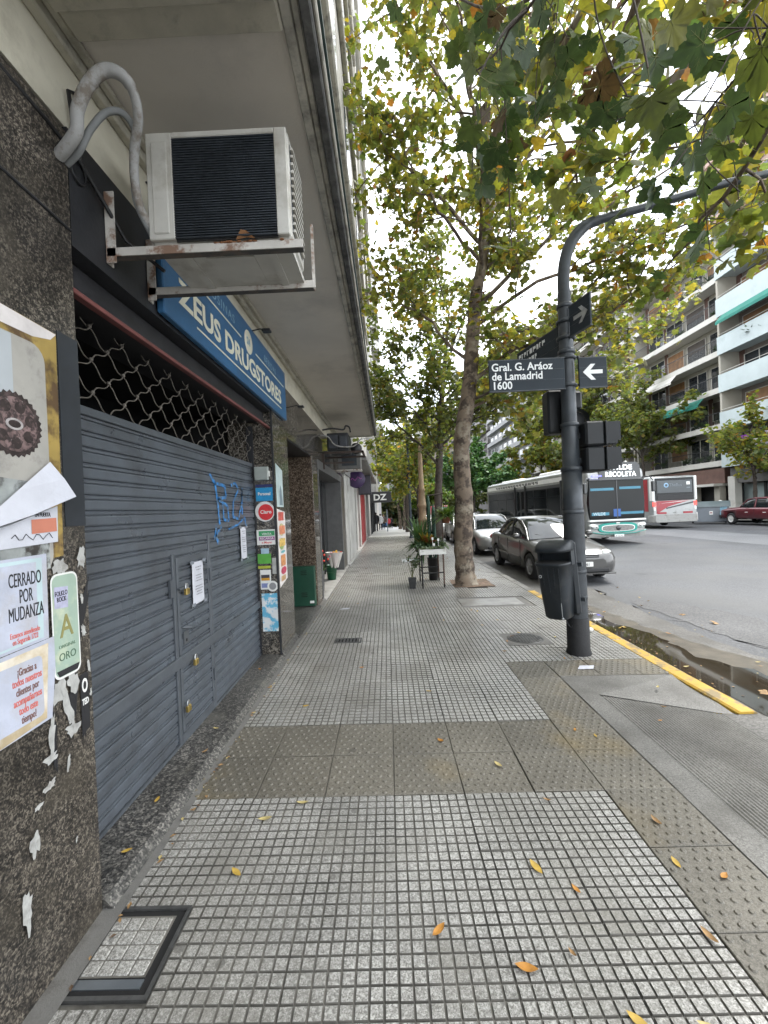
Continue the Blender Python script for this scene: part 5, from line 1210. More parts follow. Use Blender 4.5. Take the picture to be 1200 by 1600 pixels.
pl = MB().bbox(-.2,.2,-.105,-.08,.31,.41,.005).build('number_plate', m_white, bus); text('AF 327 KD', .07, m_ink, pl, (0,-.107,.33), CAM_R, align='CENTER')
# side towards the pavement (-x): dark glazing with doors
for s in (-1, 1):
    xa, xb = sorted((s*1.248, s*1.262))
    MB().box(xa,xb,.35,11.7,1.0,2.60).build('window_band', m_busdark, bus)
    for k, (y0, y1) in enumerate(((1.95,3.3),(3.35,4.7),(4.75,5.6),(7.0,8.4),(8.45,9.8),(9.85,11.5))):
        xg0, xg1 = sorted((s*1.263, s*1.268)); MB().box(xg0,xg1,y0,y1,1.12,2.46).build('side_window', m_busglass, bus)
        MB().box(xg0,xg1+.002,y0+.06,y1-.06,2.05,2.075).build('window_bar', m_trim, bus)
    MB().box(xa,xb,.5,11.7,2.70,2.90).build('roof_panel', m_white, bus)
    b = MB(); y = 4.2; r_ = random.Random(2)
    while y < 10: b.box(*sorted((s*1.2625,s*1.266)), y, y+.12, 2.73, 2.87); b.box(*sorted((s*1.2625,s*1.266)), y+.16, y+.30, 2.73+.06*r_.random(), 2.87); y += .40
    b.build('roof_print', m_busdark, bus)
for y0 in (.55, 5.75):
    for k in (0, 1):
        y = y0+.6*k; MB().bbox(-1.285,-1.245,y,y+.56,.42,2.58,.01).build('door_leaf', m_busdark, bus)
        MB().box(-1.29,-1.284,y+.08,y+.48,.6,2.45).build('door_pane', m_busglass, bus)
for y in (.45,1.85,5.65,7.0): MB().bbox(-1.33,-1.255,y,y+.10,.5,2.75,.02).build('door_pillar', m_busdark, bus)
MB().bbox(-.9,.9,2.0,4.8,3.10,3.28,.05).build('roof_unit', m_white, bus); MB().bbox(-.8,.8,7.5,10.3,3.10,3.25,.05).build('roof_unit', m_white, bus)
MB().bbox(-1.1,1.1,.8,11.4,3.10,3.14,.02).build('roof_deck', M('roof_white', (.66,.66,.64), .6, var=.12), bus)

b2 = thing('city_bus', 'red and grey city bus driving away, seen from its rear', 'bus', (16.72, 24.3, ROAD+.005), R(-2))
b = MB(); b.loft([xs(1.2,.45,2.9,.0), xs(1.25,.38,3.02,.12), xs(1.26,.35,3.05,.4), xs(1.26,.35,3.05,10.6), xs(1.2,.4,2.9,11)]); me = b.mesh('body', m_busgrey)
cut = []
for yw in (2.9, 8.6): c = MB(); c.lathe([(0,-1.5),(.56,-1.5),(.56,1.5),(0,1.5)], 24, (0,yw,.48), 'x', smooth=False); cut.append(c.mesh('c', m_trim))
link('body', boolean_cut(me, cut), b2)
for yw in (2.9, 8.6):
    for s in (-1, 1): wheel_parts(b2, s*1.10, yw, .48, s)
    MB().box(-1.0,1.0,yw-.5,yw+.5,.3,1.0).build('wheel_well', m_dark, b2)
MB().bbox(-1.10,1.10,-.03,.08,1.62,2.92,.03).build('rear_window', m_busglass, b2)
MB().bbox(-1.0,.98,-.045,-.02,2.05,2.78,.01).build('rear_panel', M('bus_rear_panel', (.06,.07,.075), .3, var=.1), b2)
text('TheBus', .26, M('panel_print', (.16,.19,.21), .5), b2, (-.30,-.047,2.42), CAM_R, sx=.9); MB().lathe([(.07,-.004),(.13,-.004),(.14,0)], 20, (-.48,-.045,2.5), 'y').build('logo_ring', M('panel_print_blue', (.22,.36,.50), .5), b2)
MB().box(.66,.86,-.05,-.044,2.50,2.68).build('sticker', m_white, b2); MB().box(.66,.86,-.05,-.044,2.30,2.36).build('sticker', M('panel_print', (.16,.19,.21), .5), b2)
MB().bbox(-1.02,1.02,-.05,.02,1.62,1.95,.03).build('vent_band', m_trim, b2)
MB().loft([[(-1.05,-.012,1.60),(.9,-.012,1.60),(.2,-.012,1.42),(-.4,-.012,1.25),(-1.05,-.012,.86)],[(-1.05,.05,1.60),(.9,.05,1.60),(.2,.05,1.42),(-.4,.05,1.25),(-1.05,.05,.86)]], smooth=False).build('red_swoosh', m_red, b2)
MB().loft([[(-.5,-.016,1.20),(1.05,-.016,1.52),(1.08,-.016,1.44),(-.5,-.016,1.12)],[(-.5,.03,1.20),(1.05,.03,1.52),(1.08,.03,1.44),(-.5,.03,1.12)]], smooth=False).build('black_swoosh', m_busdark, b2)
MB().loft([[(-.9,-.016,1.44),(.3,-.016,1.56),(.9,-.016,1.585),(.3,-.016,1.53)],[(-.9,.03,1.44),(.3,.03,1.56),(.9,.03,1.585),(.3,.03,1.53)]], smooth=False).build('white_swoosh', m_white, b2)
for s in (-1, 1):
    MB().bbox(*sorted((s*1.06,s*1.25)),-.02,.06,1.28,1.55,.03).build('tail_light', glow('brake_red', (.85,.06,.05), .9), b2)
    MB().bbox(*sorted((s*1.06,s*1.23)),-.02,.06,1.02,1.24,.03).build('reverse_light', m_lamp, b2)
    MB().bbox(*sorted((s*1.14,s*1.27)),-.02,.3,1.6,3.0,.03).build('corner_post', m_white, b2)
MB().box(-1.0,-.5,-.02,.02,.84,.95).build('reflector', m_red, b2); MB().box(.45,.98,-.02,.02,.84,.95).build('reflector', m_red, b2)
text('6142', .09, m_ink, b2, (-.05,-.021,.87), CAM_R, align='CENTER')
MB().loft([xs(1.16,.36,.80,-.12,.08), xs(1.27,.32,.80,.05,.08), xs(1.27,.32,.80,.5,.08)], smooth=False).build('bumper', m_bumper, b2)
for s in (-1,1):
    MB().box(*sorted((s*1.258,s*1.268)),.5,10.6,1.2,2.7).build('side_glazing', m_busglass, b2); MB().box(*sorted((s*1.269,s*1.274)),.42,1.2,1.0,2.9).build('red_stripe', m_red, b2); MB().box(*sorted((s*1.258,s*1.267)),1.5,10.4,.75,.95).build('red_stripe', m_red, b2)

# recycling container
m_cont = M('container_grey', (.20,.225,.25), .5, var=.1, vs=2); m_lid = M('container_lid', (.085,.11,.115), .5, var=.15, vs=2)
ct = thing('waste_container', 'large grey street waste container with domed lid beside the red pickup', 'container', (21.3, 27.75, ROAD+.01), R(-38))
MB().loft([[(x*.94,y*.9,.10) for x,y in ((-1,-.75),(1,-.75),(1,.75),(-1,.75))],[(x*1.05,y,1.05) for x,y in ((-1,-.75),(1,-.75),(1,.75),(-1,.75))]], smooth=False).build('body', m_cont, ct)
b = MB(); b.loft([[(x,y*f,z) for y,z in ((-.80,1.05),(-.72,1.18),(-.4,1.36),(0,1.42),(.4,1.36),(.72,1.18),(.80,1.05))] for x,f in ((-1.12,.95),(-1.0,1),(1.0,1),(1.12,.95))], smooth=False); b.build('lid', m_lid, ct)
for x in (-.85,.85):
    for y in (-.5,.5): MB().lathe([(0,-.04),(.10,-.04),(.10,.04),(0,.04)], 12, (x,y,.10), 'x').build('castor', m_tyre, ct)
MB().box(.04,.22,-.745,-.72,.55,.78).build('label', m_white, ct); MB().box(.07,.19,-.75,-.742,.64,.70).build('label_mark', m_red, ct); MB().box(-.62,-.56,-.73,-.69,.25,.75).build('reflector', m_white, ct)
MB().ball((.62,.1,1.41),(.10,.08,.06),8).build('bag_on_lid', m_white, ct)
MB().add([(.55,-.752,.35),(.85,-.752,.40),(.95,-.755,1.05),(.6,-.755,1.05)],[(0,1,2,3)]).build('blue_rag', M('blue_rag',(.22,.40,.50),.8,var=.3,vs=9), ct)
# pickup truck: front towards +Y (rotated half a turn)
p_maroon = paintm('maroon_paint', (.13,.018,.025), .2, .4)
pk = thing('pickup_truck', 'maroon crew cab pickup truck parked across the avenue', 'pickup', (21.6, 23.85, ROAD+.005), R(180-2))
st = [(-2.45,.62,.42,.80,.84),(-2.38,.76,.36,.86,.93),(-2.1,.80,.35,.92,.99),(-1.1,.82,.35,.98,1.05),(-.9,.82,.35,1.0,1.06),(1.0,.82,.35,1.0,1.03),(2.35,.81,.40,1.0,1.02),(2.45,.74,.45,.95,.98)]
rings = []
for y, w_, zb, zs, zt in st:
    h = [(0,zb),(w_*.9,zb),(w_,zb+.08),(w_,zs-.10),(w_*.96,zs-.01),(w_*.5,zt-.01),(0,zt)]
    rings.append([(x,y,z) for x,z in h]+[(-x,y,z) for x,z in h[-2:0:-1]])
b = MB(); b.loft(rings); me = b.mesh('body', p_maroon); cut = []
for yw in (-1.55, 1.45):
    for s in (-1,1): c = MB(); c.lathe([(0,-.2),(.40,-.2),(.40,.2),(0,.2)], 24, (s*.75,yw,.36), 'x', smooth=False); cut.append(c.mesh('c', m_trim))
link('body', boolean_cut(me, cut), pk)
for yw in (-1.55, 1.45):
    for s in (-1,1): wheel_parts(pk, s*.73, yw, .34, s, m_white if yw < 0 else m_rim)
    MB().box(-.66,.66,yw-.34,yw+.34,.3,.7).build('wheel_well', m_dark, pk)
cs = [(-.95,1.03,.72,1.06,.68),(-.45,1.03,.74,1.52,.62),(-.1,1.03,.74,1.58,.60),(.75,1.03,.74,1.58,.60),(1.05,1.03,.74,1.50,.62),(1.15,1.03,.74,1.05,.70)]
rings = []
for y, zb, wb, zt, wt in cs:
    h = [(wb,zb-.03),(wb*.4+wt*.6+.02,zb+(zt-zb)*.6),(wt+.01,zt-.06*(zt-zb)/.5),(wt*.85,zt),(0,zt+.015)]
    rings.append([(x,y,z) for x,z in h]+[(-x,y,z) for x,z in h[-2::-1]])
b = MB(); b.loft(rings, closed=False, mats=lambda i,k: 1 if (1 <= i <= 3 and 2 <= k <= 5) else 0); b.build('cab', [m_glass, p_maroon], pk)
for s in (-1,1):
    for pts in ([(.72,-.95,1.04),(.645,-.45,1.46),(.63,-.1,1.53)],[(.76,.12,1.02),(.635,.14,1.53)],[(.76,1.12,1.02),(.645,1.03,1.45)],[(.63,-.1,1.53),(.63,.75,1.53)]): MB().tube([(s*x,y,z) for x,y,z in pts], .035, 6).build('cab_pillar', p_maroon, pk)
    MB().box(*sorted((s*.815,s*.825)),-.5,-.3,.72,.76).build('side_reflector', m_white, pk); MB().box(*sorted((s*.815,s*.825)),.7,.9,.72,.76).build('side_reflector', m_white, pk)
    MB().box(*sorted((s*.818,s*.828)),.125,.135,.45,.95).build('door_gap', m_trim, pk)
    MB().ball((s*.88,-.55,1.12),(.08,.05,.08),10).build('mirror', m_trim, pk)
    MB().bbox(*sorted((s*.50,s*.74)),-2.44,-2.38,.66,.82,.02).build('headlight', m_lamp, pk)
MB().bbox(-.8,.8,-2.52,-2.36,.38,.56,.03).build('front_bumper', m_trim, pk); MB().bbox(-.48,.48,-2.46,-2.40,.66,.80,.01).build('grille', m_trim, pk)
MB().bbox(-.80,.80,2.40,2.52,.42,.58,.03).build('rear_bumper', m_chrome, pk)
MB().bbox(-.7,.7,1.25,2.38,1.0,1.01,.004).build('bed_cover', m_trim, pk)
# red bus far down the avenue
t = thing('distant_bus', 'red bus far down the avenue behind the silver bus', 'bus', (7.4, 58, ROAD+dip(58)), 0)
b = MB(); b.loft([xs(1.2,.4,2.95,0), xs(1.25,.35,3.05,.2), xs(1.25,.35,3.05,10)]); b.build('body', m_red, t)
MB().box(-1.1,1.1,-.03,.1,1.2,2.5).build('windscreen', m_busglass, t); MB().box(-1.1,1.1,-.03,.1,2.55,2.85).build('display', m_bluestrip, t)

# ================================================================ BUILDINGS ACROSS THE AVENUE
rng = random.Random(77)
m_lightblue = M('pale_blue_parapet', (.44,.50,.505), .75, var=.08, vs=.8, dirt=(.30,.36,.36), ds=.9, dramp=(.55,.8))
m_creamB = M('cream_facade', (.36,.34,.29), .8, var=.1, vs=.6, dirt=(.33,.31,.27), ds=.7, dramp=(.55,.8))
m_slabW = M('white_slab_edge', (.52,.505,.465), .75, var=.08, vs=.8, dirt=(.35,.33,.29), ds=1.4, dramp=(.55,.8))
m_brownB = M('brown_brick_facade', (.13,.075,.06), .8, var=.2, vs=1.5)
m_wood = M('wood_blind', (.28,.15,.07), .6, var=.25, vs=2.5)
m_blind = M('dark_blind', (.10,.085,.075), .6, var=.2, vs=2)
m_win = M('facade_window', (.03,.035,.04), .08, var=.1, spec=.8)
m_rail = M('balcony_rail', (.05,.052,.055), .5, .4)
m_awn = M('green_awning', (.015,.17,.13), .7, var=.15, vs=2)
m_recess = M('recess_brown', (.20,.17,.15), .8, var=.15)  # brown recess walls behind the solid parapets, darker than the facade
def win(parent, x, y0, y1, z0, z1, kind):
    fr = MB(); fr.box(x-.06,x+.02,y0-.05,y1+.05,z0-.05,z0+.0); fr.box(x-.06,x+.02,y0-.05,y1+.05,z1,z1+.05); fr.box(x-.06,x+.02,y0-.05,y0,z0,z1); fr.box(x-.06,x+.02,y1,y1+.05,z0,z1)
    w_ = fr.build('window', m_slabW, parent)
    if kind == 'wood' or kind == 'half':
        zz = z0 if kind == 'wood' else z0+(z1-z0)*.45
        b = MB().box(x-.03,x+.03,y0,y1,zz,z1)
        k = zz
        while k < z1: b.box(x-.036,x-.03,y0,y1,k,k+.05); k += .08
        b.build('roller_blind', m_wood if rng.random() < .6 else m_blind, w_)
        if kind == 'half': MB().box(x-.01,x+.03,y0,y1,z0,zz).build('pane', m_win, w_)
    else:
        MB().box(x-.01,x+.03,y0,(y0+y1)/2-.03,z0,z1).build('pane', m_win, w_); MB().box(x-.01,x+.03,(y0+y1)/2+.03,y1,z0,z1).build('pane', m_win, w_)
        MB().box(x-.04,x+.02,(y0+y1)/2-.03,(y0+y1)/2+.03,z0,z1).build('mullion', m_slabW, w_)
    return w_
def pot_plant(b, x, y, z, s, r_):
    for k in range(int(26*s)):
        a = r_.uniform(0, 2*PI); e = r_.uniform(.1, 1.3); l = s*r_.uniform(.25, .6)
        d = Vector((math.cos(a)*math.cos(e), math.sin(a)*math.cos(e), math.sin(e))); p = Vector((x, y, z)); q = p+d*l; n_ = d.cross(Vector((0,0,1))).normalized()*.05
        b.add([p, q*.5+p*.5+n_, q-Vector((0,0,.1*s)), q*.5+p*.5-n_], [(0,1,2,3)])
m_plantB = M('balcony_plant', (.05,.10,.03), .7, var=.35, vs=5)
def building(name, label, x, y0, y1, floors, z0, fh, wallm, slabm, style, depth=1.3, nw=3, xb=None, base=None, roof=True):
    B = wthing(name, label, 'building', (x, (y0+y1)/2, 0))
    top = z0 + fh*floors
    xb = x + depth
    bp('wall', wallm, (xb,xb+12,y0,y1,-.6,top+.6), parent=B)
    r_ = random.Random(int(y0*7))
    for f in range(floors):
        z = z0 + fh*f
        sl_ = bp('balcony', slabm, (x,xb+.02,y0+.05,y1-.05,z-.16,z), parent=B)
        if style == 'solid': bp('parapet', slabm, (x-.002,x+.12,y0+.06,y1-.06,z-.35,z+.95), parent=sl_); bp('end_parapet', slabm, (x+.121,xb,y1-.18,y1-.061,z+.001,z+.94), parent=sl_); MB().tube([(x+.06,y0+.1,z+1.12),(x+.06,y1-.1,z+1.12)], .02, 5).build('top_rail', m_slabW, sl_)
        else:
            bp('slab_edge', slabm, (x-.012,x+.05,y0+.06,y1-.06,z-.30,z+.12), parent=sl_)
            b = MB(); yy = y0+.1
            while yy < y1-.1: b.box(x+.03,x+.05,yy-.009,yy+.009,z+.12,z+1.0); yy += .16
            tag(b.build('balusters', m_rail, sl_), kind='stuff'); b = MB().box(x+.02,x+.06,y0+.08,y1-.08,z+.98,z+1.03); b.build('handrail', m_rail, sl_)
        bp('partition', wallm, (x+.1,xb,y0+.02,y0+.20,z,z+fh-.16), parent=sl_); bp('partition', wallm, (x+.1,xb,y1-.20,y1-.02,z,z+fh-.16), parent=sl_)
        bp('recess_wall', m_recess if style == 'solid' else [wallm, m_brownB][f % 2 if False else 0], (xb-.02,xb-.001,y0+.2,y1-.2,z,z+fh-.17), parent=sl_)
        wspan = (y1-y0-.8)/nw
        for k in range(nw):
            a = y0+.4+wspan*k; kd = r_.choice(['wood','half','glass','glass'])
            zb = z+.05 if kd == 'glass' else z+.75
            win(B, xb-.06, a+.25, a+wspan-.25, zb, z+2.2, kd)
            if r_.random() < .5: bp('brick_pier', m_brownB, (xb-.10,xb-.022,a+wspan-.2,a+wspan+.2,z,z+fh-.17), parent=sl_)
        b = MB(); n_ = 0
        for k in range(r_.randint(3, 6)):
            pot_plant(b, x+.3, r_.uniform(y0+.4, y1-.4), z+.25, r_.uniform(.9,1.8), r_); n_ += 1
        if style != 'solid' or f % 2: tag(b.build('balcony_plants', m_plantB, sl_), kind='stuff')
        if r_.random() < .45:
            ya = r_.uniform(y0+.6, y1-1.6)
            u = bp('outdoor_unit', m_white, (xb-.55,xb-.2,ya,ya+.8,z+.05,z+.65), parent=sl_); MB().lathe([(.0,-.004),(.22,-.004),(.24,0)], 16, (xb-.55,ya+.4,z+.35), 'x').build('fan', m_rail, u)
    bp('roof_slab', slabm, (x-.1,xb+12.1,y0,y1,top-.02,top+.25), parent=B)
    return B
FX = 25.0
BA = building('apartment_building', 'apartment block with pale blue solid balcony parapets across the avenue', FX, 19.0, 31.2, 6, 4.05, 2.77, m_creamB, m_lightblue, 'solid', 1.6, 4)
BB = building('apartment_building', 'cream apartment block with open railed balconies and plants across the avenue', FX+.35, 31.3, 42.2, 6, 4.15, 2.75, m_creamB, m_slabW, 'rail', 1.5, 4)
BC = building('apartment_building', 'third apartment block beyond the cream one behind the leaves', FX+.2, 42.3, 55, 7, 4.2, 2.75, m_creamB, m_slabW, 'rail', 1.3, 4)
BD = building('apartment_building', 'tall pale apartment block farther up the avenue behind trees', FX+.5, 55.1, 72, 9, 4.3, 2.8, m_slabW, m_slabW, 'solid', 1.2, 5)
# awnings under some balconies
for (B, x, y0, y1, z) in ((BA,FX-.02,22,30.6,4.05+2.77*4-.36),(BB,FX+.33,33,40,4.15+2.75*2-.30),(BB,FX+.33,36,41.5,4.15+2.75*3-.30)):
    b = MB(); b.add([(x,y0,z),(x,y1,z),(x-.5,y1,z-.55),(x-.5,y0,z-.55),(x-.5,y1,z-.75),(x-.5,y0,z-.75)], [(0,1,2,3),(3,2,4,5)]); b.build('awning', m_awn if B is BA or z < 12 else m_slabW, B)
# ground floor of the two nearest blocks
bp('brown_fascia', m_brownB, (FX+.4,FX+1.0,31.4,39,2.55,3.7), parent=BB); bp('entrance_canopy', m_slabW, (FX-.3,FX+1.4,31.6,38,2.35,2.54), parent=BB)
for y in (31.7,34.2,36.0,40.5): bp('column', m_creamB, (FX+.2,FX+.7,y,y+.5,-.2,2.35), parent=BB)
bp('garage_void', m_dark, (FX+1.0,FX+1.8,31.5,41.8,-.2,2.5), parent=BB)
bp('shop_fascia', M('grey_fascia',(.12,.115,.11),.6,var=.15), (FX+.5,FX+1.2,19.2,31.0,2.5,3.6), parent=BA)
for k in range(6): 
    q = bp('shop_window', M('shop_pane',(.30,.36,.36),.15,var=.1,vs=.5), (FX+1.3,FX+1.5,19.6+1.9*k,21.3+1.9*k,.3,2.4), parent=BA); bp('shop_frame', m_trim, (FX+1.2,FX+1.32,21.3+1.9*k,21.48+1.9*k,-.1,2.5), parent=BA)
bp('shop_pillar', m_slabW, (FX+.3,FX+.8,30.4,31.0,-.2,3.0), parent=BA)
t = wthing('sale_banner', 'purple and white banner on a pale blue balcony parapet', 'banner', (FX-.03, 28, 5.2))
bp('sheet', M('banner_purple',(.30,.06,.42),.6,var=.05), (FX-.03,FX-.01,28.6,29.9,4.9,5.75), parent=t); bp('sheet_white', M('banner_white',(.62,.55,.70),.6,var=.05), (FX-.03,FX-.012,25.6,28.59,4.9,5.75), parent=t)
text('a', .7, m_white, t, (FX-.035,29.4,5.1), Euler((R(90),0,R(-90))), bold=.02)
# far pavement with kerb
strip('far_side_pavement', 23.4, 27, YS[:-2], lambda x, y: ROAD+.14+dip(y), m_concrete); MBk = MB().box(23.32,23.4,-10,18,-.3,ROAD+.145); struct(MBk.build('far_kerb', m_concrete))
# buildings closing the avenue far off, both sides
def block(label, x0, x1, y0, y1, h, mat, rows, cols, face='y', name='distant_building', nb=True):
    B = wthing(name, label, 'building', ((x0+x1)/2, y0, 0)); bp('wall', mat, (x0,x1,y0,y1,-4,h), parent=B)
    fh = (h-4.5)/rows
    for f in range(rows):
        for c in range(cols):
            z = 4.5+fh*f
            if face == 'y': a = x0+(x1-x0)*(c+.22)/cols; e = x0+(x1-x0)*(c+.78)/cols; q = (a,e,y0-.04,y0+.02,z,z+fh*.62)
            elif face == '+x': a = y0+(y1-y0)*(c+.2)/cols; e = y0+(y1-y0)*(c+.8)/cols; q = (x1-.02,x1+.04,a,e,z,z+fh*.62)
            else: a = y0+(y1-y0)*(c+.2)/cols; e = y0+(y1-y0)*(c+.8)/cols; q = (x0-.04,x0+.02,a,e,z,z+fh*.62)
            bp('window', m_win, q, parent=B)
        if nb:
            if face == 'y': bp('ledge', mat, (x0-.05,x1+.1,y0-.35,y0,4.5+fh*f-.25,4.5+fh*f-.08), parent=B)
            elif face == '-x': bp('ledge', mat, (x0-.9,x0,y0,y1,4.5+fh*f-.35,4.5+fh*f+.5), parent=B)
    return B
m_fb = [M('far_%d' % k, c, .85, var=.1, vs=.3) for k, c in enumerate(((.25,.25,.25),(.22,.19,.165),(.30,.305,.31),(.20,.19,.185)))]
block('beige tower far off at the end of the avenue', 13, 26, 150, 165, 38, m_fb[1], 9, 5)
block('grey block far off left of the beige tower', -2, 9, 190, 200, 30, m_fb[0], 8, 4)
block('pale block on the far right side of the avenue', 25.5, 40, 72.5, 100, 24, m_fb[2], 7, 8, '-x')
block('tan block behind the pale one along the avenue', 26, 40, 101, 135, 33, m_fb[3], 9, 8, '-x')
block('salmon apartment tower rising behind the balconies', 40, 52, 34, 50, 44, M('salmon', (.34,.24,.20), .8, var=.1, vs=.3), 11, 6, '-x')
# ================================================================ TREES
m_leaf = leafmat('plane_leaf', .5, .56)
m_nearleaf = leafmat('near_plane_leaf', .45, .3)
m_leafdk = leafmat('evergreen_leaf', .5, .25)
def barkmat(name, a, b_, c):
    m = M(name, a, .85, var=.25, vs=9, bump=1., bs=28, col2=b_, ramp=(.47,.58), dirt=c, ds=5., dramp=(.54,.66)); return m
m_bark = M('plane_bark', (.17,.13,.095), .85, var=.3, vs=4.5, bump=1., bs=30, col2=(.055,.04,.03), ramp=(.46,.56), dirt=(.27,.235,.18), ds=3.6, dramp=(.53,.62))
m_barkdk = barkmat('dark_bark', (.065,.05,.04), (.04,.032,.026), (.09,.075,.06))
LEAF = np.array([(0,.38,.05),(0,0,0),(.30,-.08,-.02),(.58,.14,-.10),(.44,.32,-.02),(.54,.64,-.12),(.28,.66,.0),(0,1.0,-.10),(-.28,.66,.0),(-.54,.64,-.12),(-.44,.32,-.02),(-.58,.14,-.10),(-.30,-.08,-.02)])
LF = np.array([(0,k,k+1) for k in range(1,12)] + [(0,12,1)])
SMALL = np.array([(0,0,0),(.34,.22,-.05),(.45,.62,-.12),(0,1.,-.08),(-.45,.62,-.12),(-.34,.22,-.05)]); SF = np.array([(0,1,2),(0,2,3),(0,3,4),(0,4,5)])
def rand_rot(n, g, droop=.5, spread=1.):
    """leaf frames: blade direction mostly outwards and hanging, face mostly up"""
    az = g.uniform(0, 2*np.pi, n); el = g.normal(-droop, .45*spread, n)
    y = np.stack([np.cos(az)*np.cos(el), np.sin(az)*np.cos(el), np.sin(el)], 1)
    up = np.stack([g.normal(0,.45,n), g.normal(0,.45,n), np.ones(n)], 1)
    x = np.cross(y, up); x /= np.linalg.norm(x, axis=1, keepdims=True)+1e-9; z = np.cross(x, y)
    return np.stack([x, y, z], 2)
def leaves_mesh(name, pts, size, pal, seed, mat, tmpl=LEAF, tf=LF, droop=.5, jit=.35):
    g = np.random.default_rng(seed); pts = np.asarray(pts); n = len(pts); Rm = rand_rot(n, g, droop)
    s = size*g.uniform(1-jit, 1+jit, n)
    bend = g.uniform(-.5, 2.2, n)
    T = tmpl[None].repeat(n, 0).copy(); T[:, :, 2] *= bend[:, None]
    V = np.einsum('nij,nkj->nki', Rm, T)*s[:, None, None] + pts[:, None]
    cols = np.array([p[1] for p in pal]); w_ = np.array([p[0] for p in pal], float); w_ /= w_.sum()
    c = cols[g.choice(len(pal), n, p=w_)]*g.uniform(.85, 1.6, (n, 1)); c = np.clip(c + g.normal(0, .008, (n, 3)), .004, .6)
    F = (tf[None] + (np.arange(n)*len(tmpl))[:, None, None]).reshape(-1, 3)
    return fastmesh(name, V.reshape(-1, 3), F, mat, np.repeat(c, len(tmpl), 0))
PAL_A = [(5,(.108,.128,.040)),(4,(.145,.148,.040)),(3,(.080,.106,.040)),(1.8,(.22,.185,.038)),(.3,(.24,.12,.03)),(.3,(.12,.065,.03))]
PAL_B = [(5,(.080,.104,.038)),(4,(.103,.120,.038)),(2,(.13,.14,.036)),(.4,(.20,.15,.035))]
PAL_G = [(5,(.045,.105,.03)),(3,(.06,.125,.03)),(2,(.035,.08,.025))]
PAL_Y = [(4,(.13,.148,.034)),(3,(.09,.12,.034)),(1.5,(.21,.185,.034)),(.4,(.22,.12,.03))]
class Skeleton:
    def __init__(s, seed): s.b = MB(); s.r = random.Random(seed); s.leafpts = []; s.twigs = 0
    def poly(s, P, r0, r1, n, wob=.06, sub=4):
        Q = smooth_path(P, sub); N = len(Q)
        Q = [q + Vector((s.r.gauss(0,wob), s.r.gauss(0,wob), s.r.gauss(0,wob)))*(0 if i in (0,) else 1) for i, q in enumerate(Q)]
        s.b.tube(Q, [r0+(r1-r0)*i/(N-1) for i in range(N)], n); return Q
    def shoot(s, p, d, L, r0, lvl, dens, leafjit=.12):
        d = Vector(d).normalized(); k = 4; P = [Vector(p)]; dd = d.copy()
        for i in range(k):
            dd = (dd + Vector((s.r.gauss(0,.22), s.r.gauss(0,.22), s.r.gauss(.02,.18)))).normalized(); P.append(P[-1]+dd*L/k)
        s.b.tube(P, [r0*(1-.75*i/k) for i in range(k+1)], 4 if lvl else 5, caps=False)
        if lvl == 0:
            for i in range(1, k+1):
                for _ in range(2 if i < k else 3):
                    a = Vector((s.r.gauss(0,1), s.r.gauss(0,1), s.r.gauss(-.05,.6))).normalized()
                    s.shoot(P[i], dd*.6+a*.8, L*s.r.uniform(.30,.55), r0*.4, 1, dens)
        if lvl >= 1:
            n = max(2, int(dens*L))
            for _ in range(n):
                t_ = s.r.random(); i = min(k-1, int(t_*k)); q = P[i].lerp(P[i+1], t_*k-i); j = leafjit
                s.leafpts.append(q + Vector((s.r.gauss(0,j), s.r.gauss(0,j), s.r.gauss(-.03,j*.8))))
    def limb(s, P, r0, nsec, L, dens, r1=None, start=.25):
        Q = s.poly(P, r0, r1 or r0*.3, 7, .04)
        for k in range(nsec):
            t_ = start+(1-start)*(k+s.r.random())/nsec; q = Q[min(len(Q)-1, int(t_*(len(Q)-1)))]
            a = Vector((s.r.gauss(0,1), s.r.gauss(0,1), s.r.gauss(.15,.6))).normalized()
            ax = (Q[-1]-Q[0]).normalized()
            s.shoot(q, a*.9+ax*.5, L*s.r.uniform(.6,1.25), r0*.28+.006, 0, dens)
        s.shoot(Q[-1], Q[-1]-Q[-3], L*.9, r0*.3+.005, 0, dens)
def make_tree(label, root, trunk, rad, limbs, sec, L, dens, pal, size, seed, bark=m_bark, name='plane_tree', small=False, group=None, mat=None, droop=.5):
    t = wthing(name, label, 'tree', root, group); s = Skeleton(seed)
    Q = smooth_path(trunk, 7); N = len(Q)
    # trunk with uneven girth and a flared foot
    b = s.b; rr = [np.interp(i/(N-1), np.linspace(0,1,len(rad)), rad)*(1+.05*math.sin(i*1.7)+s.r.gauss(0,.02)) for i in range(N)]
    b.tube(Q, rr, 18)
    ob = b.build('trunk', bark, t); s.b = MB()
    for P, r0 in limbs: s.limb(P, r0, sec, L, dens)
    s.b.build('branches', bark if not small else bark, t)
    me = leaves_mesh('crown', [p[:] for p in s.leafpts], size, pal, seed, mat or m_leaf, SMALL if small else LEAF, SF if small else LF, droop)
    link('crown', me, t); return t, len(s.leafpts)
NLEAF = []
tr1 = [(1.62,8.85,-.05),(1.60,8.85,.25),(1.585,8.85,.9),(1.64,8.85,1.7),(1.62,8.85,2.4),(1.655,8.85,3.1),(1.86,8.85,4.2),(1.98,8.85,5.3),(2.10,8.85,6.2),(2.33,8.85,7.15),(2.46,8.85,8.2),(2.42,8.85,9.0)]
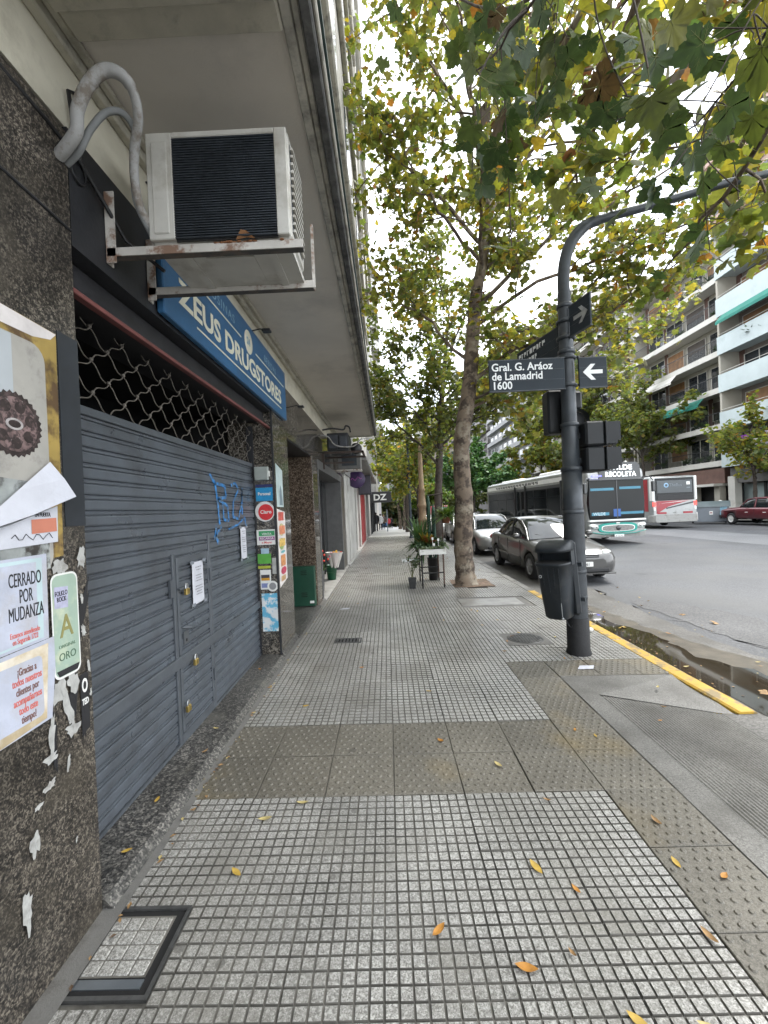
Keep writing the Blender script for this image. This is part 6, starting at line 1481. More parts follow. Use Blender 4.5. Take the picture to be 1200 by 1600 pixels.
_, n = make_tree('plane tree with mottled bending trunk by the plant stand', (1.62,8.85,0), tr1, [.26,.20,.195,.19,.175,.165,.155,.145,.125,.10,.08,.06],
    [([(2.44,8.85,8.9),(1.66,8.8,10.3),(.9,8.6,11.5),(.1,8.3,12.6)],.055), ([(2.44,8.85,8.8),(3.2,9,11),(3.8,9,13)],.05), ([(1.86,8.85,4.2),(2.7,8.5,4.75),(3.8,8.2,5.0),(5.0,8.0,5.5)],.055),
     ([(1.9,8.85,4.6),(1.3,9.3,5.6),(.7,9.5,6.2),(.2,9.6,6.6)],.04), ([(2.05,8.85,5.8),(3.0,8.6,6.6),(4.2,8.3,7.3),(5.4,8.0,7.8)],.055), ([(2.15,8.85,6.4),(2.0,7.8,7.4),(1.7,6.8,8.0),(1.4,6.0,8.6)],.045),
     ([(2.33,8.85,7.1),(1.4,8.9,8.2),(.8,9.0,8.9),(.3,9.0,9.5)],.05), ([(2.4,8.85,7.7),(3.4,8.6,9.0),(4.6,8.2,9.8),(5.6,7.8,10.4)],.05), ([(2.45,8.85,8.2),(2.6,10,9.2),(2.9,11.5,10)],.045),
     ([(2.2,8.85,6.8),(1.4,8.3,7.4),(.9,7.9,7.9),(.5,7.6,8.4)],.04), ([(1.7,8.85,3.5),(2.4,9.0,4.0),(3.3,9.3,4.3),(4.4,9.5,4.3)],.04), ([(2.43,8.85,8.6),(1.8,7.8,10),(1.2,6.8,11.2),(.6,5.8,12.2)],.045),
     ([(2.4,8.85,8.2),(3.2,7.6,9.8),(3.8,6.6,11.2)],.045), ([(2.2,8.85,6.6),(3.2,9.4,7.6),(4.6,10,8.4)],.045), ([(2.0,8.85,5.2),(3.4,9.4,5.5),(5.0,10.0,5.7),(6.4,10.4,5.9)],.05), ([(2.0,8.85,5.4),(3.2,8.3,6.0),(4.6,7.8,6.3),(5.8,7.4,6.6)],.045), ([(1.75,8.85,3.7),(2.6,8.3,4.1),(3.6,7.9,4.5)],.035)],
    8, 1.25, 23, PAL_A, .105, 31); NLEAF.append(n)
tr2 = [(2.08,17.5,-.05),(2.10,17.5,.6),(2.16,17.5,1.8),(2.25,17.5,3.2),(2.34,17.5,4.4),(2.45,17.5,5.8),(2.65,17.5,7.4),(2.9,17.5,9.5)]
_, n = make_tree('plane tree with slim dark trunk second along the kerb', (2.08,17.5,0), tr2, [.22,.18,.16,.15,.14,.12,.09,.06],
    [([(2.25,17.5,3.4),(1.2,17.2,4.6),(.2,17,5.4),(-.6,17,6.2)],.06),([(2.3,17.5,4.2),(3.5,17.2,5.0),(4.8,17,5.6)],.06),([(2.4,17.5,5.2),(1.2,17.4,6.8),(.4,17.2,8.0),(-.3,17,9)],.055),([(2.45,17.5,5.8),(3.8,17.5,7.2),(5.2,17.6,8.2)],.05),
     ([(2.6,17.5,7.0),(1.8,16.6,8.6),(1.0,16,10)],.05),([(2.7,17.5,7.8),(3.6,17,9.6),(4.4,16.6,11)],.05),([(2.9,17.5,9.4),(2.6,17.5,11),(2.2,17.4,12.2)],.05),([(2.3,17.5,4.6),(2.2,16,5.8),(2.0,14.8,6.4)],.05),([(2.35,17.5,4.4),(3.6,16.2,5.8),(4.8,15.4,6.6)],.05),([(2.3,17.5,3.9),(1.4,16.2,5.2),(.5,15.6,5.9)],.045),([(2.4,17.5,5.0),(5.0,17.4,6.0),(7.4,17.3,6.4),(9.2,17.2,6.6)],.07),([(2.5,17.5,6.2),(4.6,17.2,7.8),(6.8,17.0,8.8),(8.6,16.8,9.2)],.06),([(2.45,17.5,5.6),(4.4,18.4,6.6),(6.4,19.2,7.4)],.06)],
    9, 1.4, 20, PAL_B, .14, 32, m_barkdk, small=False); NLEAF.append(n)
def gen_tree(label, x, y, h, sp, pal, seed, z0, dens=14, size=.18, name='plane_tree', small=True, bark=m_barkdk, r=.16, group=None, nl=8, mat=None, lean=0.):
    r_ = random.Random(seed); zb = gz(x, y) if x < 2.7 else ROAD+dip(y)
    trunk = [(x,y,zb-.05),(x+lean*.3,y,zb+h*.15),(x+r_.gauss(0,.08)+lean*.6,y,zb+h*.32),(x+r_.gauss(0,.15)+lean,y,zb+h*.5),(x+r_.gauss(0,.2)+lean,y,zb+h*.68)]
    limbs = []
    for k in range(nl):
        a = 2*PI*(k+r_.random()*.6)/nl; f = r_.uniform(.0,1.); s0 = Vector(trunk[2]).lerp(Vector(trunk[4]), f); rr = sp*r_.uniform(.55,1.)*(1-.3*f)
        zt = z0 + (h-z0)*(.15+.75*f)
        e = Vector((x+lean+math.cos(a)*rr, y+math.sin(a)*rr, zb+zt)); m_ = s0.lerp(e, .5)+Vector((0,0,.25))
        limbs.append(([s0, m_, e], r*.35))
    limbs.append(([Vector(trunk[4]), Vector((x+lean,y,zb+h*.85)), Vector((x+lean+.2,y,zb+h))], r*.35))
    return make_tree(label, (x,y,zb), trunk, [r*1.3,r,r*.9,r*.7,r*.45], limbs, 6, sp*.42, dens, pal, size, seed, bark, name, small, group, mat)
G_ = 'street trees along the pavement'
gen_tree('low yellow green street tree third along the pavement', 1.95, 25, 7.0, 2.9, PAL_Y, 41, 2.9, 16, .20, r=.13, group=G_)
gen_tree('forked street tree fourth along the pavement', 1.6, 33, 8.5, 3.2, PAL_B, 42, 3.4, 11, .24, r=.17, group=G_)
gen_tree('street tree fifth along the pavement in the distance', 1.7, 41, 9, 3.4, PAL_B, 43, 3.6, 10, .26, r=.18, bark=m_bark, group=G_)
gen_tree('farthest street tree at the end of the pavement', 1.5, 50, 9, 3.6, PAL_Y, 44, 3.4, 9, .3, r=.18, bark=m_bark, group=G_)
gen_tree('dense dark green tree behind the silver bus', 10.2, 49, 8.5, 4.2, PAL_G, 51, 2.0, 26, .30, 'broadleaf_tree', r=.2, nl=12, mat=m_leafdk)
gen_tree('bright green tree far off beside the dark green one', 5.6, 66, 8.5, 4.0, [(3,(.10,.17,.03)),(2,(.08,.13,.03))], 52, 2.4, 20, .36, 'broadleaf_tree', r=.2, nl=10)
gen_tree('pale olive tree in front of the cream balconies', 23.9, 38.5, 12.0, 4.8, PAL_B, 53, 4.0, 15, .28, 'plane_tree', r=.15, nl=8)
gen_tree('olive tree before the pale blue balconies at right', 23.9, 27.2, 7.2, 2.6, PAL_Y, 54, 3.4, 13, .22, 'plane_tree', r=.12, nl=8)
gen_tree('olive tree farther up the opposite pavement', 23.9, 50, 17, 5.6, PAL_B, 55, 4.4, 15, .36, 'plane_tree', r=.2, nl=9)
gen_tree('last olive tree up the opposite pavement', 23.9, 64, 18, 6.5, PAL_Y, 56, 4.0, 14, .44, 'plane_tree', r=.2, nl=9)
gen_tree('green tree closing the avenue left of the tower', 9.5, 95, 14, 6, PAL_G, 57, 3, 12, .6, 'broadleaf_tree', r=.25, nl=10, mat=m_leafdk)
gen_tree('green tree closing the avenue far right', 17, 90, 13, 6, PAL_B, 58, 3, 12, .6, 'broadleaf_tree', r=.25, nl=10, mat=m_leafdk)
# near tree standing beside the camera: only its branches reach into view
trn = [(2.1,-2.7,-.05),(2.12,-2.7,1.5),(2.2,-2.6,3.2),(2.3,-2.5,4.6)]
near, n = make_tree('near plane tree whose leafy branches hang in from above right', (2.1,-2.7,0), trn, [.27,.2,.18,.15],
    [([(2.3,-2.5,4.5),(2.1,.4,5.5),(2.1,2.8,6.0),(2.1,5.2,6.7)],.07), ([(2.3,-2.5,4.5),(3.2,.8,5.2),(3.9,3.2,5.5),(4.5,5.6,5.8)],.07), ([(2.3,-2.5,4.5),(4.0,.6,5.8),(5.2,3.2,6.6),(6.2,5.2,7.2)],.07),
     ([(2.3,-2.5,4.5),(2.8,1.2,6.6),(3.2,4.2,8.2)],.06), ([(2.3,-2.5,4.5),(1.6,.6,5.4),(1.3,2.6,6.2),(1.2,4.4,7.2)],.05), ([(3.2,.8,5.2),(3.4,2.8,4.9),(3.8,4.6,4.9),(4.4,6.4,5.1)],.04), ([(2.1,2.8,6.0),(2.6,4.6,6.0),(3.0,6.4,6.4)],.04)],
    7, 1.1, 12, PAL_A, .145, 61); NLEAF.append(n)
# the large leaves hanging closest to the lens, each its own piece
def big_leaf(seed):
    """palmate blade with toothed lobes and raised veins"""
    r_ = random.Random(seed); tips = [(-112,.52),(-62,.86),(0,1.0),(62,.86),(112,.52)]; out_ = [(0,-.02)]
    lobes = []
    for i, (a, l) in enumerate(tips[::-1]):
        l *= r_.uniform(.92,1.08); a = R(a+r_.gauss(0,3)); c = (math.sin(a), math.cos(a)); n_ = (c[1], -c[0])
        lobes.append((c, n_, l))
    P = []
    for c, n_, l in lobes:
        for f, wd in ((.50,.34),(.66,.30),(.67,.23),(.82,.19),(.83,.11),(1.0,0),(.83,-.11),(.82,-.19),(.67,-.23),(.66,-.30),(.50,-.34)):
            P.append((c[0]*l*f+n_[0]*wd*l, c[1]*l*f+n_[1]*wd*l))
    P.append((-.10,-.10)); P.append((.0,.0)); P.append((.10,-.10))
    V = [(0,.12,0)]; cx = r_.uniform(.1,.45); cy = r_.uniform(-.05,.4); tw = r_.uniform(-.25,.25)
    def zz(x, y): return -cx*x*x-cy*(y-.2)**2*.7+tw*x*y+.02*math.sin(9*x+5*y)
    V = [(x,y,zz(x,y)) for x,y in [(0,.12)]+P]; n_ = len(P)
    F = [(0,1+k,1+(k+1)%n_) for k in range(n_)]
    # veins
    me = fastmesh('leaf', np.array(V), np.array(F), m_nearleaf)
    return me, V, F, lobes, zz
BIG = [(.305,4.062,6.493),(.791,2.42,4.322),(.932,2.528,4.59),(.59,1.896,3.53),(.69,1.961,3.561),(.718,2.844,4.631),(.712,2.275,3.746),(.684,2.275,3.574),(.797,2.37,3.687),(1.166,2.844,4.231),(1.256,3.25,5.022),(.951,2.528,4.385),(1.406,2.844,4.811),(1.517,2.844,4.762),(1.162,1.896,3.604),(1.017,1.517,3.082),(1.492,2.068,3.91),(2.856,3.792,5.935),(1.301,1.625,3.38),(1.253,1.338,3.049),(1.615,1.896,3.428),(2.339,2.844,4.085),(1.403,1.835,3.127),(1.793,2.275,3.356),(1.839,2.528,3.556),(1.397,2.844,4.28),(1.313,2.528,3.84),(2.32,2.708,3.499),(2.263,2.528,3.627),(.798,2.844,4.973),(1.075,2.528,4.601),(1.441,2.528,4.141),(1.605,2.528,4.401),(1.678,2.275,3.939),(1.344,2.993,4.667),(.792,2.844,4.324),(1.734,1.896,3.336),(2.221,2.528,4.483),(1.963,2.993,4.203),(1.742,2.993,4.374),(.94,3.792,5.892),(1.474,3.16,5.001)]
r_ = random.Random(88); protos = []
shade_tints = [(.030,.055,.020),(.038,.064,.022),(.050,.075,.022),(.065,.085,.022),(.028,.050,.020),(.10,.105,.025),(.06,.038,.022)]  # darker greens: the shade on the nearest leaves is put into their tint
for k in range(10):
    me, V, F, lobes, zz = big_leaf(300+k); c = np.array(shade_tints[k % 7])
    A = np.array(V); d_ = np.abs(A[:, 0])
    a = me.color_attributes.new('tint', 'FLOAT_COLOR', 'POINT'); a.data.foreach_set('color', np.concatenate([np.tile(c, (len(V), 1))*np.random.default_rng(k).uniform(.85,1.2,(len(V),1)), np.ones((len(V),1))], 1).astype(np.float32).ravel())
    vb = MB()
    for cc, n_, l in lobes:
        vb.tube([(cc[0]*l*f, cc[1]*l*f, zz(cc[0]*l*f, cc[1]*l*f)+.002) for f in (0,.3,.6,.92)], [.012,.009,.006,.002], 4)
        for s in (-1,1):
            for f in (.3,.5): q0 = (cc[0]*l*f, cc[1]*l*f); q1 = (cc[0]*l*(f+.16)+s*n_[0]*.13*l, cc[1]*l*(f+.16)+s*n_[1]*.13*l); vb.tube([(*q0, zz(*q0)+.002), (*q1, zz(*q1)+.002)], [.006,.002], 4)
    vb.tube([(0,0,0),(0,-.35,-.02),(.02,-.75,.05)], [.012,.010,.010], 5)
    protos.append((me, vb.mesh('veins', M('leaf_vein', (.14,.15,.05), .6, var=.1))))
nb = Skeleton(99)
hub = [Vector(p) for p in ((2.3,-2.5,4.5),(1.7,-.2,4.5),(1.4,1.2,4.35),(1.2,2.2,4.6),(1.0,3.2,5.4),(.6,4.0,6.7))]
Qh = nb.poly(hub, .03, .006, 6, .01)
hub2 = [Vector(p) for p in ((1.55,.4,4.45),(1.75,1.3,3.9),(1.95,2.2,3.85),(2.4,3.2,4.4))]; Qh2 = nb.poly(hub2, .014, .005, 6, .01)
hub3 = [Vector(p) for p in ((1.4,1.2,4.35),(1.0,1.6,4.0),(.72,2.1,4.0),(.65,2.5,4.2))]; Qh3 = nb.poly(hub3, .012, .004, 6, .01)
allQ = Qh+Qh2+Qh3
big_pts = list(BIG)
for p in BIG:
    for _ in range(2): big_pts.append((p[0]+r_.gauss(0,.16), p[1]+abs(r_.gauss(0,.3))+.05, p[2]+r_.gauss(.1,.18)))
for k, p in enumerate(big_pts):
    me, vm_ = protos[r_.choice([0,1,2,3,4,5,7,8,9,0,1,2,6])]
    o = link('leaf', me, near); p = Vector(p)
    tip = p; sc_ = r_.uniform(.10,.15)
    az = r_.uniform(0, 2*PI); rot = Euler((R(r_.gauss(-28,28)), R(r_.gauss(0,26)), az))
    o.matrix_parent_inverse = Matrix.Translation(-near.location)
    o.location = p; o.rotation_euler = rot; o.scale = (sc_,)*3
    v = link('vein', vm_, o)
    q = min((x for x in allQ), key=lambda x: (x-p).length); base = p + rot.to_matrix() @ Vector((.02*sc_,-.75*sc_,.05*sc_))
    if k % 3 == 0 and (q-base).length < 1.6:
        m_ = q.lerp(base, .5)+Vector((r_.gauss(0,.06), r_.gauss(0,.06), .05)); nb.b.tube(smooth_path([q, m_, base], 4), .0035, 4)
nb.b.build('low_branch', m_barkdk, near)
print('LEAVES', NLEAF, len(big_pts))
# cable crossing the leaves
b = MB(); b.tube([(6.5,3.9,7.6),(4.4,7.0,6.0),(3.0,10.5,4.8)], .006, 4)
tag(b.build('overhead_cable', m_blackpaint), 'thin dark cable slanting through the leaves above the pole', 'cable')
# ================================================================ FARTHER BUILDINGS ON THE LEFT
rng = random.Random(404)
m_whitewall = M('white_render', (.42,.41,.385), .8, var=.12, vs=1.2, bump=.3, bs=30, dirt=(.22,.21,.185), ds=1.9, dramp=(.48,.72))
m_greywall = M('grey_render', (.30,.295,.285), .8, var=.12, vs=1.5, bump=.3, bs=30)
m_redpaint = M('red_shop_paint', (.27,.014,.018), .5, var=.12, vs=3)
b2l = wthing('shop_building', 'low white shop building with red shop front past the corner building', 'building', (-1.3, 18, 0))
bp('back_wall', m_greywall, (-6,-1.75,12.2,30,-.3,4.2), parent=b2l)
for k, (y0, y1, mt) in enumerate(((12.25,13.1,m_whitewall),(13.15,15.6,m_whitewall),(16.6,17.4,m_whitewall),(18.3,19.0,m_whitewall),(22.6,24.2,m_whitewall),(27.5,29.9,m_greywall))):
    bp('pilaster', mt, (-1.75,-1.22+.02*(k%2),y0,y1,dip(y1)-.2,2.75), parent=b2l, bev=.01)
bp('shop_recess', M('dim_shop', (.12,.115,.11), .6), (-1.75,-1.70,15.6,27.5,-.2,2.7), parent=b2l)
bp('red_door', m_redpaint, (-1.70,-1.28,17.42,17.52,-.05,2.55),(-1.70,-1.28,18.18,18.28,-.05,2.55),(-1.40,-1.34,17.52,18.18,-.05,2.5), parent=b2l)
rs = bp('red_shutter', m_redpaint, (-1.45,-1.20,19.1,22.5,-.15,2.5), parent=b2l)
for k in range(8): bp('red_panel', m_redpaint, (-1.20,-1.185,19.2+.41*k,19.52+.41*k,.2,2.4), parent=rs)
bp('header', m_greywall, (-1.75,-1.18,12.22,27.5,2.76,3.3), parent=b2l)
cn_ = MB(); cn_.prism([(-1.75,3.3),(-.62,3.15),(-.55,3.17),(-.55,3.26),(-1.75,3.55)], 'y', 12.4, 24); cn_.build('sloping_canopy', M('canopy_grey', (.22,.215,.205), .7, var=.15), b2l)
bp('lower_step', M('pale_step2', (.36,.35,.33), .6, var=.15), (-1.7,-1.15,12.25,22.5,-.25,.07), parent=b2l)
bp('upper_wall', m_whitewall, (-6,-1.3,12.7,30,3.6,9), parent=b2l)
bay = bp('upper_bay', m_creamB, (-6,-.42,14,21,11.5,32), parent=b2l)
for z in (12.6,15.4,18.2,21.0,23.8): bp('bay_ledge', m_slabW, (-.42,-.30,14,21,z,z+.2), parent=bay)
for y, z in ((14.6,13.4),(16.8,13.4),(14.6,16.2),(16.8,16.2)): bp('bay_window', m_win, (-.43,-.405,y,y+1.3,z,z+1.5), parent=bay)
# projecting signs
t = wthing('round_sign', 'round purple shop sign projecting from the wall on an arm', 'sign', (-1.1, 13.9, 2.7))
MB().lathe([(0,-.03),(.285,-.03),(.295,-.02),(.295,.02),(.285,.03),(0,.03)], 32, (-.985,13.95,2.70), 'y').build('disc', M('sign_purple', (.035,.016,.065), .4, var=.1), t)
MB().tube([(-1.25,13.95,2.70),(-1.2,13.95,2.70)], .02, 6).build('arm', m_blackpaint, t); MB().tube([(-1.25,14.0,2.55),(-1.25,14.0,2.85)], .02, 6).build('wall_plate', m_blackpaint, t)
b = MB(); b.tube(smooth_path([(-1.17+.046*i,13.912,2.68+.045*math.sin(i*1.5)+.01*i) for i in range(9)], 4), .008, 4); b.build('script_lettering', M('sign_pink', (.45,.10,.38), .5), t)
t = wthing('box_sign', 'dark square box sign hanging past the purple round sign', 'sign', (-.9, 17.5, 2.8))
bp('box', M('box_sign_dark', (.025,.025,.03), .5), (-1.15,-.62,17.2,17.45,2.30,3.12), parent=t, bev=.02); bp('face', M('box_face', (.05,.045,.06), .3), (-1.11,-.66,17.19,17.2,2.36,3.06), parent=t)
# white building with the dark DZ sign, then the tall rounded tower
b3 = wthing('white_building', 'white building with overhanging first floor and dark shop fronts farther on', 'building', (-3, 34, 0))
bp('overhang', m_whitewall, (-7,-.78,31,41,3.0+dip(34),16), parent=b3)
bp('shop_wall', M('shop_shutter_grey', (.26,.27,.28), .6, var=.1), (-7,-1.5,31.3,60,-2.5,2.9), parent=b3)
for y in (31.4,35,39): bp('dark_pillar', m_blackpaint, (-1.6,-1.15,y,y+.5,-2,2.75), parent=b3)
for k in range(4):
    for y in (32,35.5,38.6): q = bp('window', m_win, (-.80,-.76,y,y+1.4,5.2+2.7*k,6.7+2.7*k), parent=b3); bp('sill', m_slabW, (-.80,-.70,y-.1,y+1.5,5.1+2.7*k,5.19+2.7*k), parent=q)
bp('front_window', m_win, (-3.4,-1.7,30.96,31.0,6,7.4),(-3.4,-1.7,30.96,31.0,9,10.4), parent=b3)
t = wthing('shop_sign', 'dark square sign with pale DZ letters hanging over the far pavement', 'sign', (-.7, 38, 1.9))
bp('panel', M('dz_dark', (.03,.03,.032), .5), (-1.35,.35,30.5,30.9,2.20,3.0), parent=t, bev=.02)
text('DZ', .62, m_white, t, (-.5,30.49,2.38), CAM_R, align='CENTER', bold=.02, sx=1.1)
bp('bracket', m_blackpaint, (-1.5,-1.35,30.6,30.8,2.4,2.6), parent=t)
tw = wthing('tall_tower', 'tall white apartment tower with rounded balconies beyond the canopy', 'building', (-5, 66, 0))
bp('core', m_whitewall, (-12,-1.6,60,80,-3,40), parent=tw)
for k in range(12):
    z = 4.2+2.9*k
    b = MB(); P = [(-5.2,60.2)]+[(-2.0+1.9*math.sin(PI/2*a/8), 60.2-1.9*math.cos(PI/2*a/8)*1.0) for a in range(9)]+[(-.1,66),(-1.6,66),(-1.6,60.2)]
    b.prism(P, 'z', z, z+1.15); b.build('rounded_balcony', m_whitewall, tw)
    bp('window', m_win, (-4.6,-2.2,59.97,60.0,z+1.2,z+2.6), parent=tw); bp('side_window', m_win, (-1.6,-1.57,61,65,z+1.2,z+2.6), parent=tw); bp('blind', m_creamB, (-4.5,-3.4,59.95,59.968,z+1.4,z+2.6), parent=tw)
block('pale row of buildings along the left side in the distance', -14, -1.7, 82, 125, 22, m_fb[2], 6, 8, '+x')

# ================================================================ PLANT STAND AND POTS
m_blk = M('black_iron', (.018,.018,.018), .5, .5, var=.2, vs=20); m_legwood = M('dark_wood_leg', (.085,.05,.035), .6, var=.2, vs=20)
m_green1 = leafmat('house_plant_leaf', .4, .3)
def blades(name, parent, base, n, L, wd, col, seed, droop=.5, up=.8, mat=m_green1, spread=.05, pal=None):
    g = random.Random(seed); V = []; F = []; C = []
    for k in range(n):
        a = g.uniform(0, 2*PI); e = g.gauss(up, .3); l = L*g.uniform(.6, 1.15); p = Vector(base)+Vector((g.gauss(0,spread), g.gauss(0,spread), 0)); d = Vector((math.cos(a)*math.cos(e), math.sin(a)*math.cos(e), math.sin(e)))
        s_ = d.cross(Vector((0,0,1))); s_ = (s_.normalized() if s_.length > .01 else Vector((1,0,0)))*wd; o = len(V); c = np.array(g.choice(pal) if pal else col)*g.uniform(.7,1.35)
        for i in range(6):
            t_ = i/5; q = p+d*l*t_-Vector((0,0,droop*l*t_*t_)); f = math.sin(PI*min(1,.12+t_*.88))**.7 if i < 5 else .05
            V += [q-s_*f, q+s_*f]; C += [c, c]
        F += [(o+2*i,o+2*i+1,o+2*i+3,o+2*i+2) for i in range(5)]
    return link(name, fastmesh(name, [v[:] for v in V], F, mat, np.array(C)), parent)
cz = gz(.9)
st_ = thing('plant_cart', 'small wheeled trolley with white tray holding pots on the pavement', 'cart', (.9, 8.98, cz))
for x, y, mt in ((-.235,-.46,m_blk),(.215,-.40,m_legwood),(-.22,.42,m_blk),(.205,.44,m_legwood)):
    MB().tube([(x,y,.06),(x,y,.70)], .017, 8).build('leg', mt, st_)
    MB().lathe([(0,-.012),(.035,-.012),(.038,0),(.035,.012),(0,.012)], 14, (x,y-.02,.038), 'x').build('castor', m_blk, st_)
for y in (-.43,.43): MB().box(-.23,.21,y-.008,y+.008,.30,.325).build('stretcher', m_blk, st_)
MB().tube([(-.23,-.44,.31),(-.22,.42,.31)], .008, 6).build('side_rail', m_blk, st_)
tray = MB(); tray.box(-.27,.26,-.49,.47,.695,.71); frame(tray, -.275,.265,-.495,.475,.012,.695,.80); tray.build('tray', M('white_tray', (.60,.60,.57), .5, var=.08, dirt=(.35,.33,.28), ds=9), st_)
# pots on the cart and beside it, each a plant of its own
m_potblk = M('nursery_pot', (.02,.021,.022), .6, var=.15); m_terra = M('terracotta', (.30,.12,.07), .75, var=.15, vs=9)
def pot(parent, r0, r1, h, mat, n=14): 
    MB().lathe([(0,0),(r0,0),(r1,h),(r1+.006,h),(r1+.006,h+.012),(r1-.012,h+.012),(r1-.015,h-.02),(0,h-.02)], n).build('pot', mat, parent)
r_ = random.Random(15)
for k, (x, y) in enumerate(((-.18,-.40),(-.06,-.41),(.06,-.40),(.17,-.41),(-.16,-.27),(.0,-.28),(.14,-.26),(-.05,-.14),(.1,-.12))):
    t = thing('succulent_pot', 'succulent in a tiny ' + ('terracotta','black','teal')[k % 3] + ' pot in the ' + ('front','front','front','front','middle','middle','middle','back','back')[k] + ' row of the white tray', 'potted plant', (.9+x, 8.98+y, cz+.712), 0, 'small succulents on the plant trolley')
    pot(t, .035, .048, .07, (m_terra, m_potblk, M('teal_pot', (.02,.16,.13), .5))[k % 3], 10); blades('foliage', t, (0,0,.06), 34, .13, .018, (.16,.20,.15), 600+k, .2, .7, spread=.02)
t = thing('snake_plant', 'tall dark green snake plant at the left back of the trolley', 'potted plant', (.70, 9.30, cz+.712)); pot(t, .09, .12, .20, m_potblk); blades('foliage', t, (0,0,.16), 40, .66, .028, (.035,.075,.03), 71, .05, 1.25, pal=[(.035,.075,.03),(.05,.10,.035)])
t = thing('bushy_plant', 'low bushy dark green plant at the front left of the trolley', 'potted plant', (.66, 9.0, cz+.712)); pot(t, .08, .10, .14, m_potblk); blades('foliage', t, (0,0,.12), 220, .34, .024, (.03,.075,.025), 72, .6, .7, pal=[(.03,.075,.025),(.05,.10,.03)])
t = thing('croton_plant', 'yellow and red leaved plant in the middle of the trolley', 'potted plant', (.86, 9.12, cz+.712)); pot(t, .07, .09, .13, m_potblk); blades('foliage', t, (0,0,.12), 80, .42, .03, (.2,.14,.03), 73, .35, .95, pal=[(.16,.13,.03),(.20,.06,.03),(.06,.10,.03),(.28,.20,.03)])
t = thing('leafy_pot_plant', 'mid green leafy plant at the right front of the trolley', 'potted plant', (1.06, 9.05, cz+.712)); pot(t, .07, .09, .13, m_potblk); blades('foliage', t, (0,0,.12), 150, .28, .022, (.05,.10,.035), 76, .6, .75, pal=[(.05,.10,.035),(.07,.12,.05),(.10,.13,.08)])
t = thing('trailing_pot_plant', 'dark trailing plant in a black pot at the back right of the trolley', 'potted plant', (1.02, 9.32, cz+.712)); pot(t, .08, .10, .16, m_potblk); blades('foliage', t, (0,0,.14), 140, .36, .02, (.03,.07,.03), 77, .55, .9, pal=[(.03,.07,.03),(.045,.09,.03)])
t = thing('cactus', 'tall ribbed dark green column cactus behind the trolley', 'potted plant', (1.0, 9.55, gz(1.0))); pot(t, .10, .13, .5, m_potblk)
for dx, h in ((-.055,1.95),(.055,1.72)):
    b = MB(); n_ = 16; rings = []
    for i in range(9):
        z = .45+(h-.45)*i/8; rr = .045*(1 if i < 8 else .4); rings.append([(dx+rr*(1 if k % 2 else .72)*math.cos(2*PI*k/n_), rr*(1 if k % 2 else .72)*math.sin(2*PI*k/n_), z) for k in range(n_)])
    b.loft(rings); b.build('column', M('cactus_green', (.02,.065,.04), .6, var=.2, vs=12), t)
t = thing('orchid_stick', 'thin wooden stake standing behind the trolley pots', 'stake', (1.22, 9.40, gz(1.2))); MB().tube([(0,0,0),(.01,0,1.0),(.02,0,1.95)], .014, 6).build('stake', m_legwood, t); MB().tube([(-.28,0,1.93),(.06,0,1.97)], .016, 6).build('cross_stick', m_barkdk, t)
t = thing('hanging_fern', 'bright green fern in a terracotta pot hanging beside the tree', 'potted plant', (1.30, 9.25, 1.28)); pot(t, .07, .10, .14, m_terra); blades('fronds', t, (0,0,.14), 320, .50, .013, (.09,.17,.03), 75, .45, .7, pal=[(.09,.17,.03),(.06,.13,.03),(.13,.18,.03)]); MB().tube([(0,0,.15),(0,.08,.66)], .004, 4).build('hanger', m_blk, t)
t = thing('tall_pot_plant', 'spindly leafy plant in a square black pot on the pavement', 'potted plant', (.455, 8.58, gz(.45)))
MB().loft([[(x*.06,y*.06,0) for x,y in ((-1,-1),(1,-1),(1,1),(-1,1))],[(x*.08,y*.08,.22) for x,y in ((-1,-1),(1,-1),(1,1),(-1,1))]], smooth=False).build('pot', m_potblk, t)
b = MB(); r_ = random.Random(6); tips = []
for k in range(8):
    a = r_.uniform(0,2*PI); q = Vector((math.cos(a)*r_.uniform(.06,.18), math.sin(a)*r_.uniform(.06,.16), r_.uniform(.45,.74))); b.tube(smooth_path([(0,0,.2),(q.x*.4,q.y*.4,.4),q], 3), .006, 4); tips += [q, q*.8+Vector((0,0,.06))]
b.build('stems', M('plant_stem', (.12,.13,.05), .7), t)
link('foliage', leaves_mesh('foliage', [tuple(q+Vector((r_.gauss(0,.05),r_.gauss(0,.05),r_.gauss(0,.04)))) for q in tips for _ in range(6)], .06, [(3,(.05,.07,.04)),(2,(.12,.14,.09)),(1,(.03,.04,.025))], 9, m_green1, SMALL, SF), t)
for k, (x, y, z) in enumerate(((.93,8.78,.98),(.95,8.72,.86),(1.05,8.8,.95))):
    t = thing('white_flower_tag', ('upper','lower','right hand')[k] + ' small white tag standing among the trolley plants', 'tag', (x, y, z-.12), 0, 'white tags among the plants'); MB().box(-.004,.004,-.003,.003,-.12,.1).box(-.02,.02,-.004,.004,.1,.15).build('card', m_white, t)
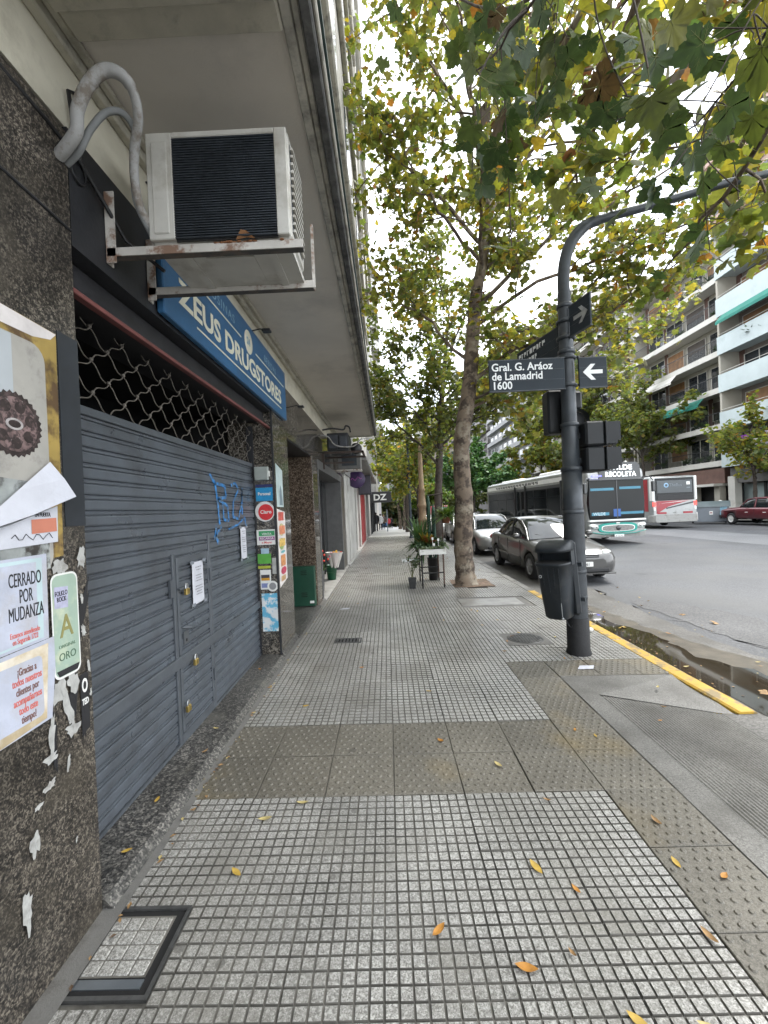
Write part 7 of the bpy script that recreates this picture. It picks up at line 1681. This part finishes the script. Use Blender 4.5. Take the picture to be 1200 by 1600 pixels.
# flower bucket by the dark shop
t = thing('flower_bucket', 'green plastic bucket of wrapped bouquets on the step of the dark shop', 'flower bucket', (-1.36, 9.72, .062)); MB().lathe([(0,0),(.10,0),(.13,.33),(.137,.33),(.137,.345),(.12,.345),(.11,.30),(0,.30)], 18).build('bucket', M('bucket_green', (.015,.10,.05), .4), t)
for k in range(5):
    a = k*1.26; cx_, cy_ = .07*math.cos(a)+.08, .07*math.sin(a)-.06; wr = MB(); wr.lathe([(.02,0),(.12,.30),(.15,.36)], 9, (cx_,cy_,.28)); wr.build('wrapping', M('cellophane_%d' % (k%3), ((.62,.60,.56),(.55,.50,.48),(.64,.63,.6))[k%3], .25, var=.1), t)
    r_ = random.Random(k); b = MB()
    for q in range(16): b.ball((cx_+r_.gauss(0,.05), cy_+r_.gauss(0,.05), .60+r_.gauss(0,.025)), .024, 6)
    b.build('blooms', M('bloom_%d' % k, ((.60,.06,.04),(.65,.40,.05),(.60,.55,.45),(.55,.10,.20),(.62,.28,.05))[k], .7, var=.2, vs=30), t)
t = thing('flower_bucket', 'dark bucket of red flowers just inside the shop doorway', 'flower bucket', (-1.42, 8.35, .062)); MB().lathe([(0,0),(.09,0),(.11,.4),(.10,.4),(0,.36)], 14).build('bucket', m_potblk, t); blades('stems', t, (0,0,.35), 40, .45, .012, (.05,.10,.03), 81, .3, 1.1); b = MB(); r_ = random.Random(4)
for q in range(14): b.ball((r_.gauss(0,.08), r_.gauss(0,.08), .72+r_.gauss(0,.06)), .025, 6)
b.build('blooms', M('bloom_0', (.6,.06,.04), .7), t)

# ================================================================ POSTS DOWN THE PAVEMENT
t = thing('dark_post', 'slim dark blue grey post farther along the pavement', 'post', (1.333, 24.0, gz(1.33,24))); MB().tube([(0,0,0),(0,0,7.2)], [.085,.06], 12).build('shaft', M('post_blue', (.05,.065,.08), .5, .3), t); MB().lathe([(.13,0),(.13,.05),(.09,.12)], 12).build('base', M('post_blue', (.05,.065,.08), .5, .3), t); MB().bbox(-.25,.0,-.1,.1,3.4,4.1,.03).build('box', m_sig, t)
t = thing('ornate_column', 'beige ornate lamp column standing beyond the plant trolley', 'lamp post', (1.86, 22.0, gz(1.86,22)))
MB().lathe([(.30,0),(.30,.25),(.22,.35),(.20,1.0),(.26,1.05),(.26,1.12),(.19,1.2),(.18,1.7),(.27,1.78),(.27,1.86),(.20,1.95),(.15,2.6),(.20,2.66),(.14,2.75),(.10,4.6),(.06,5.4)], 20).build('shaft', M('beige_column', (.22,.155,.09), .7, var=.2, vs=6), t)
MB().ball((0,0,5.55),.2,12).build('globe', m_white, t)
t = thing('leaning_board', 'narrow grey pavement sign board among the far walkers', 'sign board', (-.02, 36, gz(0,36))); MB().bbox(-.05,.05,-.25,.25,0,1.9,.01).build('board', M('board_grey', (.22,.25,.28), .5), t)
# ================================================================ PEOPLE FAR DOWN THE PAVEMENT
def person(label, x, y, h, coat, trousers, hairc, rz=0., step=.16, bag=None, group='people walking on the far pavement'):
    t = thing('person', label, 'person', (x, y, gz(x, y)), rz, group); s = h/1.7
    me = bpy.data.meshes.new('body')
    J = {'pel':(0,0,.93),'wai':(0,0,1.08),'che':(0,.01,1.30),'nec':(0,.0,1.46),'hea':(0,-.01,1.56),'top':(0,-.01,1.66),
         'hL':(-.09,0,.88),'kL':(-.10,-step*.5-.02,.49),'aL':(-.10,-step,.09),'tL':(-.10,-step-.13,.03),'hR':(.09,0,.88),'kR':(.10,step*.35-.03,.49),'aR':(.10,step,.10),'tR':(.10,step-.12,.03),
         'sL':(-.19,.01,1.38),'eL':(-.25,.06,1.12),'wL':(-.24,-.04,.89),'fL':(-.235,-.06,.80),'sR':(.19,.01,1.38),'eR':(.25,-.02,1.12),'wR':(.24,-.14,.91),'fR':(.235,-.17,.83)}
    E_ = [('pel','wai'),('wai','che'),('che','nec'),('nec','hea'),('hea','top'),('pel','hL'),('hL','kL'),('kL','aL'),('aL','tL'),('pel','hR'),('hR','kR'),('kR','aR'),('aR','tR'),('che','sL'),('sL','eL'),('eL','wL'),('wL','fL'),('che','sR'),('sR','eR'),('eR','wR'),('wR','fR')]
    Rr = {'pel':(.17,.13),'wai':(.16,.12),'che':(.18,.13),'nec':(.06,.06),'hea':(.095,.105),'top':(.06,.07),'hL':(.10,.10),'hR':(.10,.10),'kL':(.062,.065),'kR':(.062,.065),'aL':(.045,.05),'aR':(.045,.05),'tL':(.045,.035),'tR':(.045,.035),'sL':(.075,.075),'sR':(.075,.075),'eL':(.055,.055),'eR':(.055,.055),'wL':(.042,.042),'wR':(.042,.042),'fL':(.035,.045),'fR':(.035,.045)}
    K = list(J); me.from_pydata([tuple(c*s for c in J[k]) for k in K], [(K.index(a), K.index(b_)) for a, b_ in E_], [])
    o = bpy.data.objects.new('tmp', me); COL.objects.link(o); md = o.modifiers.new('s', 'SKIN'); md.use_smooth_shade = True
    sv = me.skin_vertices[0].data
    for i, k in enumerate(K): sv[i].radius = (Rr[k][0]*s, Rr[k][1]*s)
    sv[0].use_root = True
    o.modifiers.new('u', 'SUBSURF').levels = 1
    bpy.context.view_layer.update()
    m2 = bpy.data.meshes.new_from_object(o.evaluated_get(bpy.context.evaluated_depsgraph_get())); bpy.data.objects.remove(o)
    m2.materials.clear(); m_skin = M('skin', (.42,.26,.19), .6, var=.05)
    for m_ in (trousers, m_skin, M('shoe', (.02,.02,.02), .5)): m2.materials.append(m_)
    for p in m2.polygons: z = p.center.z/s; xx = abs(p.center.x)/s; p.use_smooth = True; p.material_index = 1 if (z > 1.47 or (xx > .2 and z < .9)) else (2 if z < .07 else 0)
    link('body', m2, t)
    def ring(w_, d, z, y=0): return [(w_*s*math.cos(2*PI*k/16), (d*math.sin(2*PI*k/16)+y)*s, z*s) for k in range(16)]
    MB().loft([ring(.235,.19,.70), ring(.225,.18,.85), ring(.20,.155,1.05), ring(.22,.155,1.25), ring(.225,.14,1.38), ring(.14,.10,1.46), ring(.075,.08,1.49)]).build('coat', coat, t)
    for sd_ in ('L','R'): MB().tube([tuple(c*s for c in J['s'+sd_]), tuple(c*s for c in J['e'+sd_]), tuple(c*s for c in J['w'+sd_])], [.088*s,.07*s,.058*s], 10).build('sleeve', coat, t)
    MB().ball((0,.015*s,1.60*s),(.108*s,.115*s,.115*s),12).build('hair', hairc, t)
    for e in (-1,1): MB().ball((e*.035*s,-.105*s,1.575*s),.011*s,6).build('eye', m_ink, t)
    MB().ball((0,-.118*s,1.55*s),(.014*s,.02*s,.022*s),6).build('nose', m_skin, t)
    if bag: MB().bbox(.24*s,.34*s,-.25*s,.02*s,.42*s,.80*s,.02).build('bag', bag, t)
    return t
m_coatb = M('black_coat', (.014,.014,.017), .8, var=.2); m_coatw = M('white_jacket', (.60,.60,.60), .8); m_coatr = M('red_jacket', (.35,.03,.04), .8); m_jean = M('jeans', (.06,.10,.18), .8); m_dkt = M('dark_trousers', (.015,.015,.017), .8); m_hairb = M('dark_hair', (.02,.015,.012), .6); m_hairl = M('light_hair', (.25,.17,.09), .6); m_coatg = M('brown_coat', (.09,.07,.055), .8)
person('person in long black coat walking away on the left', -1.02, 36.5, 1.68, m_coatb, m_dkt, m_hairb, PI)
person('person in white jacket just past the black coat', -.72, 42, 1.66, m_coatw, m_dkt, m_hairb, PI, .12)
person('person in brown coat and jeans with a blue bag', -.45, 47, 1.70, m_coatg, m_jean, m_hairl, 0, .14, M('blue_bag', (.05,.15,.35), .6))
person('person in red jacket far down the pavement', .15, 60, 1.65, m_coatr, m_dkt, m_hairb, 0)
person('person in dark clothes farthest down the pavement', .55, 62, 1.72, m_coatb, m_dkt, m_hairb, 0)

# ================================================================ FALLEN LEAVES AND LITTER
def oval_leaf(seed, curl):
    r_ = random.Random(seed); V = []; n = 7
    for i in range(n):
        t_ = i/(n-1); w_ = .19*math.sin(PI*t_)**.9*(1+.1*r_.random()); z = curl*(t_-.5)**2+.02
        V += [(-w_,t_-.5,z+abs(curl)*w_*.9),(0,t_-.5,z),(w_,t_-.5,z+abs(curl)*w_*.7)]
    F = []
    for i in range(n-1): F += [(3*i,3*i+1,3*i+4,3*i+3),(3*i+1,3*i+2,3*i+5,3*i+4)]
    return V, F
m_fall = [M('fallen_yellow', (.44,.29,.05), .6, var=.2, vs=40), M('fallen_pale', (.42,.34,.14), .65, var=.2, vs=40), M('fallen_tan', (.30,.18,.075), .7, var=.25, vs=40), M('fallen_orange', (.42,.19,.03), .6, var=.2, vs=40)]
LM = []
for k in range(8):
    V, F = oval_leaf(k, (.3,.7,1.1,.5)[k % 4]); b = MB(); b.add(V, F, 0, True); LM.append(b.mesh('fallen_leaf', m_fall[k % 4]))
PL = []
for k in range(3):
    me_, V, F, lobes, zz = big_leaf(900+k); me_.materials.clear(); me_.materials.append(m_fall[2 if k else 0]); PL.append(me_)
# (x, y, length, turn) as they lie; first those that can be described one by one
named = [((.42,1.46,.082,1.3,3),'orange oval leaf lying brightest on the near grey tiles'),((-.72,2.20,.075,1.7,1),'pale yellow oval leaf on the tiles left of centre below the domed band'),((.63,2.62,.07,.5,1),'yellow leaf on the domed tactile tiles near the ramp'),
         ((.60,1.87,.085,.35,0),'narrow yellow leaf mid way on the right near tiles'),((.72,1.30,.08,.7,0),'narrow yellow leaf low right on the near tiles'),((.93,1.27,.09,1.0,1),'broad yellow leaf in the bottom right tiles'),((1.13,1.55,.07,.3,2),'tan curled leaf on the right dome strip'),((1.30,2.12,.07,.2,2),'brown curled leaf on the dome strip beside the ramp')]
for (x, y, l, a, m_), lab in named:
    o = link('fallen_leaf', LM[m_]); o.location = (x, y, gz(x)+.002); o.scale = (l,l,l*.8); o.rotation_euler = (0,0,a); tag(o, lab, 'leaf', 'fallen leaves on the pavement')
r_ = random.Random(17)
for k in range(60):
    y = 1.5+13*r_.random()**1.7; x = r_.uniform(-1.05, 2.3) if r_.random() < .7 else r_.uniform(1.2, 2.5)
    z = gz(x) if not (x > 1.74 and y < 3.6) else zr(x)
    o = link('fallen_leaf', LM[r_.randrange(8)]); l = r_.uniform(.035,.075); o.location = (x,y,z+.003); o.scale = (l,l,l); o.rotation_euler = (r_.gauss(0,.08),r_.gauss(0,.08),r_.uniform(0,6.28)); ar_ = 'ramp' if (x > 1.74 and y < 3.6) else 'near tiles' if y < 2.37 else 'domed tiles' if y < 3.2 else 'tiles before the pole' if y < 5 else 'middle pavement' if y < 8.4 else 'pavement beyond the tree'; tag(o, 'small dry loose leaf lying on the ' + ('left' if x < 0 else 'right') + ' side of the ' + ar_, 'leaf', 'fallen leaves on the pavement')
for k in range(34):
    y = 2.2+7*r_.random(); x = r_.uniform(2.85, 4.6)
    big = r_.random() < .25; o = link('fallen_leaf', PL[r_.randrange(3)] if big else LM[r_.randrange(8)]); l = r_.uniform(.05,.08)*(1.1 if big else 1); o.location = (x,y,ROAD+.018); o.scale = (l,l,l); o.rotation_euler = (r_.gauss(0,.15),r_.gauss(0,.15),r_.uniform(0,6.28)); tag(o, ('large' if big else 'small') + ' dry leaf lying in the gutter ' + ('beside the ramp' if y < 3.6 else 'beside the yellow kerb' if y < 6.5 else 'before the grey sedan') + ('' if x < 3.7 else ', well out on the road'), 'leaf', 'fallen leaves in the gutter')
for k, (x, y) in enumerate(((-1.35,2.3),(-1.33,3.05),(-1.28,2.75),(-1.36,4.2),(-1.30,1.95))):
    o = link('fallen_leaf', LM[k]); o.location = (x,y,.073); o.scale = (.05,)*3; o.rotation_euler = (0,0,k*1.3); tag(o, 'yellow leaf on the granite threshold, ' + ('second','fourth','third','farthest','nearest')[k] + ' along under the shutter', 'leaf', 'fallen leaves on the threshold')
b = MB(); r_ = random.Random(2)
for k in range(5): b.ball((r_.gauss(0,.05),r_.gauss(0,.04),.03),(.05,.04,.025),8)
tag(b.build('crumpled_bag', m_white, loc=(2.40,5.35,gz(2.4)+.0)), 'crumpled white plastic bag by the kerb beside the pole', 'litter')
for k, (x, y, lab) in enumerate(((-.78,6.9,'flattened white paper scrap on the pavement by the shop entrance'),(1.9,4.15,'small white scrap on the domed tiles before the pole'))):
    tag(MB().add([(-.09,-.04,.004),(.06,-.05,.006),(.10,.02,.012),(-.03,.05,.004)],[(0,1,2,3)]).build('paper_litter', m_paper, loc=(x,y,gz(x)+.004)), lab, 'litter')

# far end of the avenue: a belt of trees that reads as one mass
g_ = np.random.default_rng(5)
P_ = np.concatenate([np.stack([g_.uniform(-10,22,5200), g_.uniform(128,146,5200), -3.6+g_.uniform(0,1,5200)**.7*13*(.75+.25*np.sin(np.arange(5200)*.37))],1)])
tag(link('distant_trees', leaves_mesh('distant_trees', P_, 1.5, [(3,(.05,.075,.035)),(2,(.075,.09,.035)),(1,(.10,.095,.035))], 8, m_leafdk, SMALL, SF)), 'belt of trees closing the far end of the avenue', 'trees', kind='stuff')

# crumbled leaf litter gathered along edges
r_ = random.Random(23); b = MB()
for k in range(420):
    u = r_.random()
    if u < .45: x, y, z = 2.80+abs(r_.gauss(0,.12)), r_.uniform(3.6,9), ROAD+.011
    elif u < .7: x, y = -1.17+abs(r_.gauss(0,.03)), r_.uniform(1.4,9); z = gz(x)+.006
    elif u < .85: x, y, z = r_.uniform(1.35,2.15), r_.uniform(8.5,9.4), gz(1.7)+.012
    else: x, y, z = r_.uniform(2.9,4.4), r_.uniform(2.0,7), ROAD+.011
    l = r_.uniform(.006,.02); a = r_.uniform(0,6.28); c_, s_ = math.cos(a)*l, math.sin(a)*l
    b.add([(x-c_,y-s_,z),(x+s_*.6,y-c_*.6,z+l*.3),(x+c_,y+s_,z+l*.15),(x-s_*.5,y+c_*.5,z+l*.2)], [(0,1,2,3)], r_.randrange(3))
tag(b.build('leaf_litter', [m_fall[1], m_fall[2], M('brown_crumbs', (.12,.075,.045), .8, var=.3, vs=30)]), 'crumbs of dry leaf gathered along the kerb and wall foot', 'leaf litter', kind='stuff')

# small papers on the dark shop front
for k, (y, z, w_, h_, lab) in enumerate(((8.05,1.55,.22,.34,'pale paper sign on the first pane of the dark shop'),(9.0,1.25,.16,.2,'small white sticker on the dark shop glass above the buckets'),(9.15,.95,.12,.14,'tiny white sticker low on the dark shop glass'),(10.0,1.7,.2,.26,'white paper sign on the third pane of the dark shop'))):
    tag(MB().box(-1.644,-1.641,y,y+w_,z,z+h_).build('window_paper', m_torn), lab, 'paper sign')
